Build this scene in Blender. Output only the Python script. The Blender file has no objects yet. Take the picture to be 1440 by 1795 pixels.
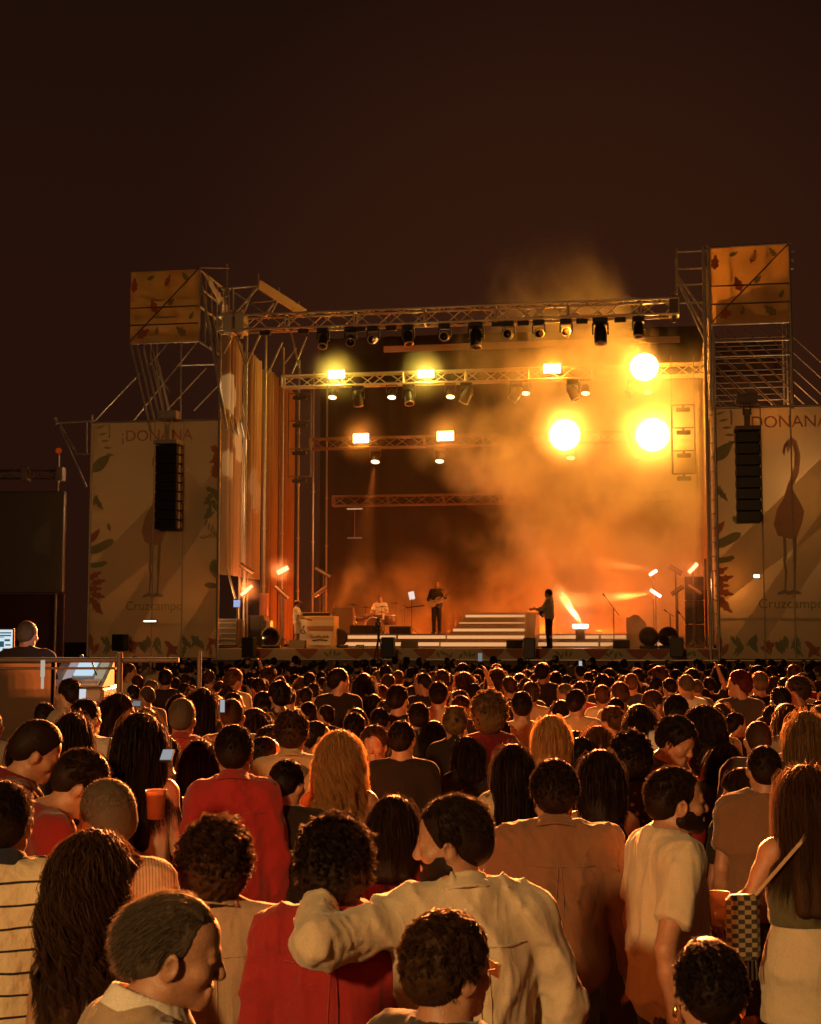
import bpy, math, random
import numpy as np
from mathutils import Vector, Matrix, Euler

sc = bpy.context.scene
COL = sc.collection
R_ = math.radians

# ------------------------------------------------------------------ camera
FPX, CX, CY, HOR = 2500.0, 720.0, 897.5, 1120.0
CAM_Z = 2.2
PITCH = math.atan((HOR - CY) / FPX)
cam_d = bpy.data.cameras.new("camera")
cam = bpy.data.objects.new("camera", cam_d)
COL.objects.link(cam)
cam.location = (0, 0, CAM_Z)
cam.rotation_euler = (math.pi / 2 + PITCH, 0, 0)
cam_d.sensor_fit = 'HORIZONTAL'
cam_d.sensor_width = 36
cam_d.lens = FPX / 1440 * 36
cam_d.clip_start = 0.05
cam_d.clip_end = 2000
cam_d.dof.use_dof = True
cam_d.dof.focus_distance = 14.0
cam_d.dof.aperture_fstop = 18.0
sc.camera = cam

# ------------------------------------------------------------------ world: night sky with the town's warm glow low down
world = bpy.data.worlds.new("World")
sc.world = world
world.use_nodes = True
wn = world.node_tree
for n_ in list(wn.nodes):
    wn.nodes.remove(n_)
w_out = wn.nodes.new('ShaderNodeOutputWorld')
w_bg = wn.nodes.new('ShaderNodeBackground')
w_tc = wn.nodes.new('ShaderNodeTexCoord')
w_sep = wn.nodes.new('ShaderNodeSeparateXYZ')
w_ramp = wn.nodes.new('ShaderNodeValToRGB')
wn.links.new(w_tc.outputs['Generated'], w_sep.inputs[0])
wn.links.new(w_sep.outputs['Z'], w_ramp.inputs[0])
wn.links.new(w_ramp.outputs[0], w_bg.inputs[0])
wn.links.new(w_bg.outputs[0], w_out.inputs[0])
cr = w_ramp.color_ramp
cr.elements[0].position = 0.0
cr.elements[0].color = (0.0190, 0.0056, 0.0026, 1)
cr.elements[1].position = 0.62
cr.elements[1].color = (0.0105, 0.0038, 0.0023, 1)
e_ = cr.elements.new(0.22); e_.color = (0.0185, 0.0058, 0.0030, 1)
e_ = cr.elements.new(0.42); e_.color = (0.0135, 0.0045, 0.0026, 1)
w_bg.inputs[1].default_value = 1.0
# stage-lit haze put into the sky colour: a little brighter in that direction
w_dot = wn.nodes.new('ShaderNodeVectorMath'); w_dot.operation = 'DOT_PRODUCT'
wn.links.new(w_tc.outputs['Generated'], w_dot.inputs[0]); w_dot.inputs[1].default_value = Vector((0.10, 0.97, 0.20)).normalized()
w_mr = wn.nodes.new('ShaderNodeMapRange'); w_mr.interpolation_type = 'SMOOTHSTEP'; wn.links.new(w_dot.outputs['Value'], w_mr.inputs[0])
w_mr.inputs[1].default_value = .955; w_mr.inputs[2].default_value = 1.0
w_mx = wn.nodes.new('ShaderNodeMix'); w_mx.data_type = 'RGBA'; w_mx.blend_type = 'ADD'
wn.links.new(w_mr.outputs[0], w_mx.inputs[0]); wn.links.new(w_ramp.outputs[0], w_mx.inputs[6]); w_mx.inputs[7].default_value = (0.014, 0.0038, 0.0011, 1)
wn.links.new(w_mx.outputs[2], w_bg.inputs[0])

sc.view_settings.view_transform = 'Standard'
sc.view_settings.look = 'None'
sc.view_settings.exposure = 0.0
sc.view_settings.gamma = 1.0
sc.render.engine = 'CYCLES'
cy = sc.cycles
cy.use_denoising = True
cy.max_bounces = 5
cy.diffuse_bounces = 2
cy.glossy_bounces = 2
cy.transmission_bounces = 3
cy.transparent_max_bounces = 6
cy.volume_bounces = 1
cy.volume_step_rate = 0.45
cy.volume_max_steps = 64
cy.caustics_reflective = False
cy.caustics_refractive = False
cy.sample_clamp_indirect = 4.0

# floodlight on the far side of the square, behind the camera (it casts the head shadows seen on the backs)
def add_spot(name, loc, target, energy, color, angle, blend=0.5, radius=0.2):
    ld = bpy.data.lights.new(name, 'SPOT')
    ld.energy = energy; ld.color = color
    ld.spot_size = R_(angle); ld.spot_blend = blend
    ld.shadow_soft_size = radius
    lo = bpy.data.objects.new(name, ld)
    COL.objects.link(lo)
    lo.location = loc
    lo.rotation_euler = (Vector(target) - Vector(loc)).to_track_quat('-Z', 'Y').to_euler()
    return lo
add_spot('square_floodlight', (-6.4, -9.0, 6.6), (2.0, 16.0, 0.9), 7800, (1.0, 0.54, 0.18), 95, 0.6, 0.5)

# ------------------------------------------------------------------ frames
def ray(px, py):
    u = (px - CX) / FPX; v = (CY - py) / FPX
    c, s = math.cos(PITCH), math.sin(PITCH)
    return Vector((u, c - v * s, s + v * c))
def at(px, py, Y):
    d = ray(px, py)
    return Vector((0, 0, CAM_Z)) + d * (Y / d.y)
PL = Vector((-5.88, 44.3, 0)); PR = Vector((8.87, 41.83, 0))       # left and right front corners of the stage
SX = (PR - PL).normalized(); SY = Vector((-SX.y, SX.x, 0))
SROT = math.atan2(SX.y, SX.x)
SW = (PR - PL).length
def L2W(x, y, z):
    return PL + SX * x + SY * y + Vector((0, 0, z))
def S(px, py, d):
    """pixel -> stage coordinates (x right, y back, z up) on the plane d metres behind the stage front"""
    r = ray(px, py); o = Vector((0, 0, CAM_Z)) - PL
    t = (d - o.dot(SY)) / r.dot(SY)
    p = o + r * t
    return Vector((p.dot(SX), d, p.z))

# ------------------------------------------------------------------ materials
MATS = {}
def hx(r, g, b): return (r, g, b, 1)
def mat(name, color, rough=0.6, metal=0.0, emit=None, estr=0.0, bump=0.0, bscale=40.0, var=0.0, vscale=6.0, sheen=0.0, transl=0.0, spec=0.5, two=None, twoscale=3.0, coat=0.0):
    if name in MATS: return MATS[name]
    m = bpy.data.materials.new(name); MATS[name] = m
    m.use_nodes = True
    nt = m.node_tree; b = nt.nodes['Principled BSDF']; out = nt.nodes['Material Output']
    b.inputs['Base Color'].default_value = hx(*color)
    b.inputs['Roughness'].default_value = rough
    b.inputs['Metallic'].default_value = metal
    b.inputs['Specular IOR Level'].default_value = spec
    if coat: b.inputs['Coat Weight'].default_value = coat
    if sheen:
        b.inputs['Sheen Weight'].default_value = sheen
        b.inputs['Sheen Roughness'].default_value = 0.5
    if emit:
        b.inputs['Emission Color'].default_value = hx(*emit)
        b.inputs['Emission Strength'].default_value = estr
    tc = None
    if var or bump or two:
        tc = nt.nodes.new('ShaderNodeTexCoord')
    if var or two:
        nz = nt.nodes.new('ShaderNodeTexNoise'); nz.inputs['Scale'].default_value = vscale if not two else twoscale
        nz.inputs['Detail'].default_value = 5
        nt.links.new(tc.outputs['Object'], nz.inputs['Vector'])
        mx = nt.nodes.new('ShaderNodeMix'); mx.data_type = 'RGBA'
        if two:
            rp = nt.nodes.new('ShaderNodeValToRGB'); rp.color_ramp.elements[0].position = .46; rp.color_ramp.elements[1].position = .54
            nt.links.new(nz.outputs['Fac'], rp.inputs[0]); nt.links.new(rp.outputs[0], mx.inputs[0])
            mx.inputs[6].default_value = hx(*color); mx.inputs[7].default_value = hx(*two)
        else:
            nt.links.new(nz.outputs['Fac'], mx.inputs[0])
            mx.inputs[6].default_value = hx(*[c * (1 - var) for c in color]); mx.inputs[7].default_value = hx(*[min(1, c * (1 + var)) for c in color])
        nt.links.new(mx.outputs[2], b.inputs['Base Color'])
    if bump and name.startswith('fabric'):                     # soft creases under the weave
        mp_ = nt.nodes.new('ShaderNodeMapping'); mp_.inputs['Scale'].default_value = (1, 1, .38); mp_.inputs['Rotation'].default_value = (.2, .35, 0); nt.links.new(tc.outputs['Object'], mp_.inputs[0])
        n3 = nt.nodes.new('ShaderNodeTexNoise'); n3.inputs['Scale'].default_value = 9; n3.inputs['Detail'].default_value = 2; n3.inputs['Distortion'].default_value = .5; nt.links.new(mp_.outputs[0], n3.inputs['Vector'])
        rg = nt.nodes.new('ShaderNodeMath'); rg.operation = 'PINGPONG'; nt.links.new(n3.outputs['Fac'], rg.inputs[0]); rg.inputs[1].default_value = .5
        b0 = nt.nodes.new('ShaderNodeBump'); b0.inputs['Strength'].default_value = .45; b0.inputs['Distance'].default_value = .04; nt.links.new(rg.outputs[0], b0.inputs['Height'])
        n2 = nt.nodes.new('ShaderNodeTexNoise'); n2.inputs['Scale'].default_value = bscale; n2.inputs['Detail'].default_value = 3
        nt.links.new(tc.outputs['Object'], n2.inputs['Vector'])
        bp = nt.nodes.new('ShaderNodeBump'); bp.inputs['Strength'].default_value = bump; bp.inputs['Distance'].default_value = 0.01
        nt.links.new(n2.outputs['Fac'], bp.inputs['Height']); nt.links.new(b0.outputs[0], bp.inputs['Normal']); nt.links.new(bp.outputs[0], b.inputs['Normal'])
    elif bump:
        n2 = nt.nodes.new('ShaderNodeTexNoise'); n2.inputs['Scale'].default_value = bscale; n2.inputs['Detail'].default_value = 3
        nt.links.new(tc.outputs['Object'], n2.inputs['Vector'])
        bp = nt.nodes.new('ShaderNodeBump'); bp.inputs['Strength'].default_value = bump; bp.inputs['Distance'].default_value = 0.01
        nt.links.new(n2.outputs['Fac'], bp.inputs['Height']); nt.links.new(bp.outputs[0], b.inputs['Normal'])
    if transl:
        tr = nt.nodes.new('ShaderNodeBsdfTranslucent'); tr.inputs[0].default_value = hx(*[min(1, c * 1.3 + 0.02) for c in color])
        ms = nt.nodes.new('ShaderNodeMixShader'); ms.inputs[0].default_value = transl
        nt.links.new(b.outputs[0], ms.inputs[1]); nt.links.new(tr.outputs[0], ms.inputs[2]); nt.links.new(ms.outputs[0], out.inputs[0])
    return m
def emis(name, color, strength):
    if name in MATS: return MATS[name]
    m = bpy.data.materials.new(name); MATS[name] = m
    m.use_nodes = True; nt = m.node_tree
    nt.nodes.remove(nt.nodes['Principled BSDF'])
    e = nt.nodes.new('ShaderNodeEmission'); e.inputs[0].default_value = hx(*color); e.inputs[1].default_value = strength
    nt.links.new(e.outputs[0], nt.nodes['Material Output'].inputs[0])
    return m

# ------------------------------------------------------------------ scene bookkeeping
def tag(o, label=None, cat=None, group=None, kind=None):
    if label: o['label'] = label
    if cat: o['category'] = cat
    if group: o['group'] = group
    if kind: o['kind'] = kind
    return o
def empty(name, loc, rz=0.0):
    o = bpy.data.objects.new(name, None); COL.objects.link(o)
    o.location = loc; o.rotation_euler = (0, 0, rz); o.empty_display_size = 0.2
    return o
KIDS = {}
def link(o, parent=None):
    COL.objects.link(o)
    if parent is not None:
        o.parent = parent
        KIDS.setdefault(parent.name, []).append(o)
    return o
def copy_tree(o, loc=None, rz=None, scale=None, parent=None):
    c = o.copy(); link(c, parent)
    for ch in KIDS.get(o.name, []):
        copy_tree(ch, parent=c)
    if loc is not None: c.location = loc
    if rz is not None: c.rotation_euler = (0, 0, rz)
    if scale is not None: c.scale = (scale,) * 3
    return c
def mesh_np(name, V, F, mats, smooth=True, mi=None):
    """V (n,3), F (m,4) quads or list of lists"""
    me = bpy.data.meshes.new(name)
    if isinstance(F, np.ndarray):
        m, k = F.shape
        me.vertices.add(len(V)); me.vertices.foreach_set('co', np.asarray(V, np.float32).ravel())
        me.loops.add(m * k); me.loops.foreach_set('vertex_index', F.astype(np.int32).ravel())
        me.polygons.add(m); me.polygons.foreach_set('loop_start', np.arange(0, m * k, k, dtype=np.int32))
        me.polygons.foreach_set('loop_total', np.full(m, k, np.int32))
        me.update(calc_edges=True)
    else:
        me.from_pydata([tuple(v) for v in V], [], F)
    for m_ in mats: me.materials.append(m_)
    if mi is not None:
        me.polygons.foreach_set('material_index', np.asarray(mi, np.int32))
    if smooth:
        me.polygons.foreach_set('use_smooth', np.ones(len(me.polygons), bool))
    return me

class MB:
    def __init__(s): s.v = []; s.f = []; s.m = []; s.sm = []
    def add(s, vs, fs, mi=0, sm=False):
        o = len(s.v); s.v += [tuple(v) for v in vs]
        s.f += [[i + o for i in f] for f in fs]; s.m += [mi] * len(fs); s.sm += [sm] * len(fs)
        return s
    def box(s, c, size, mi=0, rot=None, bev=0.0):
        hx_, hy, hz = size[0] / 2, size[1] / 2, size[2] / 2
        if bev > 0:
            b = min(bev, hx_ * .9, hy * .9, hz * .9); vs = []; 
            for sz in (-1, 1):
                for (lx, ly, lz) in ((hx_, hy, hz - b), (hx_ - b, hy - b, hz)) if sz > 0 else ((hx_ - b, hy - b, hz), (hx_, hy, hz - b)):
                    q = b if lx == hx_ else 0
                    for (x, y) in ((-lx + q, -ly), (lx - q, -ly), (lx, -ly + q), (lx, ly - q), (lx - q, ly), (-lx + q, ly), (-lx, ly - q), (-lx, -ly + q)):
                        vs.append(Vector((x, y, sz * lz)))
            fs = [list(range(7, -1, -1)), list(range(24, 32))]
            for k in range(3):
                for i in range(8): fs.append([k * 8 + i, k * 8 + (i + 1) % 8, (k + 1) * 8 + (i + 1) % 8, (k + 1) * 8 + i])
        else:
            vs = [Vector((x * hx_, y * hy, z * hz)) for z in (-1, 1) for (x, y) in ((-1, -1), (1, -1), (1, 1), (-1, 1))]
            fs = [[3, 2, 1, 0], [4, 5, 6, 7], [0, 1, 5, 4], [1, 2, 6, 5], [2, 3, 7, 6], [3, 0, 4, 7]]
        if rot is not None: vs = [rot @ v for v in vs]
        c = Vector(c)
        return s.add([v + c for v in vs], fs, mi)
    def bar(s, p, q, w, h, mi=0, up=(0, 0, 1)):
        p = Vector(p); q = Vector(q); d = q - p; L = d.length
        if L < 1e-6: return s
        rot = d.to_track_quat('Y', 'Z').to_matrix()
        return s.box((p + q) / 2, (w, L, h), mi, rot)
    def tube(s, p, q, r, n=8, mi=0, r2=None, cap=True):
        p = Vector(p); q = Vector(q); d = q - p
        if d.length < 1e-6: return s
        r2 = r if r2 is None else r2
        rot = d.to_track_quat('Z', 'Y').to_matrix()
        vs = []
        for (c, rr) in ((p, r), (q, r2)):
            for i in range(n):
                a = 2 * math.pi * i / n
                vs.append(c + rot @ Vector((math.cos(a) * rr, math.sin(a) * rr, 0)))
        s.add(vs, [[i, (i + 1) % n, n + (i + 1) % n, n + i] for i in range(n)], mi, True)
        if cap: s.add(vs, [list(range(n - 1, -1, -1)), list(range(n, 2 * n))], mi)
        return s
    def path(s, pts, r, n=6, mi=0):
        for a, b in zip(pts[:-1], pts[1:]): s.tube(a, b, r, n, mi)
        return s
    def lathe(s, prof, c=(0, 0, 0), n=20, mi=0, rot=None, sm=True):
        c = Vector(c); vs = []
        for (r, z) in prof:
            for i in range(n):
                a = 2 * math.pi * i / n; v = Vector((r * math.cos(a), r * math.sin(a), z))
                if rot is not None: v = rot @ v
                vs.append(c + v)
        fs = [[k * n + i, k * n + (i + 1) % n, (k + 1) * n + (i + 1) % n, (k + 1) * n + i] for k in range(len(prof) - 1) for i in range(n)]
        return s.add(vs, fs, mi, sm)
    def poly(s, pts, mi=0):
        return s.add(pts, [list(range(len(pts)))], mi)
    def prism(s, pts, d, mi=0):
        n = len(pts); d = Vector(d); vs = [Vector(p) for p in pts] + [Vector(p) + d for p in pts]
        return s.add(vs, [list(range(n)), list(range(2 * n - 1, n - 1, -1))] + [[i, n + i, n + (i + 1) % n, (i + 1) % n] for i in range(n)], mi)
    def truss(s, A, B, w=0.30, h=0.30, r=0.025, seg=0.6, mi=0, up=(0, 0, 1), rb=None):
        A = Vector(A); B = Vector(B); d = (B - A); L = d.length; d.normalize()
        side = d.cross(Vector(up)).normalized(); upv = side.cross(d).normalized()
        rb = rb or r * .55
        offs = [side * (a * w / 2) + upv * (b * h / 2) for a, b in ((-1, -1), (1, -1), (1, 1), (-1, 1))]
        for o in offs: s.tube(A + o, B + o, r, 6, mi)
        n = max(1, round(L / seg)); st = d * (L / n)
        for i in range(n + 1):
            P = A + st * i
            if i % 4 == 0 or i == n:
                for k in range(4): s.tube(P + offs[k], P + offs[(k + 1) % 4], r * .9, 5, mi)
            if i < n:
                for k in range(4):
                    a, b = (offs[k], offs[(k + 1) % 4]) if i % 2 == 0 else (offs[(k + 1) % 4], offs[k])
                    s.tube(P + a, P + st + b, rb, 4, mi, cap=False)
        return s
    def build(s, name, mats, parent=None, loc=(0, 0, 0), rz=0.0, origin=None, smooth=False):
        if not isinstance(mats, (list, tuple)): mats = [mats]
        if origin is not None:
            o = Vector(origin); vs = [Vector(v) - o for v in s.v]
        else: vs = s.v
        me = bpy.data.meshes.new(name); me.from_pydata([tuple(v) for v in vs], [], s.f)
        for m_ in mats: me.materials.append(m_)
        me.polygons.foreach_set('material_index', s.m)
        me.polygons.foreach_set('use_smooth', [True] * len(s.f) if smooth else s.sm)
        me.update()
        ob = bpy.data.objects.new(name, me); link(ob, parent)
        ob.location = loc; ob.rotation_euler = (0, 0, rz)
        return ob
    def stage(s, name, mats, base, parent=None, smooth=False):
        """mesh given in stage coordinates, origin at base (stage coordinates)"""
        if parent is None:
            return s.build(name, mats, None, L2W(*base), SROT, base, smooth)
        return s.build(name, mats, parent, (0, 0, 0), 0.0, base, smooth)
def sempty(name, base):
    return empty(name, L2W(*base), SROT)
def text_mesh(txt, size, extrude=0.0):
    cu = bpy.data.curves.new('lettering', 'FONT'); cu.body = txt; cu.size = size; cu.extrude = extrude
    cu.align_x = 'CENTER'; cu.align_y = 'CENTER'
    ob = bpy.data.objects.new('lettering', cu)
    COL.objects.link(ob)
    dg = bpy.context.evaluated_depsgraph_get()
    me = bpy.data.meshes.new_from_object(ob.evaluated_get(dg))
    vs = [v.co.copy() for v in me.vertices]; fs = [list(p.vertices) for p in me.polygons]
    bpy.data.objects.remove(ob); bpy.data.curves.remove(cu); bpy.data.meshes.remove(me)
    return vs, fs
# ================================================================== people: bodies grown as one smooth surface each
class Field:
    def __init__(s, xs, ys, zs):
        s.ax = [np.asarray(a, np.float32) for a in (xs, ys, zs)]
        s.F = np.ones([len(a) for a in s.ax], np.float32)
    def sl(s, lo, hi):
        out = []
        for a, l, h in zip(s.ax, lo, hi):
            i = max(0, int(np.searchsorted(a, l)) - 1); j = min(len(a), int(np.searchsorted(a, h)) + 1)
            if j - i < 1: return None
            out.append(slice(i, j))
        return tuple(out)
    def pts(s, sl):
        x = s.ax[0][sl[0]][:, None, None]; y = s.ax[1][sl[1]][None, :, None]; z = s.ax[2][sl[2]][None, None, :]
        return x, y, z
    def put(s, sl, d, k, sub):
        G = s.F[sl]
        if sub: a, b = G, -d
        else: a, b = -G, -d
        # smooth max of a, b
        if k > 0:
            h = np.maximum(k - np.abs(a - b), 0) / k
            m = np.maximum(a, b) + h * h * k * 0.25
        else: m = np.maximum(a, b)
        s.F[sl] = m if sub else -m
    def cap(s, a, b, ra, rb=None, k=0.02, sub=False, cut=False, T=None, flat=1.0):
        rb = ra if rb is None else rb
        a = np.array(a, float); b = np.array(b, float)
        if T is not None: a = T[0] @ a + T[1]; b = T[0] @ b + T[1]
        r = max(ra, rb) + k + .04
        sl = s.sl(np.minimum(a, b) - r, np.maximum(a, b) + r)
        if sl is None: return
        x, y, z = s.pts(sl); ba = b - a; L2 = float(ba @ ba) + 1e-9
        px, py, pz = x - a[0], y - a[1], z - a[2]
        t = (px * ba[0] + py * ba[1] + pz * ba[2]) / L2
        h = np.clip(t, 0, 1)
        d = np.sqrt((px - h * ba[0]) ** 2 + ((py - h * ba[1]) / flat) ** 2 + (pz - h * ba[2]) ** 2) - (ra + h * (rb - ra))
        if cut: d = np.maximum(d, (t - 1) * math.sqrt(L2))
        s.put(sl, d, k, sub)
    def ell(s, c, r, k=0.02, sub=False, T=None, R=None):
        c = np.array(c, float); r = np.array(r, float)
        M = np.eye(3) if R is None else np.array(R, float)
        if T is not None: c = T[0] @ c + T[1]; M = T[0] @ M
        m = r.max() + k + .04
        ext = (np.abs(M) @ r) + k + .04
        sl = s.sl(c - ext, c + ext)
        if sl is None: return
        x, y, z = s.pts(sl); px, py, pz = x - c[0], y - c[1], z - c[2]
        q = [M[0, i] * px + M[1, i] * py + M[2, i] * pz for i in range(3)]
        k0 = np.sqrt(sum((q[i] / r[i]) ** 2 for i in range(3))); k1 = np.sqrt(sum((q[i] / r[i] ** 2) ** 2 for i in range(3))) + 1e-6
        s.put(sl, k0 * (k0 - 1) / k1, k, sub)
    def ring(s, c, R, th, h, slope=0.0, flare=0.0, k=0.004, T=None, gap=None, ey=1.1):
        c = np.array(c, float)
        m = R + th + .08
        sl = s.sl(c - m, c + m)
        if sl is None: return
        x, y, z = s.pts(sl); px, py, pz = x - c[0], (y - c[1]), z - c[2]
        zz = pz - slope * py
        rho = np.sqrt(px ** 2 + (py / ey) ** 2) - (R - flare * zz)
        d = np.maximum(np.abs(rho) - th, np.abs(zz) - h)
        s.put(sl, d.astype(np.float32), k, False)
    def below(s, z0, zfun=None):
        x, y, z = s.pts((slice(None),) * 3)
        s.F = np.maximum(s.F, (z0 if zfun is None else zfun(x, y)) - z)
    def folds(s, seed, amp, freq=18.0, ridged=True, n=6, zs=1.0):
        rng = np.random.RandomState(seed)
        x, y, z = s.pts((slice(None),) * 3)
        near = np.abs(s.F) < .06
        D = np.zeros_like(s.F)
        for i in range(n):
            d = rng.normal(size=3); d[2] *= zs; d /= np.linalg.norm(d); f = freq * (1 + i * .45) * rng.uniform(.7, 1.3); ph = rng.uniform(0, 6.28)
            d2 = rng.normal(size=3); d2 /= np.linalg.norm(d2)
            w = np.sin((x * d2[0] + y * d2[1] + z * d2[2]) * f * .45 + ph * 2) * 1.6
            sn = np.sin((x * d[0] + y * d[1] + z * d[2]) * f + w + ph)
            D += ((1 - np.abs(sn)) ** 2 if ridged else sn) * (1 / (1 + i * .5)) * (np.sin((x * d2[1] + z * d2[0] - y * d2[2]) * f * .3 + ph) * .5 + .5)
        s.F -= np.where(near, D * amp, 0).astype(np.float32)
    def mesh(s):
        F = s.F; X, Y, Z = s.ax
        F = np.where(F == 0, np.float32(1e-6), F)
        ins = F < 0
        # pad guard
        c = np.zeros([n - 1 for n in F.shape], np.int8)
        nx, ny, nz = c.shape
        for i in (0, 1):
            for j in (0, 1):
                for k in (0, 1): c += ins[i:i + nx, j:j + ny, k:k + nz]
        act = (c > 0) & (c < 8)
        I, J, K = np.nonzero(act)
        idx = np.full(c.shape, -1, np.int32); idx[I, J, K] = np.arange(len(I))
        P = np.zeros((len(I), 3)); N = np.zeros(len(I))
        cs = [(0, 0, 0), (1, 0, 0), (0, 1, 0), (1, 1, 0), (0, 0, 1), (1, 0, 1), (0, 1, 1), (1, 1, 1)]
        vals = [F[I + a, J + b, K + d] for a, b, d in cs]
        pos = [np.stack([X[I + a], Y[J + b], Z[K + d]], 1) for a, b, d in cs]
        for a in range(8):
            for b in range(a + 1, 8):
                if sum(abs(cs[a][q] - cs[b][q]) for q in range(3)) != 1: continue
                f1, f2 = vals[a], vals[b]; x = (f1 < 0) != (f2 < 0)
                t = np.where(x, f1 / np.where(x, f1 - f2, 1), 0)[:, None]
                P += np.where(x[:, None], pos[a] + (pos[b] - pos[a]) * t, 0); N += x
        P /= N[:, None]
        faces = []
        a, b = ins[:-1, 1:-1, 1:-1], ins[1:, 1:-1, 1:-1]
        i, j, k = np.nonzero(a != b); j += 1; k += 1; sgn = a[i, j - 1, k - 1]
        q = np.stack([idx[i, j - 1, k - 1], idx[i, j, k - 1], idx[i, j, k], idx[i, j - 1, k]], 1)
        faces.append(np.where(sgn[:, None], q, q[:, ::-1]))
        a, b = ins[1:-1, :-1, 1:-1], ins[1:-1, 1:, 1:-1]
        i, j, k = np.nonzero(a != b); i += 1; k += 1; sgn = a[i - 1, j, k - 1]
        q = np.stack([idx[i - 1, j, k - 1], idx[i - 1, j, k], idx[i, j, k], idx[i, j, k - 1]], 1)
        faces.append(np.where(sgn[:, None], q, q[:, ::-1]))
        a, b = ins[1:-1, 1:-1, :-1], ins[1:-1, 1:-1, 1:]
        i, j, k = np.nonzero(a != b); i += 1; j += 1; sgn = a[i - 1, j - 1, k]
        q = np.stack([idx[i - 1, j - 1, k], idx[i, j - 1, k], idx[i, j, k], idx[i - 1, j, k]], 1)
        faces.append(np.where(sgn[:, None], q, q[:, ::-1]))
        Fc = np.concatenate(faces); Fc = Fc[(Fc >= 0).all(1)]
        return P, Fc

def axis(lo, hi, coarse, fines):
    """non-uniform axis: fines = [(a, b, step)]"""
    out = [lo]
    while out[-1] < hi:
        p = out[-1]; st = coarse
        for a, b, s_ in fines:
            if a - coarse * .5 <= p < b: st = min(st, s_)
        out.append(p + st)
    return out

def rotm(yaw=0, pitch=0, roll=0):
    """yaw > 0 turns the face to the person's left; pitch > 0 looks down"""
    return np.array((Matrix.Rotation(R_(yaw), 3, 'Z') @ Matrix.Rotation(R_(-pitch), 3, 'X') @ Matrix.Rotation(R_(roll), 3, 'Y')))
PIV = np.array((0, -.012, 1.50))
def head_T(P):
    Rm = rotm(P.get('yaw', 0), P.get('pitch', 0), P.get('roll', 0))
    off = np.array(P.get('headoff', (0, 0, 0)), float)
    return (Rm, PIV + off - Rm @ PIV)
def limbs(P):
    f = P.get('sex', 'm') == 'f'
    sh = .150 if f else .180
    sh *= P.get('broad', 1.0)
    S_ = {}
    for sd, nm in ((-1, 'L'), (1, 'R')):
        pose = P.get('arm' + nm, 'down')
        s0 = np.array((sd * sh, -.012, 1.405 if not f else 1.40))
        if pose == 'down': e, w = (sd * (sh + .055), -.03, 1.115), (sd * (sh + .055), .02, .87)
        elif pose == 'fold': e, w = (sd * (sh + .05), -.02, 1.12), (sd * (sh - .06), .21, 1.17)
        elif pose == 'up': e, w = (sd * (sh + .05), .17, 1.36), (sd * (sh - .03), .22, 1.62)
        elif pose == 'high': e, w = (sd * (sh + .07), .06, 1.62), (sd * (sh - .02), .10, 1.88)
        else: e, w = pose[0], pose[1]
        S_[nm] = (s0, np.array(e, float), np.array(w, float))
    return S_
def hand(F, w, d, n, k=0.006, curl=0.5):
    """palm and five bent fingers from wrist w; d = finger direction, n = palm normal, thumb leaves the side"""
    d = np.array(d, float); d /= np.linalg.norm(d); n = np.array(n, float); n -= d * (n @ d); n /= np.linalg.norm(n); t = np.cross(d, n)
    F.cap(w - d * .01, w + d * .045, .024, .026, .02)
    F.cap(w + d * .03 + t * .018, w + d * .085 + t * .026, .015, .012, .012); F.cap(w + d * .03 - t * .018, w + d * .08 - t * .026, .015, .011, .012)
    F.cap(w + d * .03, w + d * .088, .016, .013, .012)
    for i, (o, L) in enumerate(((.030, .068), (.010, .078), (-.010, .072), (-.029, .056))):
        b = w + d * .085 + t * o
        m1 = b + (d * math.cos(curl) + n * math.sin(curl)) * L * .5 + t * o * .15
        m2 = m1 + (d * math.cos(curl * 2.1) + n * math.sin(curl * 2.1)) * L * .5
        F.cap(b, m1, .0095, .0088, k); F.cap(m1, m2, .0088, .0072, k)
    b = w + d * .025 + t * .026
    m1 = b + (d * .6 + t * .7 + n * .35) * .042; m2 = m1 + (d * .85 + t * .1 + n * .5) * .034
    F.cap(b, m1, .013, .0105, k * 2); F.cap(m1, m2, .0105, .008, k)

def body_axes(P, q, what):
    """q: detail 0 (very near) .. 3 (far)"""
    co = [.013, .018, .026, .034][q]; fi = [.0045, .0075, .012, .019][q]
    T = head_T(P); hc = T[0] @ np.array((0, 0.0, 1.63)) + T[1]
    S_ = limbs(P)
    pts = np.array([a for v in S_.values() for a in v] + [hc, (0, 0, 1.0)])
    lo = pts.min(0) - .22; hi = pts.max(0) + .22
    fx = [(hc[0] - .1, hc[0] + .1, fi)]; fy = [(hc[1] - .14, hc[1] + .15, fi)]; fz = [(hc[2] - .14, hc[2] + .14, fi)]
    for a, b, s_, ax in P.get('fine', ()):
        (fx, fy, fz)[ax].append((a, b, s_))
    if what == 'cloth':
        co = [.011, .015, .024, .034][q]; fx = fy = fz = []
        return axis(lo[0], hi[0], co, fx), axis(lo[1], hi[1], co, fy), axis(P.get('hem', .86) - .04 if P.get('dress') is None else .3, max(1.60, hi[2] - .1), co, fz)
    if what == 'legs':
        return axis(-.3, .3, co, []), axis(-.25, .32, co, []), axis(-.03, 1.1, co * 1.3, [])
    return axis(lo[0], hi[0], co, fx), axis(min(lo[1], -.25), max(hi[1], .3), co, fy), axis(-.02, hi[2], co, fz)

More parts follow.
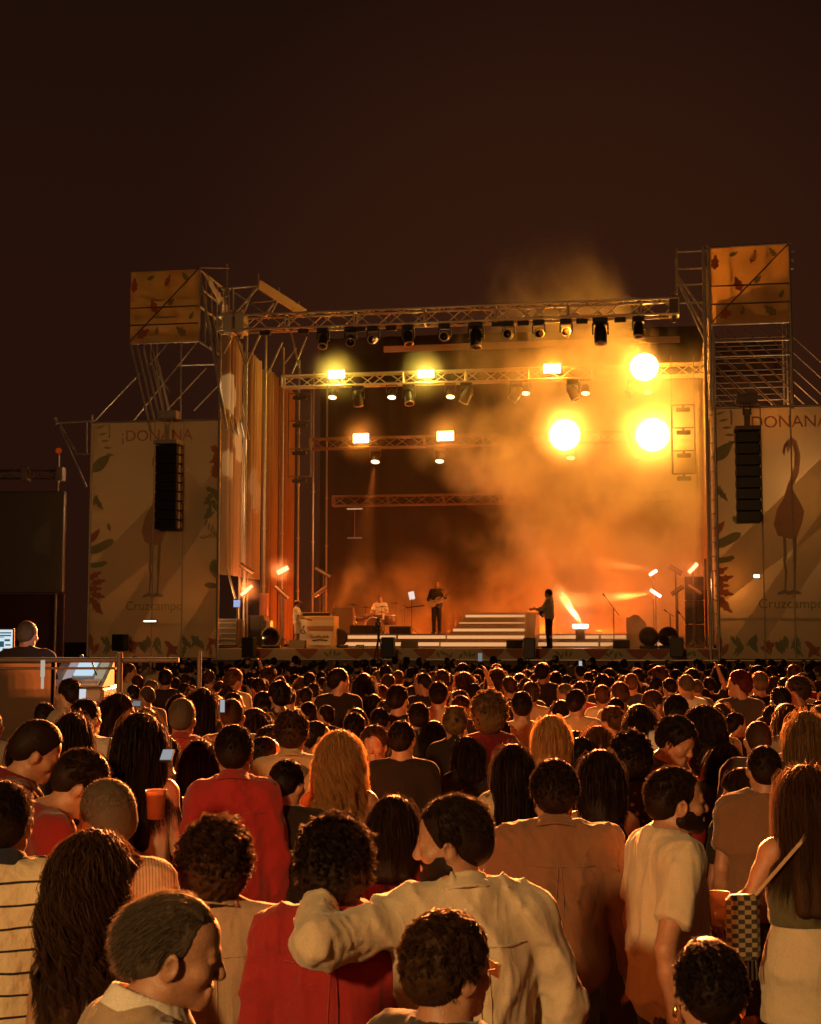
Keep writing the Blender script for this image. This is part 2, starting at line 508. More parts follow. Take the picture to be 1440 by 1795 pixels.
def build_body(P, q):
    f = P.get('sex', 'm') == 'f'
    F = Field(*body_axes(P, q, 'body'))
    S_ = limbs(P); T = head_T(P)
    fat = P.get('fat', 0.0)
    # head
    F.ell((0, -.015, 1.655), (.074, .092, .086), .02, T=T)
    F.ell((0, .024, 1.602), (.060, .070, .088), .03, T=T)
    F.ell((0, .030, 1.668), (.062, .056, .050), .02, T=T)
    for sd in (-1, 1):
        F.cap((sd * .050, .000, 1.552), (sd * .012, .068, 1.527), .021, .019, .025, T=T)
        F.ell((sd * .040, .060, 1.592), (.024, .026, .022), .02, T=T)
        F.cap((sd * .036, .078, 1.642), (sd * .012, .087, 1.640), .009, .008, .012, T=T)
        if q <= 2:
            F.ell((sd * .031, .100, 1.626), (.017, .016, .011), .008, sub=True, T=T)
            F.ell((sd * .031, .080, 1.626), (.0135, .013, .012), .003, T=T)
            F.ell((sd * .0115, .101, 1.585), (.0085, .011, .007), .006, T=T)
        F.ell((sd * .079, -.004, 1.602), (.010, .021, .033), .006, T=T, R=rotm(sd * -22, 8, sd * 8))
        if q == 0: F.ell((sd * .088, .000, 1.604), (.005, .011, .019), .004, sub=True, T=T)
    F.cap((0, .086, 1.636), (0, .104, 1.598), .0085, .0115, .012, T=T)
    F.ell((0, .107, 1.590), (.0125, .012, .0105), .010, T=T)
    F.cap((-.018, .090, 1.561), (.018, .090, 1.561), .0075, None, .008, T=T)
    F.cap((-.016, .089, 1.549), (.016, .089, 1.549), .0080, None, .008, T=T)
    if q == 0: F.cap((-.02, .102, 1.5555), (.02, .102, 1.5555), .0022, None, .003, sub=True, T=T)
    F.ell((0, .080, 1.529), (.018, .016, .015), .02, T=T)
    nb = T[0] @ np.array((0, -.008, 1.565)) + T[1]
    F.cap((0, -.022, 1.43), nb, .062 if not f else .052, .056 if not f else .046, .03)
    F.cap((0, -.02, 1.40), np.array(nb) + (0, -.03, -.01), .055 if not f else .045, .045, .02)
    # torso
    sh = abs(S_['L'][0][0])
    F.cap((-sh + .02, -.012, 1.405), (sh - .02, -.012, 1.405), .056, None, .05)
    for sd in (-1, 1): F.cap((0, -.03, 1.475), (sd * (sh - .04), -.02, 1.425), .045, .035, .05)
    F.ell((0, -.002, 1.27), ((.155 if not f else .130) + fat, (.105 if not f else .09) + fat, .19), .06)
    F.ell((0, .0, 1.08), ((.135 if not f else .108) + fat, (.095 if not f else .080) + fat * 1.3, .17), .06)
    F.ell((0, -.008, .94), (.152 + fat, .108 + fat, .12), .06)
    if f:
        for sd in (-1, 1): F.ell((sd * .06, .075, 1.25), (.05, .05, .05), .03)
    # arms
    for nm, (s0, e, w) in S_.items():
        sc_ = .86 if f else 1.0
        F.cap(s0, s0 + (e - s0) * .5, .052 * sc_, .046 * sc_, .04); F.cap(s0 + (e - s0) * .45, e, .046 * sc_, .037 * sc_, .02)
        F.cap(e, e + (w - e) * .35, .036 * sc_, .039 * sc_, .02); F.cap(e + (w - e) * .3, w, .038 * sc_, .026 * sc_, .02)
        hd = P.get('hand' + nm)
        dr = (w - e) / np.linalg.norm(w - e)
        sd = -1 if nm == 'L' else 1
        if hd: hand(F, w, hd[0], hd[1], curl=hd[2])
        else: hand(F, w, dr * .9 + np.array((0, .05, -.1)), (-sd, .15, 0), k=.004, curl=.35)
    # legs
    wide = P.get('stance', .085)
    for sd in (-1, 1):
        F.cap((sd * .08, 0, .90), (sd * (wide + .01), .012, .50), .088, .058, .03)
        F.cap((sd * (wide + .01), .008, .50), (sd * (wide + .012), -.015, .33), .056, .058, .03)
        F.cap((sd * (wide + .012), -.012, .34), (sd * (wide + .015), -.02, .09), .055, .036, .03)
        F.cap((sd * (wide + .015), -.03, .04), (sd * (wide + .03), .15, .03), .038, .030, .03)
    return F.mesh()

def build_top(P, q):
    f = P.get('sex', 'm') == 'f'
    kind = P.get('top', 'tee')
    F = Field(*body_axes(P, q, 'cloth'))
    S_ = limbs(P); T = head_T(P); fat = P.get('fat', 0.0) + P.get('loose', .012)
    sh = abs(S_['L'][0][0]); o = .016
    if kind in ('tee', 'shirt'):
        F.cap((-sh + .02, -.014, 1.405), (sh - .02, -.014, 1.405), .056 + o, None, .05)
        for sd in (-1, 1): F.cap((0, -.03, 1.470), (sd * (sh - .03), -.02, 1.425), .045 + o * .8, .037 + o, .05)
    F.ell((0, -.002, 1.27), ((.155 if not f else .130) + fat + o, (.105 if not f else .092) + fat + o, .19 + o), .06)
    if kind == 'tank':
        F.ell((0, -.02, 1.36), (sh * .62, .085, .10), .04)
        for sd in (-1, 1): F.cap((sd * .085, -.065, 1.36), (sd * .082, -.01, 1.475), .017, None, .02)
        for sd in (-1, 1): F.cap((sd * .082, -.01, 1.475), (sd * .085, .07, 1.38), .017, None, .02)
    F.ell((0, .0, 1.08), ((.142 if not f else .116) + fat + o, (.10 if not f else .085) + fat * 1.3 + o, .20), .07)
    F.ell((0, -.004, .93), ((.150 if not f else .150) + fat + o, .106 + fat + o, .14), .07)
    if f:
        for sd in (-1, 1): F.ell((sd * .06, .080, 1.25), (.055, .055, .055), .03)
    sl = P.get('sleeve', 'short')
    if kind in ('tee', 'shirt'):
        for nm, (s0, e, w) in S_.items():
            g = P.get('sleever', 1.0) * (.9 if f else 1.0)
            if sl == 'short':
                F.cap(s0, s0 + (e - s0) * .66, .062 * g, .064 * g, .045, cut=True)
            else:
                F.cap(s0, s0 + (e - s0) * .5, .064 * g, .060 * g, .045); F.cap(s0 + (e - s0) * .5, e, .060 * g, .056 * g, .03)
                end = {'long': .97, 'rolled': .38}.get(sl, .97)
                F.cap(e, e + (w - e) * end, .057 * g, .040 * g if sl == 'long' else .055 * g, .03, cut=True)
    for (e_, s_, n0) in P.get('creases', ()):                 # crescent folds round a bent sleeve
        e_, s_ = np.array(e_, float), np.array(s_, float); ax = (s_ - e_) / np.linalg.norm(s_ - e_); up = np.array((0, 0, 1.0)); up -= ax * (up @ ax); up /= np.linalg.norm(up); fr = np.cross(ax, up); fr *= -np.sign(fr[1]) or 1
        for j in range(n0):
            pts = [e_ + ax * (.015 + j * .034 + .020 * math.cos(ph * 1.3)) + (up * math.sin(ph) + fr * math.cos(ph)) * (.060 - .001 * j) for ph in (-1.0, -.5, 0, .5, 1.0, 1.4)]
            for a_, b_ in zip(pts[:-1], pts[1:]): F.cap(a_, b_, .0125, None, .012)
    if P.get('amp', .006) > 0 and q <= 1:
        F.folds(P.get('seed', 1), P.get('amp', .008) * 1.9, P.get('ffreq', 15.0), zs=.5)
        if q == 0: F.folds(P.get('seed', 1) + 5, P.get('amp', .006) * .7, 38.0, n=4, zs=.6)
    # neck opening
    nk = np.array((0, -.012, 1.535)) + np.array(P.get('headoff', (0, 0, 0))) * .5
    if kind == 'shirt':
        F.ell(nk + (0, .0, -.01), (.068, .078, .06), .01, sub=True)
        if q == 2: F.ring(nk + (0, .004, -.045), .070, .0075, .026, slope=-.42, flare=.30, ey=1.12)
    elif kind == 'tee':
        F.ell(nk + (0, .02, -.005), (.078, .095, .062), .01, sub=True)
    else:
        F.ell((0, .03, 1.52), (.10, .10, .10), .02, sub=True)
    hem = P.get('hem', .86)
    if P.get('dress'):
        for sd in (-1, 1): F.cap((sd * .03, 0, .95), (sd * .07, 0, .50), .16, .17, .06)
        hem = .52
    F.below(hem)
    return F.mesh()

def build_legs(P, q):
    kind = P.get('legs', 'trousers')
    F = Field(*body_axes(P, q, 'legs')); fat = P.get('fat', 0.0)
    F.ell((0, -.006, .95), (.160 + fat, .114 + fat, .14), .05)
    wide = P.get('stance', .085)
    if kind in ('skirt', 'shorts'):
        end = .50
        if kind == 'skirt':
            F.cap((0, -.005, .95), (0, 0, .48), .15 + fat, .19, .05, cut=True, flat=.72)
            F.folds(7, .006, 20)
        else:
            for sd in (-1, 1): F.cap((sd * .085, 0, .90), (sd * (wide + .02), .012, .52), .10, .085, .03, cut=True)
    else:
        for sd in (-1, 1):
            F.cap((sd * .08, 0, .90), (sd * (wide + .01), .012, .50), .10, .075, .03)
            F.cap((sd * (wide + .01), .010, .50), (sd * (wide + .015), -.02, .05), .073, .062, .03, cut=True)
        F.cap((-wide - .015, -.03, .03), (-wide - .03, .17, .03), .045, .036, .02); F.cap((wide + .015, -.03, .03), (wide + .03, .17, .03), .045, .036, .02)
    F.below(-.02)
    x, y, z = F.pts((slice(None),) * 3)
    F.F = np.maximum(F.F, z - 1.06)
    return F.mesh()

# ---------------------------------------------------------------- hair, in the head frame (origin at the neck pivot)
HC = np.array((0, -.006, .155)); HR = np.array((.075, .094, .087))
HAIRS = {
    # vol: shell thickness; n strands; L length; nrm / down / back start directions; grav; curl; width
    'short': dict(vol=.008, n=11000, L=.024, nrm=.55, down=.55, back=.35, grav=.25, curl=0.0, w=.0008, clump=.3),
    'crop': dict(vol=.004, n=7000, L=.009, nrm=.7, down=.6, back=.2, grav=.1, curl=0.0, w=.0008, clump=0),
    'thick': dict(vol=.013, n=10500, L=.038, nrm=.5, down=.5, back=.5, grav=.30, curl=.007, w=.0009, clump=.6),
    'curly': dict(vol=.026, n=15000, L=.058, nrm=.8, down=.3, back=.1, grav=.25, curl=.010, w=.0009, clump=.75),
    'bob': dict(vol=.018, n=9000, L=.22, nrm=.35, down=.7, back=.15, grav=1.0, curl=.003, w=.0010, clump=.35),
    'long': dict(vol=.016, n=9000, L=.42, nrm=.35, down=.7, back=.2, grav=1.0, curl=.004, w=.0010, clump=.45),
    'longcurly': dict(vol=.023, n=12000, L=.42, nrm=.6, down=.6, back=.2, grav=.80, curl=.021, w=.0010, clump=.82),
    'bun': dict(vol=.010, n=7000, L=.06, nrm=.3, down=-.3, back=.8, grav=-.5, curl=.002, w=.0010, clump=.3),
    'swept': dict(vol=.007, n=15000, L=.060, nrm=.16, down=.28, back=1.2, grav=.30, curl=0.0, w=.0007, clump=.35),
}
def hair_shell(kind, q, seed=0):
    h = HAIRS[kind]; v = h['vol']; st = [.0055, .008, .012, .018][q]
    ln = kind in ('bob', 'long', 'longcurly')
    zlo = {'bob': -.09, 'long': -.34, 'longcurly': -.34}.get(kind, -.02)
    F = Field(np.arange(-.2, .2, st), np.arange(-.24, .16, st), np.arange(zlo - .04, .31, st))
    F.ell(HC, HR + v, .02)
    F.ell((0, -.050, .09 if ln or kind == 'curly' else .108), (.066 + v * .8, .055 + v, .075 + v if ln or kind == 'curly' else .058 + v), .03)
    if ln:
        w = .085 + v * .6
        for sd in (-1, 1):
            F.cap((sd * .050, -.040, .10), (sd * .050, -.060, 0.0), .045 + v * .5, .040 + v * .5, .03)
            F.cap((sd * .050, -.060, 0.0), (sd * .055, -.115, zlo + .04), .040 + v * .5, .022 + v * .5, .03)
        F.cap((0, -.05, .10), (0, -.085, 0), .06, .05, .03); F.cap((0, -.085, 0), (0, -.125, zlo + .04), .05, .03, .03)
    if kind == 'curly':
        F.ell((0, -.05, .10), (.10, .085, .10), .03)
    if kind == 'bun':
        F.ell((0, -.085, .225), (.042, .042, .036), .006)
    amp = {'curly': .012, 'longcurly': .010, 'thick': .006, 'swept': .003}.get(kind, .0025)
    F.folds(seed + 3, amp, 60 if kind in ('curly',) else 42, n=7, zs=.25 if ln else 1.0)
    # face and ears stay free
    F.ell((0, .104, .082 if kind != 'swept' else .100), (.066 if ln else .088 if kind != 'swept' else .105, .088 if kind != 'swept' else .094, .112 if kind != 'swept' else .132), .01, sub=True)
    if not ln and kind != 'curly':
        for sd in (-1, 1): F.ell((sd * .085, .010, .085), (.035, .030, .040), .01, sub=True)
    F.ell((0, .00, -.01), (.07, .065, .06), .01, sub=True) if not ln else None
    return F.mesh()
def hair_strands(kind, q, seed=0):
    h = HAIRS[kind]; rng = np.random.RandomState(seed + 11)
    n = int(h['n'] * [1.0, .55, .16, .05][q]); wd = h['w'] * [1.0, 1.7, 3.6, 7.0][q]
    ln = kind in ('bob', 'long', 'longcurly')
    D = rng.normal(size=(n * 3, 3)); D /= np.linalg.norm(D, axis=1)[:, None]
    Rt = HC + D * (HR + h['vol'] * .55)
    y, z, x = Rt[:, 1], Rt[:, 2], Rt[:, 0]
    ok = ~((y > .035) & (z < HC[2] + .045)) & ~((y > -.03) & (z < HC[2] - .03)) & (z > (.045 if not ln else .02))
    if kind == 'curly': ok = ~((y > .045) & (z < HC[2] + .04)) & (z > .03)
    Rt = Rt[ok][:n]; D = D[ok][:n]; n = len(Rt)
    down = np.array((0, 0, -1.0)); back = np.array((0, -1.0, 0))
    fly = rng.rand(n) < .07
    vel = D * (h['nrm'] + fly * .6)[:, None] + down * h['down'] + back * h['back'] + rng.normal(size=(n, 3)) * (.18 + .25 * fly)[:, None]
    seg = {'short': 2, 'crop': 1, 'thick': 4, 'curly': 7, 'bob': 7, 'long': 10, 'longcurly': 14, 'bun': 3, 'swept': 5}[kind]
    if q >= 2: seg = max(2, seg // 2)
    L = h['L'] * rng.uniform(.6, 1.15, n)
    p = Rt.copy(); path = [p.copy()]
    for s_ in range(seg):
        vel = vel / np.linalg.norm(vel, axis=1)[:, None]
        p = p + vel * (L / seg)[:, None]
        vel = vel + down * h['grav'] * (1.6 if ln else 1) + rng.normal(size=(n, 3)) * .10
        # stay outside the head and the back
        for c, r in ((HC, HR + h['vol'] + .002), (np.array((0, 0.0, -.21)), np.array((.20, .125, .17))), (np.array((0, -.01, .03)), np.array((.062, .062, .12)))):
            if c[2] < 0 and not ln: continue
            u = (p - c) / r; m = np.linalg.norm(u, axis=1); inn = m < 1
            tgt = c + (p - c) / np.maximum(m, 1e-4)[:, None]
            p = np.where(inn[:, None], tgt, p)
        if ln:
            fr = (p[:, 1] > .03) & (p[:, 2] < .19)       # keep hair out of the face
            p[:, 0] = np.where(fr, np.sign(p[:, 0] + 1e-5) * np.maximum(np.abs(p[:, 0]), .075), p[:, 0])
            p[:, 1] = np.where((p[:, 2] < .15), np.minimum(p[:, 1], .05), p[:, 1])
        path.append(p.copy())
    path = np.stack(path, 1)                                  # n, seg+1, 3
    K = max(8, int(n / (34 if kind in ('curly', 'thick') else 46))); gi = rng.choice(n, min(K, n), replace=False)
    D2 = ((Rt[:, None, :] - Rt[gi][None, :, :]) ** 2).sum(2); cl = D2.argmin(1)
    S1 = path.shape[1]; t = np.linspace(0, 1, S1)[None, :, None]
    if h['curl'] > 0:
        ph = rng.uniform(0, 6.28, (len(gi), 1))[cl] + rng.normal(size=(n, 1)) * .5; fr = rng.uniform(2.2, 4.2, (len(gi), 1))[cl] * (1 if kind != 'curly' else .75)
        a = h['curl'] * rng.uniform(.5, 1.3, (len(gi), 1))[cl] * rng.uniform(.8, 1.2, (n, 1))
        an = ph + fr * 6.28 * np.linspace(0, 1, S1)[None, :] * (1.0 if seg > 5 else .6)
        off = np.stack([np.cos(an) * a, np.sin(an) * a, np.sin(an * .7 + 1) * a * .6], 2) * np.minimum(1, t * 2.5)
        path = path + off
    c_ = h.get('clump', .4)
    if c_ > 0:
        g_ = path[gi][cl]; path = path + (g_ - path) * (c_ * np.minimum(1, t * 1.4))
    tan = np.gradient(path, axis=1); tan /= np.linalg.norm(tan, axis=2)[:, :, None] + 1e-9
    rd = rng.normal(size=(n, 1, 3)); side = np.cross(tan, rd); side /= np.linalg.norm(side, axis=2)[:, :, None] + 1e-9
    w = wd * (1 - .7 * t)
    V = np.stack([path - side * w, path + side * w], 2).reshape(-1, 3)
    b = (np.arange(n)[:, None] * S1 + np.arange(S1 - 1)[None, :]).ravel() * 2
    Fq = np.stack([b, b + 1, b + 3, b + 2], 1)
    return V, Fq
HAIRMESH = {}
def hair_mesh(kind, q, seed=0):
    key = (kind, q, seed)
    if key not in HAIRMESH:
        V1, F1 = hair_shell(kind, q, seed); V2, F2 = hair_strands(kind, q, seed)
        V = np.concatenate([V1, V2]); F = np.concatenate([F1, F2 + len(V1)])
        HAIRMESH[key] = mesh_np('hair', V, F, [MAT_HAIR['dark']])
    return HAIRMESH[key]
def beard_mesh(q, L=.010):
    F = Field(*[np.arange(a, b, .0045) for a, b in ((-.11, .11), (-.07, .16), (-.03, .12))])
    F.ell((0, .036, .101), (.0665, .0785, .0945), .02); F.cap((-.050, .012, .052), (-.012, .080, .027), .029, .027, .02); F.cap((.050, .012, .052), (.012, .080, .027), .029, .027, .02); F.ell((0, .094, .027), (.020, .018, .017), .02)
    F.folds(4, .002, 90, n=5)
    x, y, z = F.pts((slice(None),) * 3)
    F.F = np.maximum(F.F, z - (.050 + np.abs(x) * .62)); F.F = np.maximum(F.F, -.015 - y)
    F.ell((0, .115, .056), (.020, .03, .009), .004, sub=True)
    F.cap((-.022, .098, .068), (.022, .098, .068), .008, None, .004)
    return F.mesh()

HAIRC = {'dark': (.026, .013, .008), 'black': (.020, .010, .007), 'brown': (.060, .028, .013), 'chest': (.10, .042, .018), 'blonde': (.38, .21, .08), 'dirty': (.17, .095, .04), 'grey': (.115, .085, .062), 'red': (.09, .015, .008)}
MAT_HAIR = {k: mat('hair_' + k, c, rough=.55, transl=.35, spec=.16, var=.5, vscale=120, bump=.22, bscale=150) for k, c in HAIRC.items()}
SKIN = {k: mat('skin_' + k, c, rough=.48, var=.22, vscale=70, bump=.18, bscale=190, spec=.45) for k, c in {'a': (.36, .18, .105), 'b': (.29, .14, .08), 'c': (.41, .22, .135)}.items()}
FABC = {'cream': (.52, .43, .30), 'white': (.66, .60, .50), 'red': (.27, .020, .022), 'darkred': (.17, .012, .013), 'wine': (.11, .008, .012), 'black': (.020, .013, .010), 'charcoal': (.045, .032, .025),
        'grey': (.24, .20, .16), 'beige': (.36, .25, .16), 'brown': (.17, .09, .05), 'olive': (.10, .09, .045), 'navy': (.02, .022, .04), 'tan': (.42, .29, .17), 'denim': (.05, .06, .085), 'palegrey': (.42, .36, .29)}
FAB = {k: mat('fabric_' + k, c, rough=.92, bump=.12, bscale=420, sheen=.25 if k not in ('black',) else .05, var=.38, vscale=300, spec=.2) for k, c in FABC.items()}
def fabric_special(name, fn):
    m = bpy.data.materials.new(name); m.use_nodes = True; MATS[name] = m
    nt = m.node_tree; b = nt.nodes['Principled BSDF']; b.inputs['Roughness'].default_value = .9; b.inputs['Specular IOR Level'].default_value = .2
    n3 = nt.nodes.new('ShaderNodeTexNoise'); n3.inputs['Scale'].default_value = 8; n3.inputs['Detail'].default_value = 4
    b0 = nt.nodes.new('ShaderNodeBump'); b0.inputs['Strength'].default_value = .5; b0.inputs['Distance'].default_value = .04; nt.links.new(n3.outputs['Fac'], b0.inputs['Height']); nt.links.new(b0.outputs[0], b.inputs['Normal'])
    tc = nt.nodes.new('ShaderNodeTexCoord'); sp = nt.nodes.new('ShaderNodeSeparateXYZ'); nt.links.new(tc.outputs['Object'], sp.inputs[0])
    fn(nt, b, tc, sp); return m
def mathn(nt, op, a, bv=None, c=None):
    n = nt.nodes.new('ShaderNodeMath'); n.operation = op
    for i, v in enumerate((a, bv, c)):
        if v is None: continue
        if hasattr(v, 'links'): nt.links.new(v, n.inputs[i])
        else: n.inputs[i].default_value = v
    return n.outputs[0]
def mixc(nt, fac, c1, c2):
    mx = nt.nodes.new('ShaderNodeMix'); mx.data_type = 'RGBA'; nt.links.new(fac, mx.inputs[0])
    for i, c in ((6, c1), (7, c2)):
        if hasattr(c, 'links'): nt.links.new(c, mx.inputs[i])
        else: mx.inputs[i].default_value = hx(*c)
    return mx.outputs[2]
def _hs(nt, b, tc, sp):      # dark horizontal stripes on cream, slightly wavy
    nz = nt.nodes.new('ShaderNodeTexNoise'); nz.inputs['Scale'].default_value = 5; nt.links.new(tc.outputs['Object'], nz.inputs['Vector'])
    z = mathn(nt, 'ADD', sp.outputs['Z'], mathn(nt, 'MULTIPLY', nz.outputs['Fac'], .02))
    m = mathn(nt, 'LESS_THAN', mathn(nt, 'FRACT', mathn(nt, 'MULTIPLY', z, 1 / .066)), .11)
    nt.links.new(mixc(nt, m, (.62, .50, .33), (.025, .018, .015)), b.inputs['Base Color'])
FAB['stripes'] = fabric_special('fabric_stripes', _hs)
def _vs(nt, b, tc, sp):      # fine vertical pin stripes
    m = mathn(nt, 'LESS_THAN', mathn(nt, 'FRACT', mathn(nt, 'MULTIPLY', sp.outputs['X'], 1 / .011)), .3)
    nt.links.new(mixc(nt, m, (.40, .31, .22), (.20, .14, .10)), b.inputs['Base Color'])
FAB['pin'] = fabric_special('fabric_pinstripe', _vs)
def _fl(nt, b, tc, sp):      # pale floral print
    v = nt.nodes.new('ShaderNodeTexVoronoi'); v.inputs['Scale'].default_value = 22; nt.links.new(tc.outputs['Object'], v.inputs['Vector'])
    m = mathn(nt, 'LESS_THAN', v.outputs['Distance'], .34)
    nt.links.new(mixc(nt, m, (.42, .33, .22), (.12, .10, .06)), b.inputs['Base Color'])
FAB['floral'] = fabric_special('fabric_floral', _fl)
def _dk(nt, b, tc, sp):
    v = nt.nodes.new('ShaderNodeTexVoronoi'); v.inputs['Scale'].default_value = 26; nt.links.new(tc.outputs['Object'], v.inputs['Vector'])
    m = mathn(nt, 'LESS_THAN', v.outputs['Distance'], .30)
    nt.links.new(mixc(nt, m, (.022, .018, .014), (.22, .15, .08)), b.inputs['Base Color'])
FAB['darkprint'] = fabric_special('fabric_darkprint', _dk)

TEMPL = {}
def person_template(P, q):
    """meshes shared by everyone with this pose and build"""
    key = repr(sorted((k, str(v)) for k, v in P.items() if k not in ('_',))) + str(q)
    if key not in TEMPL:
        b = mesh_np('person', *build_body(P, q), [SKIN['a']])
        t = mesh_np('top', *build_top(P, q), [FAB['black']])
        l = mesh_np('trousers', *build_legs(P, q), [FAB['charcoal']])
        TEMPL[key] = (b, t, l)
    return TEMPL[key]
def setmat(o, m):
    o.material_slots[0].link = 'OBJECT'; o.material_slots[0].material = m
TOPNAME = {'tee': 't_shirt', 'shirt': 'shirt', 'tank': 'tank_top'}
def place_person(P, q, loc, rz, height, hair='short', hc='dark', skin='a', top='black', legs='charcoal', label='', group=None, hseed=0, parts=True, hscale=1.0):
    b, t, l = person_template(P, q)
    o = bpy.data.objects.new('person', b); link(o); setmat(o, SKIN[skin])
    s = height / 1.755
    o.location = loc; o.rotation_euler = (0, 0, rz); o.scale = (s, s, s)
    tag(o, label, 'person', group)
    c = bpy.data.objects.new('dress' if P.get('dress') else TOPNAME[P.get('top', 'tee')], t); link(c, o); setmat(c, FAB[top])
    c = bpy.data.objects.new(P.get('legs', 'trousers'), l); link(c, o); setmat(c, FAB[legs])
    if P.get('top') == 'shirt' and q == 0 and abs(rz) < .9:          # yoke seam and back pleat, laid on the cloth
        vv = np.empty(len(t.vertices) * 3, np.float32); t.vertices.foreach_get('co', vv); vv = vv.reshape(-1, 3)
        def on_back(x, z):
            m_ = (np.abs(vv[:, 0] - x) < .014) & (np.abs(vv[:, 2] - z) < .014)
            return (x, float(vv[m_][:, 1].min()) - .0005, z) if m_.any() else None
        mb = MB()
        for line in ([(x, 1.345 + .02 * abs(x)) for x in np.linspace(-.15, .15, 22)], [(.004 * math.sin(z * 20), z) for z in np.linspace(.98, 1.34, 20)], [(.022 + .004 * math.sin(z * 17), z) for z in np.linspace(1.0, 1.34, 20)]):
            pts = [p_ for p_ in (on_back(x, z) for x, z in line) if p_]
            mb.path(pts, .0022, 5)
        if mb.v: c = mb.build('yoke_seam', FAB[top], o, smooth=True)
    if P.get('top') == 'shirt' and q <= 1:
        hk = ('collar', str(P.get('headoff')), q)
        if hk not in TEMPL:
            F = Field(np.arange(-.16, .16, .006), np.arange(-.18, .18, .006), np.arange(1.40, 1.58, .006))
            o_ = np.array((0, -.010, 1.492)) + np.array(P.get('headoff', (0, 0, 0))) * .5
            F.ring(o_, .074, .0055, .026, slope=-.42, flare=.35, ey=1.14); F.ring(o_ + (0, 0, -.012), .088, .0055, .020, slope=-.42, flare=.8, ey=1.14)
            F.ell(o_ + (0, .13, -.01), (.03, .06, .08), .01, sub=True)
            TEMPL[hk] = mesh_np('collar', *F.mesh(), [FAB['black']])
        c = bpy.data.objects.new('collar', TEMPL[hk]); link(c, o); setmat(c, FAB[top])
    if hair:
        c = bpy.data.objects.new('hair', hair_mesh(hair, q, hseed)); link(c, o); setmat(c, MAT_HAIR[hc])
        Rm = rotm(P.get('yaw', 0), P.get('pitch', 0), P.get('roll', 0))
        M4 = Matrix([list(r) for r in Rm]).to_4x4(); M4.translation = Vector(PIV + np.array(P.get('headoff', (0, 0, 0)), float))
        c.matrix_local = M4 @ Matrix.Scale(hscale, 4)
        if P.get('face'):
            mb = MB()
            for e in (-1, 1): mb.path([(e * .048, .074, .143), (e * .038, .086, .149), (e * .024, .093, .148), (e * .013, .096, .144)], .0042, 6)
            b_ = mb.build('eyebrows', MAT_HAIR[hc], o, smooth=True); b_.matrix_local = M4
            for e in (-1, 1):
                mb = MB(); n_ = 10
                mb.lathe([(.0135 * math.sin(a_ * math.pi / n_) + .0001, -.0135 * math.cos(a_ * math.pi / n_)) for a_ in range(n_ + 1)], (e * .031, .0815, .126), 14, rot=Matrix.Rotation(-math.pi / 2, 3, 'X'))
                mb.m = [1 if k_ // 14 >= n_ - 3 else 0 for k_ in range(len(mb.m))]
                b_ = mb.build('eye', [mat('eye_white', (.55, .45, .38), rough=.15), mat('iris', (.03, .015, .008), rough=.08)], o, smooth=True); b_.matrix_local = M4
    return o
# ================================================================== ground and the stage
M_ASPH = mat('asphalt', (.045, .036, .030), rough=.95, var=.3, vscale=2.0, bump=.4, bscale=30)
M_ALU = mat('aluminium', (.68, .60, .50), rough=.42, metal=.55, var=.15, vscale=9)
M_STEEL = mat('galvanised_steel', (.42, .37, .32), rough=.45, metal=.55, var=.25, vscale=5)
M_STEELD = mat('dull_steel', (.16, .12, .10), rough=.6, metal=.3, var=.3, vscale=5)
M_BLK = mat('black_plastic', (.012, .011, .011), rough=.5, var=.3, vscale=12)
M_BLKC = mat('black_cloth', (.014, .009, .008), rough=.95, var=.4, vscale=1.2)
M_BLKW = mat('black_wood', (.02, .016, .014), rough=.7, bump=.2, bscale=60)
M_DECK = mat('stage_ply', (.14, .09, .06), rough=.45, var=.25, vscale=1.5)
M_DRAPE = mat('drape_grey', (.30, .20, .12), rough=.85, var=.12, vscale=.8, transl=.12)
M_PBAN = mat('banner_cloth', (.60, .50, .34), rough=.9, var=.12, vscale=60, transl=.35)
M_PBAN2 = mat('banner_cloth_pale', (.76, .64, .44), rough=.9, var=.12, vscale=60, transl=.35)
M_GRN = mat('print_green', (.34, .36, .21), rough=.9, transl=.3, var=.2, vscale=8)
M_RED = mat('print_red', (.52, .22, .15), rough=.9, transl=.3, var=.2, vscale=8)
M_PINK = mat('print_pink', (.56, .36, .25), rough=.9, transl=.3, var=.2, vscale=8)
M_DKP = mat('print_dark', (.40, .32, .22), rough=.9, var=.2, vscale=8)
M_YBAN = mat('tower_banner_yellow', (.70, .40, .13), rough=.85, var=.40, vscale=1.6, transl=.25)
M_YRED = mat('print_red_bright', (.52, .15, .05), rough=.85, transl=.2)
M_YGRN = mat('print_green_bright', (.32, .27, .09), rough=.85, transl=.2)
M_WHITE = mat('white_paint', (.72, .66, .56), rough=.5, var=.06, vscale=4)
M_CREAM = mat('cream_panel', (.66, .50, .32), rough=.55, var=.06, vscale=4)
M_WOOD = mat('stair_wood', (.42, .25, .11), rough=.5, var=.12, vscale=3)

g = MB(); g.poly([(-400, -400, 0), (400, -400, 0), (400, 900, 0), (-400, 900, 0)])
tag(g.build('ground', M_ASPH), kind='structure')

ZD = S(820, 1137, 0).z                      # stage deck height
DEPTH = 14.4
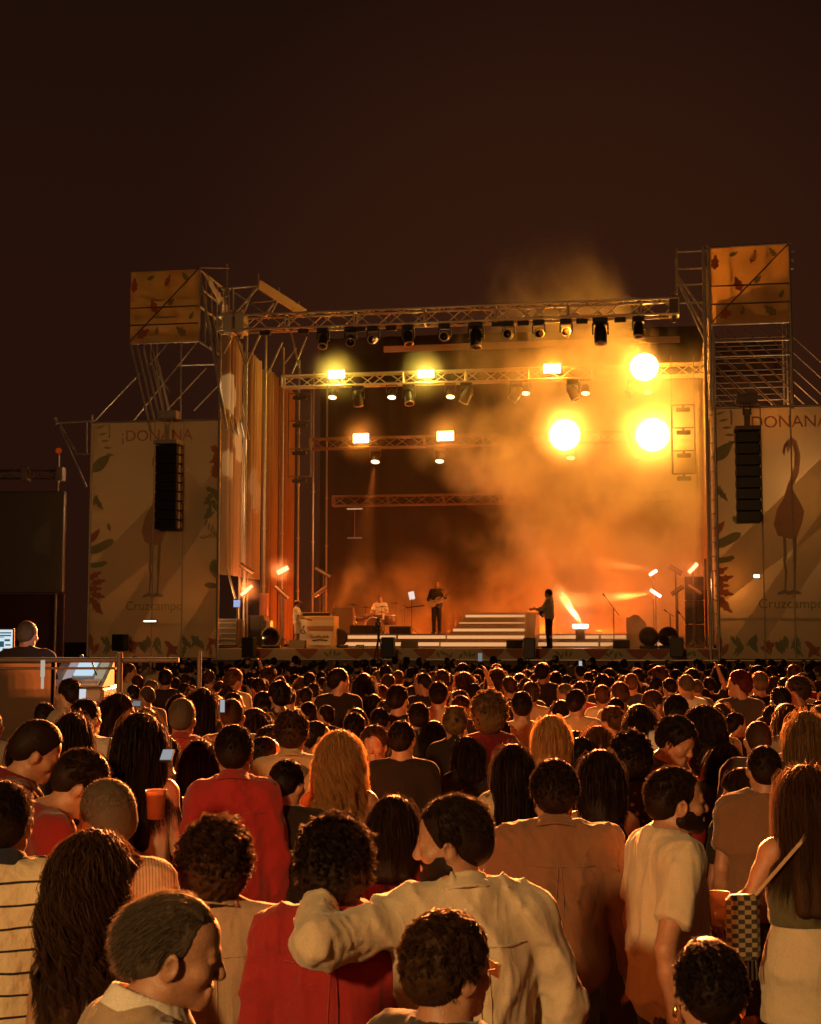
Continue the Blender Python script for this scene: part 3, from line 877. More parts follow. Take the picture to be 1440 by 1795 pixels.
# --- stage: deck, legs, skirt with its printed pattern, raised platform with lit risers
stg = sempty('concert_stage', (SW / 2, 0, 0))
tag(stg, 'wide raised concert stage with a printed skirt and glowing step edges', 'stage')
B0 = (SW / 2, 0, 0)
MB().box((SW / 2, DEPTH / 2, ZD - .06), (SW + .3, DEPTH, .12)).stage('deck', M_DECK, B0, stg)
lg = MB()
for i in range(9):
    for j in range(6): lg.tube((i * SW / 8, .3 + j * 2.6, 0), (i * SW / 8, .3 + j * 2.6, ZD - .12), .04, 6)
lg.stage('substructure', M_STEELD, B0, stg)
rng = random.Random(5)
sk = MB(); sk.box((SW / 2, -.02, ZD - .17), (SW + .34, .03, .34))
def leafpts(cx, cz, L, W, ang, n=7, lobes=0):
    out = []
    for i in range(2 * n):
        t = i / n if i < n else 2 - i / n
        s_ = 1 if i < n else -1
        w = math.sin(math.pi * min(1, max(0, t)) ** .8) * W / 2
        if lobes and i % 2: w *= .55
        x, z = (t - .5) * L, s_ * w
        out.append((cx + x * math.cos(ang) - z * math.sin(ang), cz + x * math.sin(ang) + z * math.cos(ang)))
    return out
def addprint(mb, pts, y, mi): mb.poly([(p[0], y, p[1]) for p in pts], mi)
x = 0.3
while x < SW:
    k = rng.choice([1, 1, 2, 2, 0])
    if k == 2: addprint(sk, [(x, ZD - .01), (x + .75, ZD - .01), (x + .60, ZD - .2), (x + .42, ZD - .33), (x + .2, ZD - .22)], -.041, 2)
    elif k == 1:
        for q in range(4): addprint(sk, leafpts(x + .12 + q * .13, ZD - .10 - rng.random() * .12, .22, .08, rng.uniform(.3, 2.6)), -.041 - .001 * q, 1)
    x += rng.uniform(.55, .95)
sk.stage('skirt', [M_PBAN2, M_GRN, M_RED], B0, stg)
STR = emis('led_riser', (1.0, .46, .17), .85)
STR2 = emis('led_riser_dim', (1.0, .50, .28), .55)
pf = MB(); st_ = MB(); s2 = MB()
zr = .23
xa = S(603, 1120, 4.2).x; xb = S(1172, 1120, 4.2).x
pf.box(((xa + xb) / 2, 8.2, ZD + zr / 2), (xb - xa, 8.0, zr)); pf.box(((xa + xb) / 2, 8.5, ZD + zr * 1.5), (xb - xa, 7.4, zr))
sa, sb = S(775, 1120, 3.2).x, S(925, 1120, 3.2).x
for (x0, x1) in ((xa, S(692, 1120, 4.2).x - .04), (S(692, 1120, 4.2).x, sa - .02), (sb + .25, S(1050, 1120, 4.2).x), (S(1050, 1120, 4.2).x + .04, xb)):
    st_.box(((x0 + x1) / 2, 4.185, ZD + .115), (x1 - x0 - .03, .02, .12))
    st_.box(((x0 + x1) / 2, 4.785, ZD + zr + .12), (x1 - x0 - .03, .02, .11))
pf.stage('platform', M_DECK, B0, stg)
st_.stage('light_strip', STR, B0, stg)
# --- stairs
nst = 5
stair = sempty('stage_stairs', ((sa + sb) / 2, 3.2, ZD))
tag(stair, 'five pale wooden steps with glowing risers in the middle of the stage', 'stairs')
ss = MB(); gl = MB(); BS = ((sa + sb) / 2, 3.2, ZD)
for i in range(nst):
    x0, x1 = sa + i * .16, sb - .02 * i
    y0 = 2.6 + i * .32; z0 = ZD + i * zr
    ss.box(((x0 + x1) / 2, y0 + (5.2 - y0) / 2, z0 + zr / 2), (x1 - x0, 5.2 - y0, zr - .004))
    gl.box(((x0 + x1) / 2, y0 - .012, z0 + zr * .5), (x1 - x0 - .1, .02, (.12, .10, .085, .03, .08)[i]))
sd_ = MB(); sd_.prism([(sb - .02, 2.8, ZD), (sb - .02, 5.2, ZD), (sb - .02, 5.2, ZD + nst * zr), (sb - .02, 3.9, ZD + nst * zr)], (.26, 0, 0)); sd_.stage('side_panel', mat('stair_side', (.09, .04, .018), rough=.7), BS, stair)
ss.stage('steps', M_WOOD, BS, stair)
gl.stage('light_strip', STR, BS, stair)

# --- barrier / pit wall in front
bar = sempty('pit_barrier', (SW / 2, -1.6, 0))
tag(bar, 'long plain barrier with a bright top rail between crowd and stage', 'barrier')
zb = S(820, 1158, -1.6).z
x = -.8; i = 0
while x < SW + 5:
    w = 2.9
    MB().box((x + w / 2, -1.6, zb / 2), (w - .03, .05, zb), bev=.008).stage('panel', mat('barrier_panel', (.17, .085, .05), rough=.7, var=.2, vscale=2), (SW / 2, -1.6, 0), bar)
    x += w
MB().box((SW / 2 + 2.1, -1.63, zb + .02), (SW + 5.8, .09, .035), bev=.01).stage('top_rail', M_ALU, (SW / 2, -1.6, 0), bar)

# --- side drape on the left, in bays between scaffold poles; back drape
def pleat(mb, p0, p1, z0, z1, amp=.12, per=.55, n=None, lean=0):
    p0 = Vector(p0); p1 = Vector(p1); L = (p1 - p0).length; n = n or int(L / per * 8); d = (p1 - p0) / L; nv = Vector((-d.y, d.x, 0))
    rr = random.Random(int(L * 100 + p0.y * 37)); w0 = rr.uniform(0, 6)
    nz = 10; vs = []
    for j in range(nz + 1):
        t = j / nz
        for i in range(n + 1):
            s_ = i / n * L
            a = amp * math.sin(s_ / per * 6.283 + w0 + 1.3 * math.sin(s_ * .9) + .3 * math.sin(t * 4 + s_)) * (.6 + .4 * math.sin(s_ * 2.3 + 1))
            p = p0 + d * s_ + nv * a
            vs.append((p.x, p.y, z0 + (z1 - z0) * t))
    mb.add(vs, [[j * (n + 1) + i, j * (n + 1) + i + 1, (j + 1) * (n + 1) + i + 1, (j + 1) * (n + 1) + i] for j in range(nz) for i in range(n)], 0, True)
ZT = S(388, 578, 0).z
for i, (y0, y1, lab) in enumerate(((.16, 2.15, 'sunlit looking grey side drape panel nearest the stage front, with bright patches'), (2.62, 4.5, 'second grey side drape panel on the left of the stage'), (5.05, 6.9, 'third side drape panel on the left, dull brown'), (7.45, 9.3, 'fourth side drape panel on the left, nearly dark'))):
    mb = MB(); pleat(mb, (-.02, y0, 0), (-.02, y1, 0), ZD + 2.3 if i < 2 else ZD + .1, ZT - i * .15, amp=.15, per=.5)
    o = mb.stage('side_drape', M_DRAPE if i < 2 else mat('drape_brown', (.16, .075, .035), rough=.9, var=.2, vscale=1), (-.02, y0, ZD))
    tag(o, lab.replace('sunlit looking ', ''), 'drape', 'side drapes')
mb = MB(); pleat(mb, (SW + .1, .2, 0), (SW + .1, 12, 0), ZD + .1, ZT + .2, amp=.04, per=.8)
tag(mb.stage('side_drape', M_DRAPE, (SW + .1, .2, ZD)), 'long pale drape on the right side of the stage, glowing yellow', 'drape', 'side drapes')
mb = MB(); pleat(mb, (-.3, DEPTH + .2, 0), (SW + .5, DEPTH + .2, 0), ZD, S(700, 600, DEPTH).z + .3, amp=.07, per=.9)
tag(mb.stage('back_drape', M_BLKC, (SW / 2, DEPTH + .2, ZD)), 'tall black pleated drape closing the back of the stage', 'drape')
mb = MB(); zz = S(860, 606, DEPTH - .4).z
mb.box((SW / 2 + 1, DEPTH - .4, zz), (SW - 3, .12, .26), bev=.02)
tag(mb.stage('back_beam', mat('beam_paint', (.30, .20, .13), rough=.6), (SW / 2 + 1, DEPTH - .4, zz)), 'long pale beam high across the back of the stage', 'beam')
# scaffold posts along the left side
for i in range(7):
    y = .02 + 2.4 * i
    mb = MB(); mb.tube((-.12 + (.16 if i else 0), y, 0), (-.12 + (.16 if i else 0), y, ZT + .9), .045 if i < 4 else .04, 8)
    for k in range(1, 6): mb.lathe([(.062, -.03), (.062, .03)], (-.12 + (.16 if i else 0), y, k * 2.0), 8)
    tag(mb.stage('scaffold_post', M_STEEL, (-.12, y, 0)), ['tall galvanised scaffold post at the front left corner of the stage', 'scaffold post between the first and second side drape panels', 'scaffold post between the second and third side drape panels', 'scaffold post between the third and fourth side drape panels', 'scaffold post behind the last side drape panel, in shadow', 'thin dark scaffold post before the rearmost left corner', 'scaffold post at the rear left corner beside the black drape'][i], 'post', 'scaffold posts down the left side of the stage')
# front right corner post with rungs
mb = MB(); xr = S(1247, 900, 0).x
mb.tube((xr - .08, -.1, 0), (xr - .08, -.1, S(1243, 432, 0).z), .05, 8); mb.tube((xr + .16, -.1, 0), (xr + .16, -.1, S(1250, 580, 0).z), .045, 8)
for k in range(26): mb.tube((xr - .08, -.1, .4 + k * .42), (xr + .16, -.1, .4 + k * .42), .016, 5)
tag(mb.stage('ladder_post', M_STEEL, (xr, -.1, 0)), 'double steel post with rungs at the right front corner of the stage', 'post')

# --- trusses
def truss_thing(a, b, lab, w=.42, h=.5, r=.038, seg=.55, m=M_ALU, extra=None):
    a = Vector(a); b = Vector(b); mb = MB(); mb.truss(a, b, w, h, r, seg)
    o = mb.stage('lighting_truss', m, tuple(a)); tag(o, lab, 'truss', 'horizontal lighting trusses'); return o
zf = (S(720, 562, 0).z + S(720, 548, 0).z * 0) 
z1 = S(400, 564, -.2).z; z2 = S(1160, 545, -.2).z; zf = (z1 + z2) / 2
truss_thing((S(385, 560, -.2).x, -.2, zf), (S(1190, 545, -.2).x, -.2, zf), 'front lighting truss across the stage opening, nearest and highest, hung with moving heads', .5, .46)
R2, R3, R4 = 6.0, 9.5, 13.2
zt2 = S(760, 662, R2).z; zt3 = S(700, 775, R3).z; zt4 = S(760, 876, R4).z
truss_thing((S(497, 662, R2).x, R2, zt2), (S(1238, 662, R2).x, R2, zt2), 'second lighting truss, level with the greenish lamps', .4, .40)
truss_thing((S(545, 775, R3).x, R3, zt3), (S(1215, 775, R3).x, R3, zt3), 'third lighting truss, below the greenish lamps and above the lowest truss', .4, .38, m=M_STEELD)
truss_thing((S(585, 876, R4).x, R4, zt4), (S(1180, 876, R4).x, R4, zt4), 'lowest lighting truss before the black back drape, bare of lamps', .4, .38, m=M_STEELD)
# corner blocks of the front truss
for px, lab in ((404, 'square steel sleeve block left end of the front truss, outer'), (424, 'square steel sleeve block left end of the front truss, inner'), (1182, 'square steel sleeve block at the right end of the front truss')):
    p = S(px, 562, -.2); mb = MB(); mb.box((p.x, -.2, zf), (.30, .56, .66 if px < 1000 else .5), bev=.03); mb.tube((p.x, -.2, zf - .45), (p.x, -.2, zf + .45), .06)
    tag(mb.stage('sleeve_block', M_ALU if px < 1000 else M_STEELD, (p.x, -.2, zf)), lab, 'truss block')
# vertical ladder frames with lamps, left and right wings
def hang_frame(px0, px1, pya, pyb, d, lab, m):
    a = S(px0, pya, d); b = S(px1, pyb, d); mb = MB()
    for x in (a.x, b.x): mb.tube((x, d, a.z), (x, d, b.z), .03, 6)
    for k in range(4):
        z = a.z + (b.z - a.z) * k / 3; mb.tube((a.x, d, z), (b.x, d, z), .025, 6)
        mb.box(((a.x + b.x) / 2, d, z - .16), ((b.x - a.x) * .62, .16, .13), 1, bev=.02)
        mb.tube(((a.x + b.x) / 2, d, z), ((a.x + b.x) / 2, d, z - .12), .04, 6, 1)
    mb.tube((a.x, d, a.z), (a.x, d, zt2 + .2), .012, 5); mb.tube((b.x, d, a.z), (b.x, d, zt2 + .2), .012, 5)
    return tag(mb.stage('lamp_ladder', [m, M_BLK], (a.x, d, b.z)), lab, 'hanging frame')
hang_frame(507, 545, 690, 835, R2 + .6, 'dark hanging ladder frame of side lamps near the left drapes', M_STEELD)
hang_frame(1178, 1220, 710, 830, 4.5, 'hanging ladder frame of side lamps in the yellow smoke on the right', M_STEELD)

# --- roof end over the left front corner: frame tubes, raised beam with upstands
rf = sempty('roof_frame', (0, 0, ZT)); BR = (0, 0, ZT)
tag(rf, 'bare tube roof frame rising over the left corner of the stage', 'roof frame')
mb = MB()
def seg(mb, p, q, r=.035, d0=0.0, d1=None, mi=0, n=6):
    d1 = d0 if d1 is None else d1
    mb.tube(S(p[0], p[1], d0), S(q[0], q[1], d1), r, n, mi)
seg(mb, (388, 506), (452, 500), .045, .8); seg(mb, (440, 530), (480, 527), .03, 1.2)
seg(mb, (405, 507), (470, 552), .035, .9); seg(mb, (452, 503), (410, 552), .035, .3); seg(mb, (446, 503), (426, 552), .03, .3); seg(mb, (487, 527), (470, 560), .03, .6)
seg(mb, (480, 531), (464, 552), .03, .6); seg(mb, (412, 580), (431, 640), .035, .2); seg(mb, (431, 640), (462, 575), .035, .2); seg(mb, (412, 578), (393, 620), .03, .2)
seg(mb, (495, 600), (470, 655), .03, 1.2); seg(mb, (510, 580), (527, 655), .03, 2.0); seg(mb, (538, 590), (512, 655), .025, 2.4); seg(mb, (520, 610), (497, 640), .02, 2.4)
for (px, a, b, d) in ((453, 478, 506, .8), (489, 504, 530, 1.6), (524, 528, 555, 2.4), (398, 463, 520, .8)): seg(mb, (px, a), (px, b), .035, d)
for px in (395, 401, 409): seg(mb, (px, 505), (px, 560), .03, .4)
mb.stage('tubes', M_STEEL, BR, rf)
mb = MB(); a = S(453, 498, .8); b = S(535, 550, 2.6)
mb.bar(a, b, .10, .30); mb.stage('rafter', mat('rafter_paint', (.62, .52, .36), rough=.6), BR, rf)

# --- left tower: box banner on raking struts
def tube_grid(mb, pts): pass
lt = sempty('left_scaffold_tower', (S(290, 700, 0).x, 0, 0)); lt.name = 'scaffold_tower'
BL = (S(290, 700, 0).x, 0, 0)
tag(lt, 'scaffold tower with yellow banner on raking struts, upper left of the stage', 'scaffold tower')
mb = MB()
zA, zB, zC = S(290, 475, 0).z, S(290, 600, 0).z, S(290, 738, 0).z
xl, xr_ = S(230, 540, 0).x, S(350, 540, 0).x
for i in range(5):
    d = i * .62
    mb.tube((xl, d, zB), (xl + .72, d, zC - .3), .042, 6); mb.tube((xr_, d, zB + (2.1 if i < 1 else 1.2)), (xr_ + .95, d, zC - .3), .045, 6)
    mb.tube((xl, d, zA), (xl, d, zB), .03, 6); mb.tube((xr_, d, zA), (xr_, d, zB), .03, 6)
for z in (zA, zA - .6, zA - 1.2, zB, ): mb.tube((xr_, 0, z), (xr_, 3.0, z), .04, 6)
for z in (zA, zA - .95, zA - 1.5, zB): mb.tube((xl, 0, z), (xr_, 0, z), .035, 6); 
mb.tube((xl, 3.0, zA), (xr_, 3.0, zA), .035, 6); mb.tube((xr_, 0, zA + .06), (xr_ + .9, .2, zA + .06), .03, 6)
mb.tube((xl + .7, 2.5, zB - .25), (xr_ + .9, 2.5, zB - .25), .03, 6)
for k in range(5): mb.tube((xr_ + .05, .1 + k * .12, zA - .02), (xr_ + .05 + .3, 1.9, zA - 1.2 + .1 * k), .02, 5)
for (p, q) in (((245, 655), (166, 738)), ((345, 600), (234, 738)), ((362, 645), (275, 738)), ((388, 670), (340, 720)), ((293, 603), (262, 640)), ((280, 640), (302, 738)), ((318, 600), (317, 738)), ((268, 610), (292, 738)), ((300, 690), (272, 650))): seg(mb, p, q, .022, 2.0)
mb.stage('frame', M_STEEL, BL, lt)
def cloth(mb, x0, x1, z0, z1, y, mi=0, amp=.04, seed=1, nx=24, nz=18):
    rr = random.Random(seed); ph = [rr.uniform(0, 6) for _ in range(6)]
    vs = []
    for j in range(nz + 1):
        for i in range(nx + 1):
            u, v = i / nx, j / nz
            a = amp * (math.sin(u * 9 + v * 5 + ph[0]) + .6 * math.sin(u * 4 - v * 11 + ph[1]) + .5 * math.sin(v * 17 + u * 3 + ph[2])) * (u * (1 - u) * v * (1 - v)) ** .5 * 2
            vs.append((x0 + (x1 - x0) * u, y + a, z0 + (z1 - z0) * v))
    mb.add(vs, [[j * (nx + 1) + i, j * (nx + 1) + i + 1, (j + 1) * (nx + 1) + i + 1, (j + 1) * (nx + 1) + i] for j in range(nz) for i in range(nx)], mi, True)
def tower_banner(x0, x1, z0, z1, y, base, parent, seed):
    mb = MB(); cloth(mb, x0, x1, z0, z1, y, 0, .12, seed)
    rr = random.Random(seed)
    for (u, v, L, W, a, mi) in ((.06, .8, .5, .28, 1.5, 1), (.55, .85, .45, .2, 1.2, 1), (.3, .9, .3, .16, .4, 2), (.8, .9, .35, .2, 2.2, 2), (.35, .5, .5, .3, 1.9, 1), (.6, .55, .3, .2, .8, 2), (.2, .12, .5, .3, .6, 1), (.4, .15, .3, .18, 1.4, 2), (.75, .14, .45, .3, 2.4, 2), (.9, .35, .3, .16, 1.1, 2)):
        addprint(mb, leafpts(x0 + (x1 - x0) * u, z0 + (z1 - z0) * v, L, W, a, 7, 1), y - .055 - rr.random() * .01, mi)
    mb.stage('banner', [M_YBAN, M_YRED, M_YGRN], base, parent)
    mb = MB(); mb.tube((x0, y - .09, z0), (x1, y - .09, z1), .022, 6)
    for v in (.24, .48): mb.tube((x0, y - .09, z0 + (z1 - z0) * v), (x1, y - .09, z0 + (z1 - z0) * v), .022, 6)
    mb.stage('brace', M_STEELD, base, parent)
tower_banner(xl, xr_, zB, zA, -.06, BL, lt, 3)

# --- right tower
rt = sempty('scaffold_tower', (S(1315, 600, 0).x, 0, 0)); BRT = (S(1315, 600, 0).x, 0, 0)
tag(rt, 'tall scaffold tower with a yellow banner over dark lattice at the upper right', 'scaffold tower')
x0, x1 = S(1244, 500, 0).x, S(1385, 500, 0).x
zA2, zB2, zC2 = S(1315, 432, 0).z, S(1315, 565, 0).z, S(1315, 712, 0).z
mb = MB()
for d in (0, 1.25, 2.5):
    for x in (x0 + (.05 if d else 0), x1): mb.tube((x, d, zC2 - .1), (x, d, zA2 + .1), .05 if d == 0 else .035, 8)
mb.stage('posts', M_STEEL, BRT, rt); mb = MB()
for i in range(7):
    z = zC2 + (zB2 - zC2) * i / 6.5
    for d in (1.25, 2.5): mb.tube((x0, d, z), (x1, d, z), .02, 5)
for d in (.8, 2.5):
    for i in range(-4, 6):
        xa_ = x0 + i * .5; L = min(2.4, zB2 - zC2)
        xs, zs = xa_, zB2 - .02
        if xs < x0: zs -= (x0 - xs); xs = x0
        xe = min(x1, xs + (zs - zC2)); ze = zs - (xe - xs)
        if ze < zs - .1: mb.tube((xs, d, zs), (xe, d, ze), .018 if d > 1 else .024, 5)
mb.stage('lattice', M_STEELD, BRT, rt); mb = MB()
mb.tube((x0, 0, zB2 - .55), (x1, 0, zB2 - .55), .035, 6); mb.tube((x0, 0, zB2 - 1.0), (x1, 0, zB2 - 1.0), .025, 6); mb.tube((x0, 0, zB2 - .02), (x1, 0, zB2 - .02), .045, 6)
for y in (455, 470, 440): seg(mb, (1385, y), (1392, y), .04, 0)
xe = S(1188, 480, 0).x
for py in (440, 470, 498, 530): mb.tube((xe, 0, S(1215, py, 0).z), (x0, 0, S(1215, py, 0).z), .028, 6)
mb.tube((xe, 0, S(1188, 436, 0).z), (xe, 0, S(1188, 500, 0).z), .035, 6); mb.tube((xe, 1.2, S(1188, 436, 0).z), (xe, 1.2, S(1188, 500, 0).z), .03, 6)
mb.tube((x0, 0, zA2), (x1 + .1, 0, zA2 + .04), .05, 6)
for (p, q) in (((1190, 490), (1243, 592)), ((1192, 500), (1243, 612)), ((1187, 480), (1243, 560))): seg(mb, p, q, .03, 0)
mb.stage('frame', M_STEEL, BRT, rt)
mb = MB(); cloth(mb, x0 + .02, x1 - .02, zC2, zB2 + .1, 3.0, 0, .03, 9)
mb.stage('netting', mat('dark_netting', (.035, .018, .012), rough=.95), BRT, rt)
tower_banner(x0 + .04, x1 - .02, zB2, zA2, -.06, BRT, rt, 8)
mb = MB()
for i, py in enumerate((585, 612, 640, 662, 685)):
    a = S(1385, py, .3 * i); mb.tube(a, (a.x + 3.2, .3 * i, a.z - 3.2), .02, 5)
tag(mb.stage('guy_tubes', M_STEEL, (x1, 0, zC2)), 'five parallel raking brace tubes to the right of the tall tower', 'brace')

# --- wing banners (printed mesh on scaffold)
def wing(x0, x1, z0, z1, base, parent, mirror, title, foot):
    mb = MB()
    mb.box(((x0 + x1) / 2, .02, (z0 + z1) / 2), (x1 - x0, .02, z1 - z0), 0)
    W = 4.3; X = lambda u: (x0 + u * W)
    H = z1 - z0; Z = lambda v: z1 - v * H
    y = .004
    def P(pts, mi):
        nonlocal y; y -= .0006
        q = [(min(x1, max(x0, X(a))), Z(b)) for a, b in pts]
        if max(p[0] for p in q) - min(p[0] for p in q) > .02: addprint(mb, q, y, mi)
    # wide pale diagonal bands
    for v0, v1 in ((.62, .80), (1.02, 1.20), (1.50, 1.70)):
        pts = []
        P([(0, max(0, v0)), (min(1, v0 / .42 * .5), max(0, v0 - .42)), (min(1, v1 / .42 * .5), max(0, v1 - .42)), (0, min(1, v1))] if v1 <= 1 else [(max(0, (v0 - 1) * 1.2), 1.0), (1, max(0, v0 - .84)), (1, min(1, v1 - .84)), (min(1, (v1 - 1) * 1.2), 1.0)], 5)
    def leaf(u, v, L, W_, a, mi, lob=0): P([((p[0] / W), p[1] / H) for p in leafpts(u * W, v * H, L, W_, a, 7, lob)], mi)
    leaf(.07, .175, .85, .38, -.75, 1)
    for k in range(5): leaf(.06 + .02 * k, .02 + .03 * k, .30, .08, -.3 + .12 * k, 1)
    for k in range(3): leaf(.13, .02 + .02 * k, .22, .06, 1.2 + .2 * k, 1)
    for k in range(7): leaf(.92 + .03 * math.sin(k * 2), .30 + .035 * k * .5, .45, .22, .4 + k * .9, 1, 1)
    for k in range(6): leaf(.955 + .02 * math.sin(k * 3), .13 + .02 * k, .5, .28, .5 + k * 1.1, 2, 1)
    leaf(.06, .35, .5, .22, .9, 1, 1); leaf(.03, .335, .4, .2, 1.9, 1, 1)
    leaf(.14, .45, .3, .16, 1.3, 1, 1)
    leaf(.03, .485, .6, .22, -.9, 2)
    P([(0, .535), (.05, .522), (.11, .505), (.15, .498), (.18, .503), (.175, .520), (.13, .540), (.06, .560), (0, .565)], 1)
    P([(0, .60), (.06, .598), (.12, .592), (.135, .602), (.10, .617), (.04, .622), (0, .620)], 1)
    for k in range(6): leaf(.035 + .03 * (k % 2), .655 + .028 * k, .55, .26, -.5 + .25 * k, 2, 1)
    # red fern twig on the outer side
    P([(.995, .50), (.93, .44), (.925, .445), (.99, .51)], 4)
    for k in range(5): leaf(.88 + .022 * k, .44 + .015 * k, .30, .075, 1.9 - .15 * k, 4); leaf(.86 + .03 * k, .50 - .004 * k, .26, .07, .25 + .1 * k, 4)
    leaf(.95, .63, .62, .34, 1.5, 1); leaf(.93, .70, .5, .2, .1, 1)
    # bottom foliage
    rr = random.Random(4)
    for k in range(10):
        u = .03 + k * .1; mi = 1 if k % 3 else 2
        for q in range(4): leaf(u + rr.uniform(-.02, .03), .945 + rr.uniform(-.02, .03), .42, .16, rr.uniform(.6, 2.5), mi, k % 2)
    # long-legged pink bird
    P([(.50, .30), (.47, .36), (.42, .41), (.395, .47), (.42, .515), (.50, .53), (.55, .52), (.58, .47), (.60, .42), (.56, .37)], 3)
    P([(.52, .33), (.57, .27), (.585, .20), (.56, .14), (.53, .125), (.50, .14), (.49, .165), (.50, .19), (.515, .165), (.535, .16), (.545, .19), (.54, .24), (.50, .31)], 3)
    P([(.505, .135), (.475, .155), (.465, .185), (.478, .20), (.488, .165), (.505, .16)], 4)
    P([(.455, .52), (.475, .52), (.478, .60), (.470, .62), (.480, .655), (.468, .73), (.458, .73), (.462, .655), (.452, .62), (.458, .58)], 4)
    P([(.525, .52), (.545, .52), (.540, .62), (.534, .66), (.530, .73), (.516, .73), (.522, .66), (.516, .62)], 4)
    for u in (.455, .515): P([(u - .045, .742), (u, .728), (u + .05, .738), (u + .055, .748), (u, .744), (u - .04, .75)], 4)
    for txt, u, v, s_, mi in ((title, .5, .065, .50, 2), (foot, .5, .785, .40, 1)):
        vs, fs = text_mesh(txt, s_)
        mb.add([(X(u) + a.x, y - .006, Z(v) + a.y) for a in vs if True], fs, mi)
    # keep lettering on the cloth that exists
    mb.v = [(min(x1, a[0]), a[1], a[2]) if a[0] > x1 else a for a in mb.v]
    mb.stage('printed_banner', [M_PBAN, M_GRN, M_RED, M_PINK, M_DKP, M_PBAN2], base, parent)
zW, zW0 = S(270, 738, 0).z, S(270, 1153, 0).z
xL0, xL1 = S(160, 900, 0).x, -.12
wl = sempty('banner_wall', (xL0, 0, 0)); BW = (xL0, 0, 0)
tag(wl, 'tall printed banner wall left of the stage, with leaves and a long-legged pink bird', 'banner')
wing(xL0, xL1, zW0, zW, BW, wl, False, '¡DONANA', 'Cruzcampo')
mb = MB()
for x in (xL0 - .03, xL1 + .03): mb.tube((x, -.02, 0), (x, -.02, zW + .25), .04, 8)
for x in (S(270, 900, 0).x, S(322, 900, 0).x): mb.tube((x, -.05, 0), (x, -.05, zW), .018, 6)
mb.tube((xL0, -.03, zW), (xL1, -.03, zW), .035, 8); mb.tube((xL0, .06, zW0 + 1.05), (xL1, .06, zW0 + 1.05), .02, 6)
for x in (xL0, (xL0 + xL1) / 2, xL1):
    mb.tube((x, 2.4, 0), (x, 2.4, zW), .035, 6); mb.tube((x, 0, zW), (x, 2.4, zW), .03, 6)
a = S(95, 733, 0)
mb.tube((a.x, 0, S(130, 740, 0).z), (xL0, 0, S(130, 738, 0).z), .035, 6); mb.tube((a.x, 0, a.z), (a.x + .1, 0, a.z - .2), .06, 6)
for (p, q) in (((104, 742), (135, 795)), ((135, 795), (155, 796)), ((104, 748), (152, 853)), ((152, 740), (152, 795))): seg(mb, p, q, .028, 0)
mb.stage('frame', M_STEEL, BW, wl)
zV = S(1340, 713, 0).z; xR0 = S(1252, 900, 0).x; xR1 = xR0 + 4.4
wr_ = sempty('banner_wall', (xR0, 0, 0)); BW2 = (xR0, 0, 0)
tag(wr_, 'tall printed banner wall right of the stage, cut by the picture edge', 'banner')
wing(xR0, xR1, zW0, zV, BW2, wr_, True, '¡DONANA', 'Cruzcampo')
mb = MB()
for x, r in ((S(1337, 900, 0).x, .02), (S(1390, 900, 0).x, .022)): mb.tube((x, -.05, 0), (x, -.05, zV), r, 6)
mb.tube((xR0, -.03, zV), (xR1, -.03, zV), .04, 8); mb.tube((xR0, .06, zW0 + 1.2), (xR1, .06, zW0 + 1.2), .02, 6); mb.tube((xR1, 0, 0), (xR1, 0, zV), .04, 8)
for x in (xR0, (xR0 + xR1) / 2, xR1): mb.tube((x, 2.4, 0), (x, 2.4, zV), .035, 6); mb.tube((x, 0, zV), (x, 2.4, zV), .03, 6)
mb.stage('frame', M_STEEL, BW2, wr_)
# ================================================================== lamps (with their own lights, and added spots without fixtures)
def spot_at(name, p, target, energy, color, angle, blend=.4, radius=.08):
    return add_spot(name, p, target, energy, color, angle, blend, radius)
def point_at(name, p, energy, color, radius=.1):
    ld = bpy.data.lights.new(name, 'POINT'); ld.energy = energy; ld.color = color; ld.shadow_soft_size = radius
    lo = bpy.data.objects.new(name, ld); COL.objects.link(lo); lo.location = p; return lo
# bright blinders aimed at the crowd
def blinder(px, py, d, wpx, hpx, color, strength, energy, lab, zt, spot=0):
    p = S(px, py, d); k = 1 / (FPX / (L2W(p.x, d, p.z).y))
    w, h = wpx * k, hpx * k
    root = sempty('blinder_lamp', (p.x, d, p.z)); tag(root, lab, 'stage lamp', 'bright lamps aimed at the crowd'); B = (p.x, d, p.z)
    MB().box((p.x, d + .12, p.z), (w + .08, .2, h + .08), bev=.03).stage('housing', M_BLK, B, root)
    mb = MB()
    if strength > 60: mb.lathe([(.001, -.10), (h * .45, -.075), (h * .82, .0), (h * .82, .03)], (p.x, d, p.z), 24, rot=Matrix.Rotation(-math.pi / 2, 3, 'X') @ Matrix.Rotation(math.pi, 3, 'X') if False else Matrix.Rotation(math.pi / 2, 3, 'X') @ Matrix.Rotation(math.pi, 3, 'X'))  # oversized glowing disc: the lamp's halo is built into its face
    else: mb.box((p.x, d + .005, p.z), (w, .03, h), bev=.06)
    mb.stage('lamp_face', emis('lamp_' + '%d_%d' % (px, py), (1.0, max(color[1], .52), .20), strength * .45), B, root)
    mb = MB()
    for s_ in (-1, 1): mb.bar((p.x + s_ * (w / 2 + .07), d + .12, p.z), (p.x + s_ * (w / 2 + .07), d + .12, zt), .03, .03)
    mb.stage('bracket', M_STEELD, B, root)
    # the lamp's light: thrown forward
    W = L2W(p.x, d - .12, p.z)
    if energy: point_at('lamp_glow', W, energy, color, .12)
    if spot:                                                  # added spot in open air before the smoke, rims the crowd along this beam
        q = L2W(p.x, d, p.z); t_ = Vector((0.15 * W.x, 3.0, 3.2)); f_ = (q - Vector((0, 0, 0)) - L2W(p.x, -.8, p.z)).length / max(1e-3, (q - t_).length)
        spot_at('lamp_throw', q.lerp(t_, min(.5, f_)), t_, spot, (1.0, .27, .055), 34, 1.0, .3)
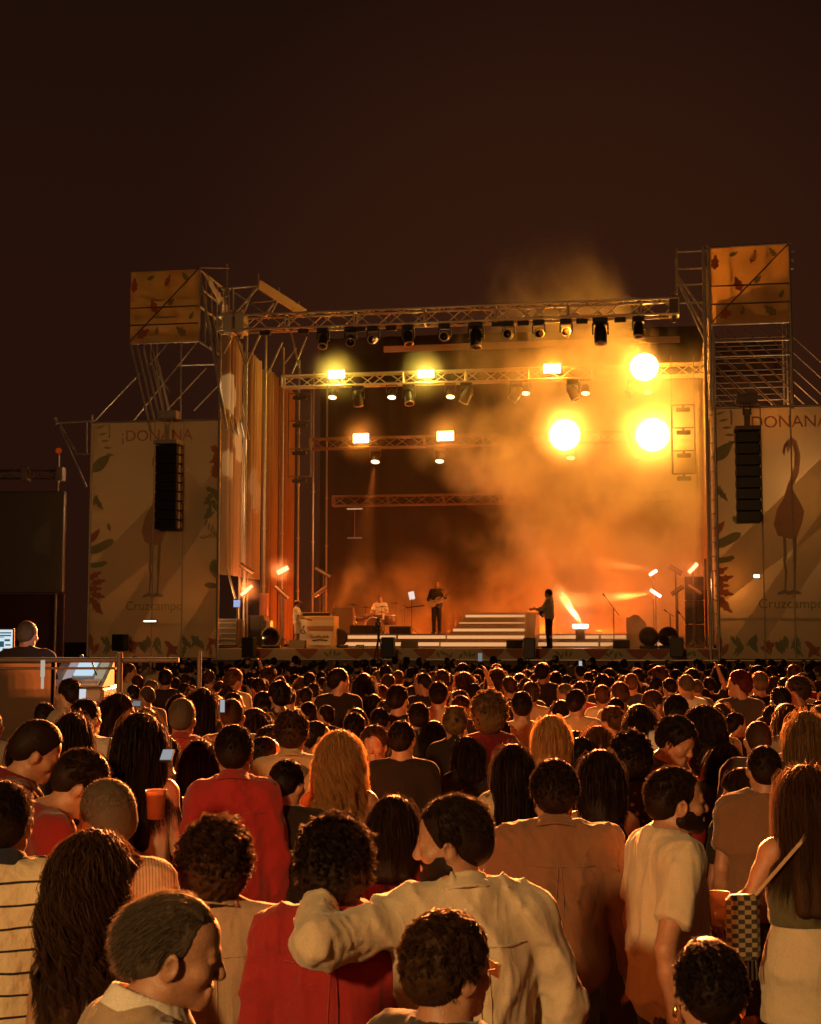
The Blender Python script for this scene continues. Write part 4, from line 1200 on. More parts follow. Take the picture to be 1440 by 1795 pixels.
GY = (1.0, .70, .10); OR = (1.0, .28, .012); OY = (1.0, .33, .022)
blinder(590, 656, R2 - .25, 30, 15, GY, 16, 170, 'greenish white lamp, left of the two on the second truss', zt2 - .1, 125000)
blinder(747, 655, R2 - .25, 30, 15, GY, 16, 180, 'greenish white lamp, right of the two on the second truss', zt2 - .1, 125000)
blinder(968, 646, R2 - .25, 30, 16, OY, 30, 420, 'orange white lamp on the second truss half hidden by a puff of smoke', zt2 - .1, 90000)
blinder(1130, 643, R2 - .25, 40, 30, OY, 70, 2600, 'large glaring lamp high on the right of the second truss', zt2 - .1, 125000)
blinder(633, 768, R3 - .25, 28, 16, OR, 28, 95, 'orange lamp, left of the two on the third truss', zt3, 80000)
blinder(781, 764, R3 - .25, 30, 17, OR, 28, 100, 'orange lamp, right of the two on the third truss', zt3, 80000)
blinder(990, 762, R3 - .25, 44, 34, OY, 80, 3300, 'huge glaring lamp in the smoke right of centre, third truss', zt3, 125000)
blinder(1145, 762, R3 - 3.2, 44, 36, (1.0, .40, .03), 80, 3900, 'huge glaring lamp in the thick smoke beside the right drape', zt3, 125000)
# lamps hanging under the trusses, beams pointing down
down = [(583, 697, R2, 'first'), (687, 697, R2, 'second'), (790, 696, R2, 'third'), (922, 690, R2, 'fourth'), (1027, 690, R2, 'fifth'), (1136, 688, R2, 'sixth'),
        (658, 810, R3, 'first'), (771, 809, R3, 'second'), (1001, 803, R3, 'third'), (1119, 800, R3, 'fourth')]
M_DL = emis('down_lamp', (1.0, .55, .22), 5.0)
for px, py, d, nth in down:
    p = S(px, py, d); zt = zt2 if d == R2 else zt3; B = (p.x, d, p.z)
    root = sempty('hanging_lamp', B); tag(root, '%s round lamp from the left hanging under the %s truss, lit and tilted down' % (nth, 'second' if d == R2 else 'third'), 'stage lamp', 'round lamps hanging under the trusses')
    r = .155 if d == R2 else .17
    rot = Matrix.Rotation(R_(-22), 3, 'X')
    mb = MB(); mb.lathe([(0.0, .34), (r * .75, .32), (r * .95, .18), (r * 1.02, .02), (r, 0)], B, 18, rot=rot); mb.stage('housing', M_BLK, B, root)
    mb = MB(); mb.lathe([(r * .93, .012), (r * .5, .0), (0.001, -.004)], B, 18, rot=rot); mb.stage('lens', M_DL, B, root)
    mb = MB(); mb.tube((p.x - r - .03, d, p.z + .18), (p.x - r - .03, d, p.z + .45), .018, 5); mb.tube((p.x + r + .03, d, p.z + .18), (p.x + r + .03, d, p.z + .45), .018, 5); mb.box((p.x, d, p.z + .50), (.40, .16, .14), bev=.02); mb.tube((p.x, d, p.z + .5), (p.x, d, zt - .2), .02, 5)
    mb.stage('yoke', M_STEELD, B, root)
    if px in (658, 1136, 687): spot_at('down_beam', L2W(p.x, d, p.z - .05), L2W(p.x - (.5 if px == 658 else 0), d - (2.4 if px == 658 else .6), ZD), 22000 if px == 658 else 1500, (1, .22, .03) if px == 658 else (1, .35, .05), 17, .5, .05)
# moving heads
def moving_head(name, B, lab, group, ang=0, yaw=0, sc_=1.0, hang=True, lens_m=None, ground=False):
    root = sempty(name, B); tag(root, lab, 'moving head' if not ground else 'floor light', group)
    s_ = -1 if hang else 1
    mb = MB(); mb.box((B[0], B[1], B[2] + s_ * .07 * sc_), (.36 * sc_, .26 * sc_, .13 * sc_), bev=.025); mb.stage('base', M_BLK, B, root)
    mb = MB()
    for e in (-1, 1): mb.bar((B[0] + e * .18 * sc_, B[1], B[2] + s_ * .13 * sc_), (B[0] + e * .18 * sc_, B[1], B[2] + s_ * .40 * sc_), .035 * sc_, .12 * sc_)
    mb.bar((B[0] - .18 * sc_, B[1], B[2] + s_ * .15 * sc_), (B[0] + .18 * sc_, B[1], B[2] + s_ * .15 * sc_), .12 * sc_, .04 * sc_); mb.stage('yoke', M_BLK, B, root)
    c = Vector((B[0], B[1], B[2] + s_ * .40 * sc_)); rot = Matrix.Rotation(R_(yaw), 3, 'Z') @ Matrix.Rotation(R_(ang), 3, 'X')
    mb = MB(); mb.lathe([(0.001, .26), (.10, .25), (.14, .12), (.155, -.05), (.15, -.20), (.135, -.24)], (0, 0, 0), 18)
    mb.v = [tuple(c + rot @ (Vector(v) * sc_)) for v in mb.v]; hd = mb.stage('head', M_BLK, B, root)
    mb = MB(); mb.lathe([(.15, -.20), (.152, -.245), (.128, -.24), (.11, -.235)], (0, 0, 0), 18); mb.lathe([(.12, -.236), (.06, -.262), (.001, -.27)], (0, 0, 0), 18, 1)
    mb.v = [tuple(c + rot @ (Vector(v) * sc_)) for v in mb.v]
    o = mb.stage('lens', [M_STEEL, lens_m or mat('lens_glass', (.02, .015, .012), rough=.08, spec=.9)], B, hd); return root
zb_ = zf - .23
heads = [(567, 30, 0), (615, 60, 10), (655, 75, 0), (716, 20, 30), (780, 80, 0), (835, 8, 0), (892, 82, -5), (945, 75, 8), (993, 82, 0), (1053, 5, 10), (1120, 12, 0)]
for i, (px, a, yw) in enumerate(heads):
    p = S(px, 575, -.2)
    moving_head('moving_head', (p.x, -.2, zb_), ['leftmost', 'second', 'third', 'fourth', 'fifth', 'sixth', 'seventh', 'eighth', 'ninth', 'tenth', 'rightmost'][i] + ' unlit black moving head from the left under the front truss' if 0 < i < 10 else ['leftmost', 'rightmost'][i > 0] + ' unlit black moving head under the front truss', 'moving heads hanging under the front truss', ang=-a, yaw=yw, sc_=1.0 if px not in (835, 1053) else 1.25)
for i, (px, a) in enumerate(((628, 25), (717, -20), (818, 35), (905, 38), (1005, -25), (1112, 60))):
    p = S(px, 680, R2)
    moving_head('moving_head', (p.x, R2, zt2 - .2), ['first', 'second', 'third', 'fourth', 'fifth', 'last'][i] + ' dark moving head from the left under the second truss, tilted', 'moving heads hanging under the second truss', ang=a, yaw=i * 25, sc_=1.15)
# small two-cell lamps
for i, px in enumerate((465, 532, 631, 686, 872, 918, 1021, 1088)):
    p = S(px, 585, -.2); B = (p.x, -.2, zb_ - .08); mb = MB()
    mb.box(B, (.34, .12, .15), bev=.02)
    for e in (-1, 1): mb.lathe([(.062, -.068), (.05, -.062), (.001, -.055)], (B[0] + e * .08, B[1], B[2]), 14, 1, rot=Matrix.Rotation(-math.pi / 2, 3, 'X') @ Matrix.Rotation(math.pi, 3, 'X'))
    tag(mb.stage('two_cell_lamp', [M_BLK, M_WHITE], B), ['leftmost', 'second', 'third', 'fourth', 'fifth', 'sixth', 'seventh', 'rightmost'][i] + (' from the left of the' if 0 < i < 7 else ' of the') + ' small two-cell lamps under the front truss', 'stage lamp', 'two-cell lamps under the front truss')
# tube lights on stands
def tube_light(pa, pb, d, lab, lit=True, col=(1.0, .14, .07), strength=9, energy=60, stand=True, r=.045):
    a, b = S(pa[0], pa[1], d), S(pb[0], pb[1], d); m = (a + b) / 2; base = (m.x, d, ZD)
    root = sempty('tube_light', base); tag(root, lab, 'tube light', 'tilted tube lights on stands')
    dv = (b - a).normalized(); up = Vector((-dv.z, 0, dv.x)); up = up if up.z > 0 else -up
    mb = MB(); mb.bar(a + Vector((0, .07, 0)), b + Vector((0, .07, 0)), .12, .14); mb.stage('housing', M_BLK, base, root)
    mb = MB(); mb.tube(a, b, r, 8); mb.stage('tube', emis('tube_lit_%d' % pa[0], col, strength) if lit else mat('tube_off', (.45, .30, .2), rough=.3), base, root)
    if stand:
        mb = MB(); mb.tube((m.x, d + .12, ZD), (m.x, d + .12, m.z), .025, 6)
        for k in range(3): an = k * 2.1; mb.tube((m.x, d + .12, ZD + .35), (m.x + .4 * math.cos(an), d + .12 + .4 * math.sin(an), ZD), .015, 5)
        mb.stage('stand', M_STEELD, base, root)
    if lit and energy: point_at('tube_glow', L2W(m.x, d - .12, m.z), energy, (1.0, .22, .06), .1)
tube_light((487, 1004), (505, 995), 2.6, 'glowing red white tube light, the higher one at the left of the stage', energy=75, r=.07)
tube_light((423, 1043), (442, 1027), 1.6, 'glowing red white tube light, the lower one at the far left of the stage', energy=75)
tube_light((1139, 1008), (1152, 1000), 4.0, 'small glowing tube light in the smoke, upper of the two right of the amplifiers', col=(1, .62, .4), energy=40)
tube_light((1141, 1034), (1159, 1046), 4.0, 'small glowing tube light in the smoke, lower of the two right of the amplifiers', col=(1, .62, .4), energy=40)
tube_light((1208, 1004), (1223, 988), 2.0, 'bright tube light on a black stand at the far right of the stage', energy=26, r=.06)
for (pa, pb, d, lab) in (((421, 990), (444, 1005), 1.8, 'dark tilted tube light at the far left, below the drape poles'), ((482, 1028), (505, 1048), 2.4, 'dark tilted tube light left of the keyboard player'), ((553, 996), (579, 1011), 4.2, 'dark tilted tube light, the higher one above the keyboard'), ((549, 1045), (571, 1029), 4.2, 'dark tilted tube light just above the keyboard, sloping the other way'), ((1174, 992), (1196, 1006), 3.4, 'dark tilted tube light in the haze, right of the glowing pair'), ((1178, 1042), (1198, 1028), 3.4, 'dark broad tube light in the haze, sloping up toward the tall cabinet'), ((1207, 1026), (1230, 1041), 2.0, 'dark tube light on the black stand before the tall cabinet')):
    tube_light(pa, pb, d, lab, lit=False)
# floor lamps throwing visible beams
def beam_lamp(px, py, d, tx, ty, td, energy, col, ang, lab, r=.16, strength=30):
    p = S(px, py, d); B = (p.x, d, ZD); t = S(tx, ty, td)
    root = sempty('beam_lamp', B); tag(root, lab, 'floor light', 'floor lamps with beams')
    MB().box((p.x, d, (ZD + p.z) / 2 - .05), (.3, .3, max(.05, p.z - ZD - .1)), bev=.03).stage('base', M_BLK, B, root)
    mb = MB(); mb.box((p.x, d, p.z), (.52, .12, .12), bev=.03); mb.stage('lamp_face', emis('beam_face_%d' % px, (1, .6, .35), strength), B, root)
    spot_at('beam', L2W(p.x, d, p.z + .12), L2W(t.x, td, t.z), energy, col, ang, .3, .04)
beam_lamp(1018, 1098, 4.6, 982, 1040, 5.2, 34000, (1, .33, .10), 19, 'low lamp throwing a bright slanting beam behind the walking guitarist')
p = S(1152, 1000, 3.8); spot_at('beam', L2W(p.x, 3.8, p.z), L2W(S(1050, 985, 5).x, 5.0, S(1050, 985, 5).z), 12000, (1, .34, .08), 12, .4, .04)
p = S(1145, 1040, 3.8); spot_at('beam', L2W(p.x, 3.8, p.z), L2W(S(1050, 1045, 5).x, 4.4, S(1050, 1050, 5).z), 16000, (1, .34, .08), 14, .4, .04)
# added red floor lamps behind the band gear light the low smoke
for (px, d, e) in ((590, 6.5, 420), (655, 8.5, 300), (800, 9.0, 260), (960, 8.0, 700), (1050, 9.0, 900)):
    p = S(px, 1112, d); B = (p.x, d, ZD + .46)
    mb = MB(); mb.box((p.x, d, ZD + .52), (.3, .2, .12), bev=.02); mb.lathe([(.08, .0), (.001, .01)], (p.x, d, ZD + .585), 14, 1)
    tag(mb.stage('floor_wash', [M_BLK, emis('wash_red', (1, .2, .04), 8)], B), {590: 'small red floor lamp behind the keyboard', 655: 'small red floor lamp behind the drum kit', 800: 'small red floor lamp behind the stairs, left', 960: 'small red floor lamp behind the walking guitarist', 1050: 'small red floor lamp left of the dark amplifiers'}[px], 'floor light')
    point_at('wash_glow', L2W(p.x, d, ZD + .75), e, (1.0, .13, .010), .08)
# profile spot from the right that throws hard-edged patches on the left drapes
p = S(860, 600, -.4)
for (tx, ty, td, ang, en) in ((398, 690, .6, 9.0, 3000), (418, 775, 1.8, 8, 2800), (394, 815, .5, 6, 2400), (447, 860, 3.6, 8, 1500)):
    spot_at('profile_spot', L2W(p.x, -1.1, zf - 1.3), L2W(0, td, S(tx, ty, td).z), en, (1, .72, .34), ang, .12, .03)
for fx, e_w in ((2.5, 3000), (6.5, 1200)): spot_at('front_wash', L2W(fx, -.7, zf - .5), L2W(fx, 2.2, ZD + .6), e_w, (1, .32, .05), 40, .8, .1)  # added spots without fixtures, brighten the stage front
spot_at('kit_light', L2W(5.0, -.7, zf - .5), L2W(S(657, 1080, 6.6).x, 6.6, ZD + .9), 4000, (1, .36, .10), 13, .7, .1)  # added spot to brighten the drum kit, no fixture hangs here
spot_at('drape_wash', L2W(SW - 4, -.5, zf - .6), L2W(0, 2.0, 8.0), 1100, (1, .30, .02), 55, .7, .1)  # added spot that lifts the left drapes, without a fixture
# round floor lights on the front edge, front speakers
for px, d, sc_, lab in ((1138, .8, 1.0, 'round black floor light, left of the pair at the right of the stage front'), (1172, .8, 1.0, 'round black floor light, right of the pair at the right of the stage front'), (475, .8, 1.0, 'round black floor light at the left of the stage front'), (595, 2.6, .95, 'round reddish floor light beside the keyboard front panel')):
    B = (S(px, 1130, d).x, d, ZD); root = sempty('floor_light', B); tag(root, lab, 'floor light', 'round floor lights on the stage front')
    mb = MB(); mb.box((B[0], d, ZD + .05), (.56, .36, .10), bev=.03); mb.stage('base', M_BLK, B, root)
    rot = Matrix.Rotation(R_(90), 3, 'X')
    c = (B[0], d, ZD + .36 * sc_)
    mb = MB(); mb.lathe([(.001, -.22), (.18, -.20), (.27, -.06), (.30, .06), (.29, .12), (.25, .13)], c, 22, rot=rot); mb.stage('head', M_BLK, B, root)
    mb = MB(); mb.lathe([(.25, .12), (.16, .10), (.001, .085)], c, 22, rot=rot); mb.stage('lens', mat('big_lens', (.03, .012, .008), rough=.12, spec=.9), B, root)
for px, d, wd, pt, pb, lab in ((437, -1.0, .36, 1117, 1153, 'black front speaker at the left end of the stage skirt'), (681, -1.0, .36, 1117, 1153, 'black front speaker left of the stairs'), (929, -1.0, .34, 1118, 1155, 'black front speaker right of the stairs'), (1186, -1.0, .38, 1117, 1152, 'black front speaker at the right end of the stage skirt'), (211, -1.0, .40, 1112, 1141, 'black speaker before the left banner wall')):
    a, b = S(px, pt, d), S(px, pb, d); B = (a.x, d, 0)
    root = sempty('front_speaker', B); tag(root, lab, 'speaker', 'front fill speakers along the stage front')
    MB().box((a.x, d, (a.z + b.z) / 2), (wd, .4, a.z - b.z), bev=.02).stage('cabinet', M_BLK, B, root)
    MB().box((a.x, d - .205, (a.z + b.z) / 2), (wd - .06, .012, a.z - b.z - .06)).stage('grille', mat('grille_mesh', (.02, .016, .014), rough=.4, metal=.6), B, root)
    mb = MB(); mb.tube((a.x, d, 0), (a.x, d, b.z), .03, 6); mb.stage('stand', M_STEELD, B, root)
# monitors
for i, (px, d, lab) in enumerate(((718, .5, 'small black wedge monitor left of the stairs'), (903, .5, 'small black wedge monitor right of the stairs'), (1090, .6, 'small black wedge monitor left of the round floor lights'), (522, 1.2, 'small dark box at the feet of the keyboard player'), (631, .5, 'tiny dark cable box on the stage edge'))):
    x = S(px, 1130, d).x; k = .5 if px != 631 else .22
    mb = MB(); mb.prism([(x - k / 2, d - .2, ZD), (x - k / 2, d + .15, ZD), (x - k / 2, d + .15, ZD + k * .5), (x - k / 2, d - .02, ZD + k * .5)], (k, 0, 0))
    tag(mb.stage('monitor_wedge', M_BLK, (x, d, ZD)), lab, 'monitor')
# line arrays
def line_array(px0, px1, py0, py1, d, n, lab, lit_side, yaw=0):
    a, b = S(px0, py0, d), S(px1, py1, d); w = b.x - a.x; H = a.z - b.z; cx = (a.x + b.x) / 2; B = (cx, d, a.z + .5)
    root = sempty('line_array', B); tag(root, lab, 'speaker array', 'hanging speaker arrays')
    h = H / n
    for i in range(n):
        z = a.z - (i + .5) * h; off = .03 * i * (i / n) * .5
        cb = MB(); cb.box((cx, d + .35, z), (w, .62, h - .018), bev=.015)
        for e in (-1, 1): cb.box((cx + e * (w / 2 + .012), d + .25, z), (.02, .16, h * .75), 1); cb.box((cx + e * (w / 2 + .012), d + .52, z), (.02, .06, h * .5), 1)
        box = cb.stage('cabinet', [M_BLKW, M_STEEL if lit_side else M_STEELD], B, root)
        MB().box((cx, d + .03, z), (w - .05, .02, h - .05)).stage('grille', mat('grille_mesh', (.02, .016, .014), rough=.4, metal=.6), B, box)
    mb = MB()
    mb.box((cx, d + .3, a.z + .09), (w + .06, .8, .12), bev=.01); mb.box((cx, d + .25, a.z + .42), (.16, .2, .5), bev=.02); mb.box((cx, d + .2, a.z + .95), (w * .9, .34, .26), bev=.02)
    for e in (-1, 1): mb.tube((cx + e * .1, d + .2, a.z + .5), (cx + e * .1, d + .2, a.z + 1.1), .03, 6)
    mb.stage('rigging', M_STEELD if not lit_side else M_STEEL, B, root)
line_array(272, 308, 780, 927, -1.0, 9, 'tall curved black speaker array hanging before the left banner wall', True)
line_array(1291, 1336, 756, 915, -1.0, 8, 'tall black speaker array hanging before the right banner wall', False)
# small lit signs on the banner walls
for (px, py, w, h, lab) in ((263, 1089, .40, .05, 'short white strip lamp low on the left banner wall'), (1327, 1010, .17, .10, 'small white lamp on the right banner wall')):
    p = S(px, py, -.3); B = (p.x, -.3, p.z); mb = MB(); mb.box(B, (w, .05, h), 0, bev=.01); mb.box((p.x, -.27, p.z), (w + .04, .05, h + .04), 1)
    tag(mb.stage('strip_lamp', [emis('strip_white', (1, .85, .6), 2.6), M_BLK], B), lab, 'lamp')
for (px, py, d, w, lab) in ((622, 892, R4 - .5, .62, 'upper short pale strip lamp below the lowest truss'), (622, 943, R4 - .5, .6, 'lower faint pale strip lamp below the lowest truss')):
    p = S(px, py, d); B = (p.x, d, p.z); mb = MB(); mb.box(B, (w, .08, .05), 0, bev=.01); mb.tube((p.x, d, p.z), (p.x, d, zt4), .015, 5, 1)
    tag(mb.stage('strip_lamp', [emis('strip_dim_%d' % py, (1, .55, .25), .5 if py == 892 else .12), M_STEELD], B), lab, 'lamp')

# ------------------------------------------------------------------ smoke
def smoke_box(name, lo, hi, build, lab):
    mb = MB(); c = [(a + b) / 2 for a, b in zip(lo, hi)]; mb.box(c, [b - a for a, b in zip(lo, hi)])
    m = bpy.data.materials.new(name); m.use_nodes = True; nt = m.node_tree; nt.nodes.remove(nt.nodes['Principled BSDF'])
    v = nt.nodes.new('ShaderNodeVolumePrincipled'); v.inputs['Color'].default_value = (.94, .86, .68, 1); v.inputs['Anisotropy'].default_value = .25
    nt.links.new(v.outputs[0], nt.nodes['Material Output'].inputs['Volume'])
    tc = nt.nodes.new('ShaderNodeTexCoord'); sp = nt.nodes.new('ShaderNodeSeparateXYZ'); nt.links.new(tc.outputs['Object'], sp.inputs[0])
    nt.links.new(build(nt, tc, sp), v.inputs['Density'])
    o = mb.stage(name, m, (0, 0, ZD)); tag(o, lab, kind='stuff'); return o
def sstep(nt, x, a, b):
    n = nt.nodes.new('ShaderNodeMapRange'); n.interpolation_type = 'SMOOTHSTEP'; nt.links.new(x, n.inputs[0]); n.inputs[1].default_value = a; n.inputs[2].default_value = b
    return n.outputs[0]
def vnoise(nt, tc, scale, detail=3, dist=.0, sz=1.0, off=0.0):
    mp = nt.nodes.new('ShaderNodeMapping'); nt.links.new(tc.outputs['Object'], mp.inputs[0]); mp.inputs['Scale'].default_value = (1, 1, sz); mp.inputs['Location'].default_value = (off, off, off)
    n = nt.nodes.new('ShaderNodeTexNoise'); n.inputs['Scale'].default_value = scale; n.inputs['Detail'].default_value = detail; n.inputs['Distortion'].default_value = dist
    nt.links.new(mp.outputs[0], n.inputs['Vector']); return n.outputs['Fac']
def main_smoke(nt, tc, sp):
    X, Y, Z = sp.outputs       # z measured from the deck
    n1 = vnoise(nt, tc, .42, 4, .6, 1.0, 3.1); n2 = vnoise(nt, tc, 1.15, 3, .8, .8, 7.7)
    n1 = mathn(nt, 'ADD', n1, mathn(nt, 'MULTIPLY', mathn(nt, 'SUBTRACT', n2, .5), .42))
    x2 = mathn(nt, 'ADD', X, mathn(nt, 'MULTIPLY', mathn(nt, 'SUBTRACT', n1, .5), 9.0))          # ragged left edge
    right = sstep(nt, x2, 7.2, 12.8)
    thick = sstep(nt, n1, .42, .66)
    d = mathn(nt, 'MULTIPLY', right, mathn(nt, 'MULTIPLY_ADD', thick, .42, .014))
    # puff reaching left at mid height
    dx = mathn(nt, 'DIVIDE', mathn(nt, 'SUBTRACT', X, 8.2), 2.6); dz = mathn(nt, 'DIVIDE', mathn(nt, 'SUBTRACT', Z, 6.2), 1.4)
    r = mathn(nt, 'SUBTRACT', 1.0, mathn(nt, 'ADD', mathn(nt, 'MULTIPLY', dx, dx), mathn(nt, 'MULTIPLY', dz, dz)))
    puff = mathn(nt, 'MULTIPLY', mathn(nt, 'MAXIMUM', r, 0.0), sstep(nt, n1, .44, .60))
    d = mathn(nt, 'ADD', d, mathn(nt, 'MULTIPLY', puff, .30))
    # low smoke behind keyboard and drums
    dx = mathn(nt, 'DIVIDE', mathn(nt, 'SUBTRACT', X, 4.0), 3.6); dz = mathn(nt, 'DIVIDE', mathn(nt, 'SUBTRACT', Z, .6), 3.4)
    r = mathn(nt, 'SUBTRACT', 1.0, mathn(nt, 'ADD', mathn(nt, 'MULTIPLY', dx, dx), mathn(nt, 'MULTIPLY', dz, dz)))
    rm = mathn(nt, 'MAXIMUM', r, 0.0); rm = mathn(nt, 'MULTIPLY', rm, rm)
    d = mathn(nt, 'ADD', d, mathn(nt, 'MULTIPLY', mathn(nt, 'MULTIPLY', rm, mathn(nt, 'MULTIPLY', sstep(nt, Y, 5.5, 9.5), sstep(nt, n1, .42, .68))), .55))
    # added dense puffs round lamps, tubes and beams, shaped to spread their glow
    for (px, py, dd_, rr_, k_) in ((1130, 643, R2 - .4, 1.3, 1.2), (990, 762, R3 - .4, 1.6, 1.2), (1145, 762, R3 - 3.5, 1.6, 1.2), (968, 646, R2, .9, .4), (590, 656, R2 - .3, 1.2, .40), (747, 655, R2 - .3, 1.2, .40), (633, 768, R3 - .3, 1.2, .30), (781, 764, R3 - .3, 1.2, .30), (490, 1000, 2.6, .6, .7), (432, 1035, 1.6, .6, .7), (996, 1064, 4.8, 1.05, 1.6), (1090, 1040, 4.2, 1.0, .3), (1090, 990, 4.2, .9, .2)):
        c = S(px, py, dd_); vm = nt.nodes.new('ShaderNodeVectorMath'); vm.operation = 'DISTANCE'; nt.links.new(tc.outputs['Object'], vm.inputs[0]); vm.inputs[1].default_value = (c.x, c.y, c.z - ZD)
        d = mathn(nt, 'ADD', d, mathn(nt, 'MULTIPLY', mathn(nt, 'SUBTRACT', 1.0, sstep(nt, vm.outputs['Value'], 0.0, rr_)), k_))
    # above the front truss it thins out except on the right
    zz_ = mathn(nt, 'ADD', mathn(nt, 'ADD', Z, mathn(nt, 'MULTIPLY', sstep(nt, X, 11.2, 14.6), mathn(nt, 'MULTIPLY', sstep(nt, Z, 7.5, 10.0), 4.5))), mathn(nt, 'MULTIPLY', mathn(nt, 'SUBTRACT', n1, .5), 5.0))
    top = mathn(nt, 'SUBTRACT', 1.0, sstep(nt, zz_, 9.0, 13.6))
    d = mathn(nt, 'MULTIPLY', d, top)
    return mathn(nt, 'ADD', d, mathn(nt, 'MULTIPLY', .003, mathn(nt, 'SUBTRACT', 1.0, sstep(nt, Z, 9.0, 10.5))))
smoke = smoke_box('smoke', (.15, .35, ZD + .02), (SW - .1, DEPTH - .3, ZD + 14.2), main_smoke, 'orange lit stage smoke, thick on the right')

# added lights, unseen behind the banner walls, to brighten the cloth
for (x_, d_, z_, e_w, c_) in ((-1.0, .9, 3.4, 190, (1, .46, .14)), (-2.6, 1.8, 7.0, 420, (1, .60, .26)), (S(1275, 1050, .8).x, .8, 3.8, 150, (1, .40, .10)), (S(1400, 900, 1.8).x, 1.8, 6.5, 420, (1, .58, .26)), (S(1350, 760, 1.0).x, 1.0, 8.8, 70, (1, .36, .06))):
    W = L2W(x_, d_, z_); mbw = MB(); mbw.box((x_, d_, z_), (.12, .08, .12)); o = mbw.stage('work_light', emis('work_lamp', (1, .6, .25), 3), (x_, d_, z_)); point_at('work_glow', W + Vector((0, -.12, 0)), e_w, c_, .1)
    tag(o, {-1.0: 'low work light behind the left banner wall, nearest the stage', -2.6: 'high work light behind the left banner wall'}.get(x_, 'work light behind the right banner wall, ' + ('low' if z_ < 5 else 'middle' if z_ < 8 else 'top one')), 'lamp', 'work lights in the wings')
# ================================================================== band and gear on stage
def on_stage(x, d, z=None): return L2W(x, d, ZD if z is None else z)
# keyboard booth
kx0, kx1 = S(537, 1100, 2.0).x, S(586, 1100, 2.0).x; kz = S(560, 1080, 2.0).z; B = ((kx0 + kx1) / 2, 2.2, ZD)
root = sempty('keyboard_booth', B); tag(root, 'cream fronted keyboard booth with black script lettering and a keyboard on top', 'booth')
mb = MB(); mb.box(((kx0 + kx1) / 2, 2.35, (ZD + kz) / 2), (kx1 - kx0, .7, kz - ZD), bev=.01)
mb.box(((kx0 + kx1) / 2, 1.99, kz - .24), (kx1 - kx0 - .06, .02, .16), 1); mb.box(((kx0 + kx1) / 2, 1.985, kz - .38), (kx1 - kx0 - .06, .02, .07), 2); mb.box(((kx0 + kx1) / 2, 1.99, ZD + .31), (kx1 - kx0 - .2, .02, .44), 1)
mb.stage('front_panel', [M_CREAM, M_WHITE, mat('booth_orange', (.45, .20, .07))], B, root)
mb = MB(); cx = (kx0 + kx1) / 2; rr = random.Random(8)
for i in range(9):
    x = cx - .26 + i * .065; mb.bar((x, 1.975, ZD + .33), (x + rr.uniform(-.01, .03), 1.975, ZD + .38 + .05 * rr.random()), .008, .022); mb.bar((x, 1.975, ZD + .34), (x + .05, 1.975, ZD + .345 + .03 * rr.random()), .008, .014)
mb.bar((cx - .24, 1.974, ZD + .24), (cx, 1.974, ZD + .268), .008, .035); mb.bar((cx, 1.974, ZD + .268), (cx + .25, 1.974, ZD + .24), .008, .035)
mb.stage('lettering', M_BLK, B, root)
sx = S(525, 1100, 2.0).x
mb = MB(); mb.box(((sx + kx0) / 2, 2.32, (ZD + kz) / 2), (kx0 - sx - .01, .6, kz - ZD - .02), bev=.01)
mb.lathe([(.045, 0), (.07, 0)], ((sx + kx0) / 2, 2.015, ZD + .52), 14, 1, rot=Matrix.Rotation(math.pi / 2, 3, 'X')); mb.bar(((sx + kx0) / 2, 2.012, ZD + .62), ((sx + kx0) / 2 + .05, 2.012, ZD + .72), .01, .03, 1)
mb.stage('side_panel', [mat('side_white', (.62, .62, .60)), M_BLK], B, root)
mb = MB(); mb.box((kx0 + .25, 2.3, kz + .06), (kx1 - sx - .12, .38, .09), bev=.015)
for k in range(26): mb.box((kx0 - .2 + k * .035, 2.16, kz + .11), (.03, .14, .012), 1)
mb.stage('keyboard', [M_BLK, M_WHITE], B, root)
# drum kit
dx_, dd = S(657, 1100, 6.6).x, 6.6; PZ = ZD + .46; B = (dx_, dd, PZ); k = 1.0
root = sempty('drum_kit', B); tag(root, 'drum kit with gleaming cymbals on the raised platform', 'drum kit')
rotX = Matrix.Rotation(math.pi / 2, 3, 'X')
mb = MB(); mb.lathe([(.001, .20), (.28, .20), (.29, .22), (.29, -.22), (.28, -.2), (.001, -.2)], (dx_, dd, PZ + .30), 26, rot=rotX); mb.lathe([(.27, .205), (.30, .205), (.30, .225), (.27, .225)], (dx_, dd, PZ + .30), 26, 1, rot=rotX)
mb.stage('bass_drum', [mat('drum_shell', (.16, .05, .03), rough=.25, coat=.6), M_ALU], B, root)
for (x, y, z, r, h) in ((-.25, -.05, .62, .15, .16), (.12, -.05, .64, .15, .16), (.52, .15, .42, .2, .34), (-.55, .25, .55, .17, .14), (-.85, .0, .42, .2, .3)):
    mb = MB(); mb.lathe([(.001, h), (r, h), (r, 0), (.001, 0)], (dx_ + x, dd + y, PZ + z - .1), 20); mb.lathe([(r + .008, h - .03), (r + .008, h)], (dx_ + x, dd + y, PZ + z - .1), 20, 1); mb.stage('drum', [mat('drum_shell', (.16, .05, .03), rough=.25, coat=.6), M_ALU], B, root)
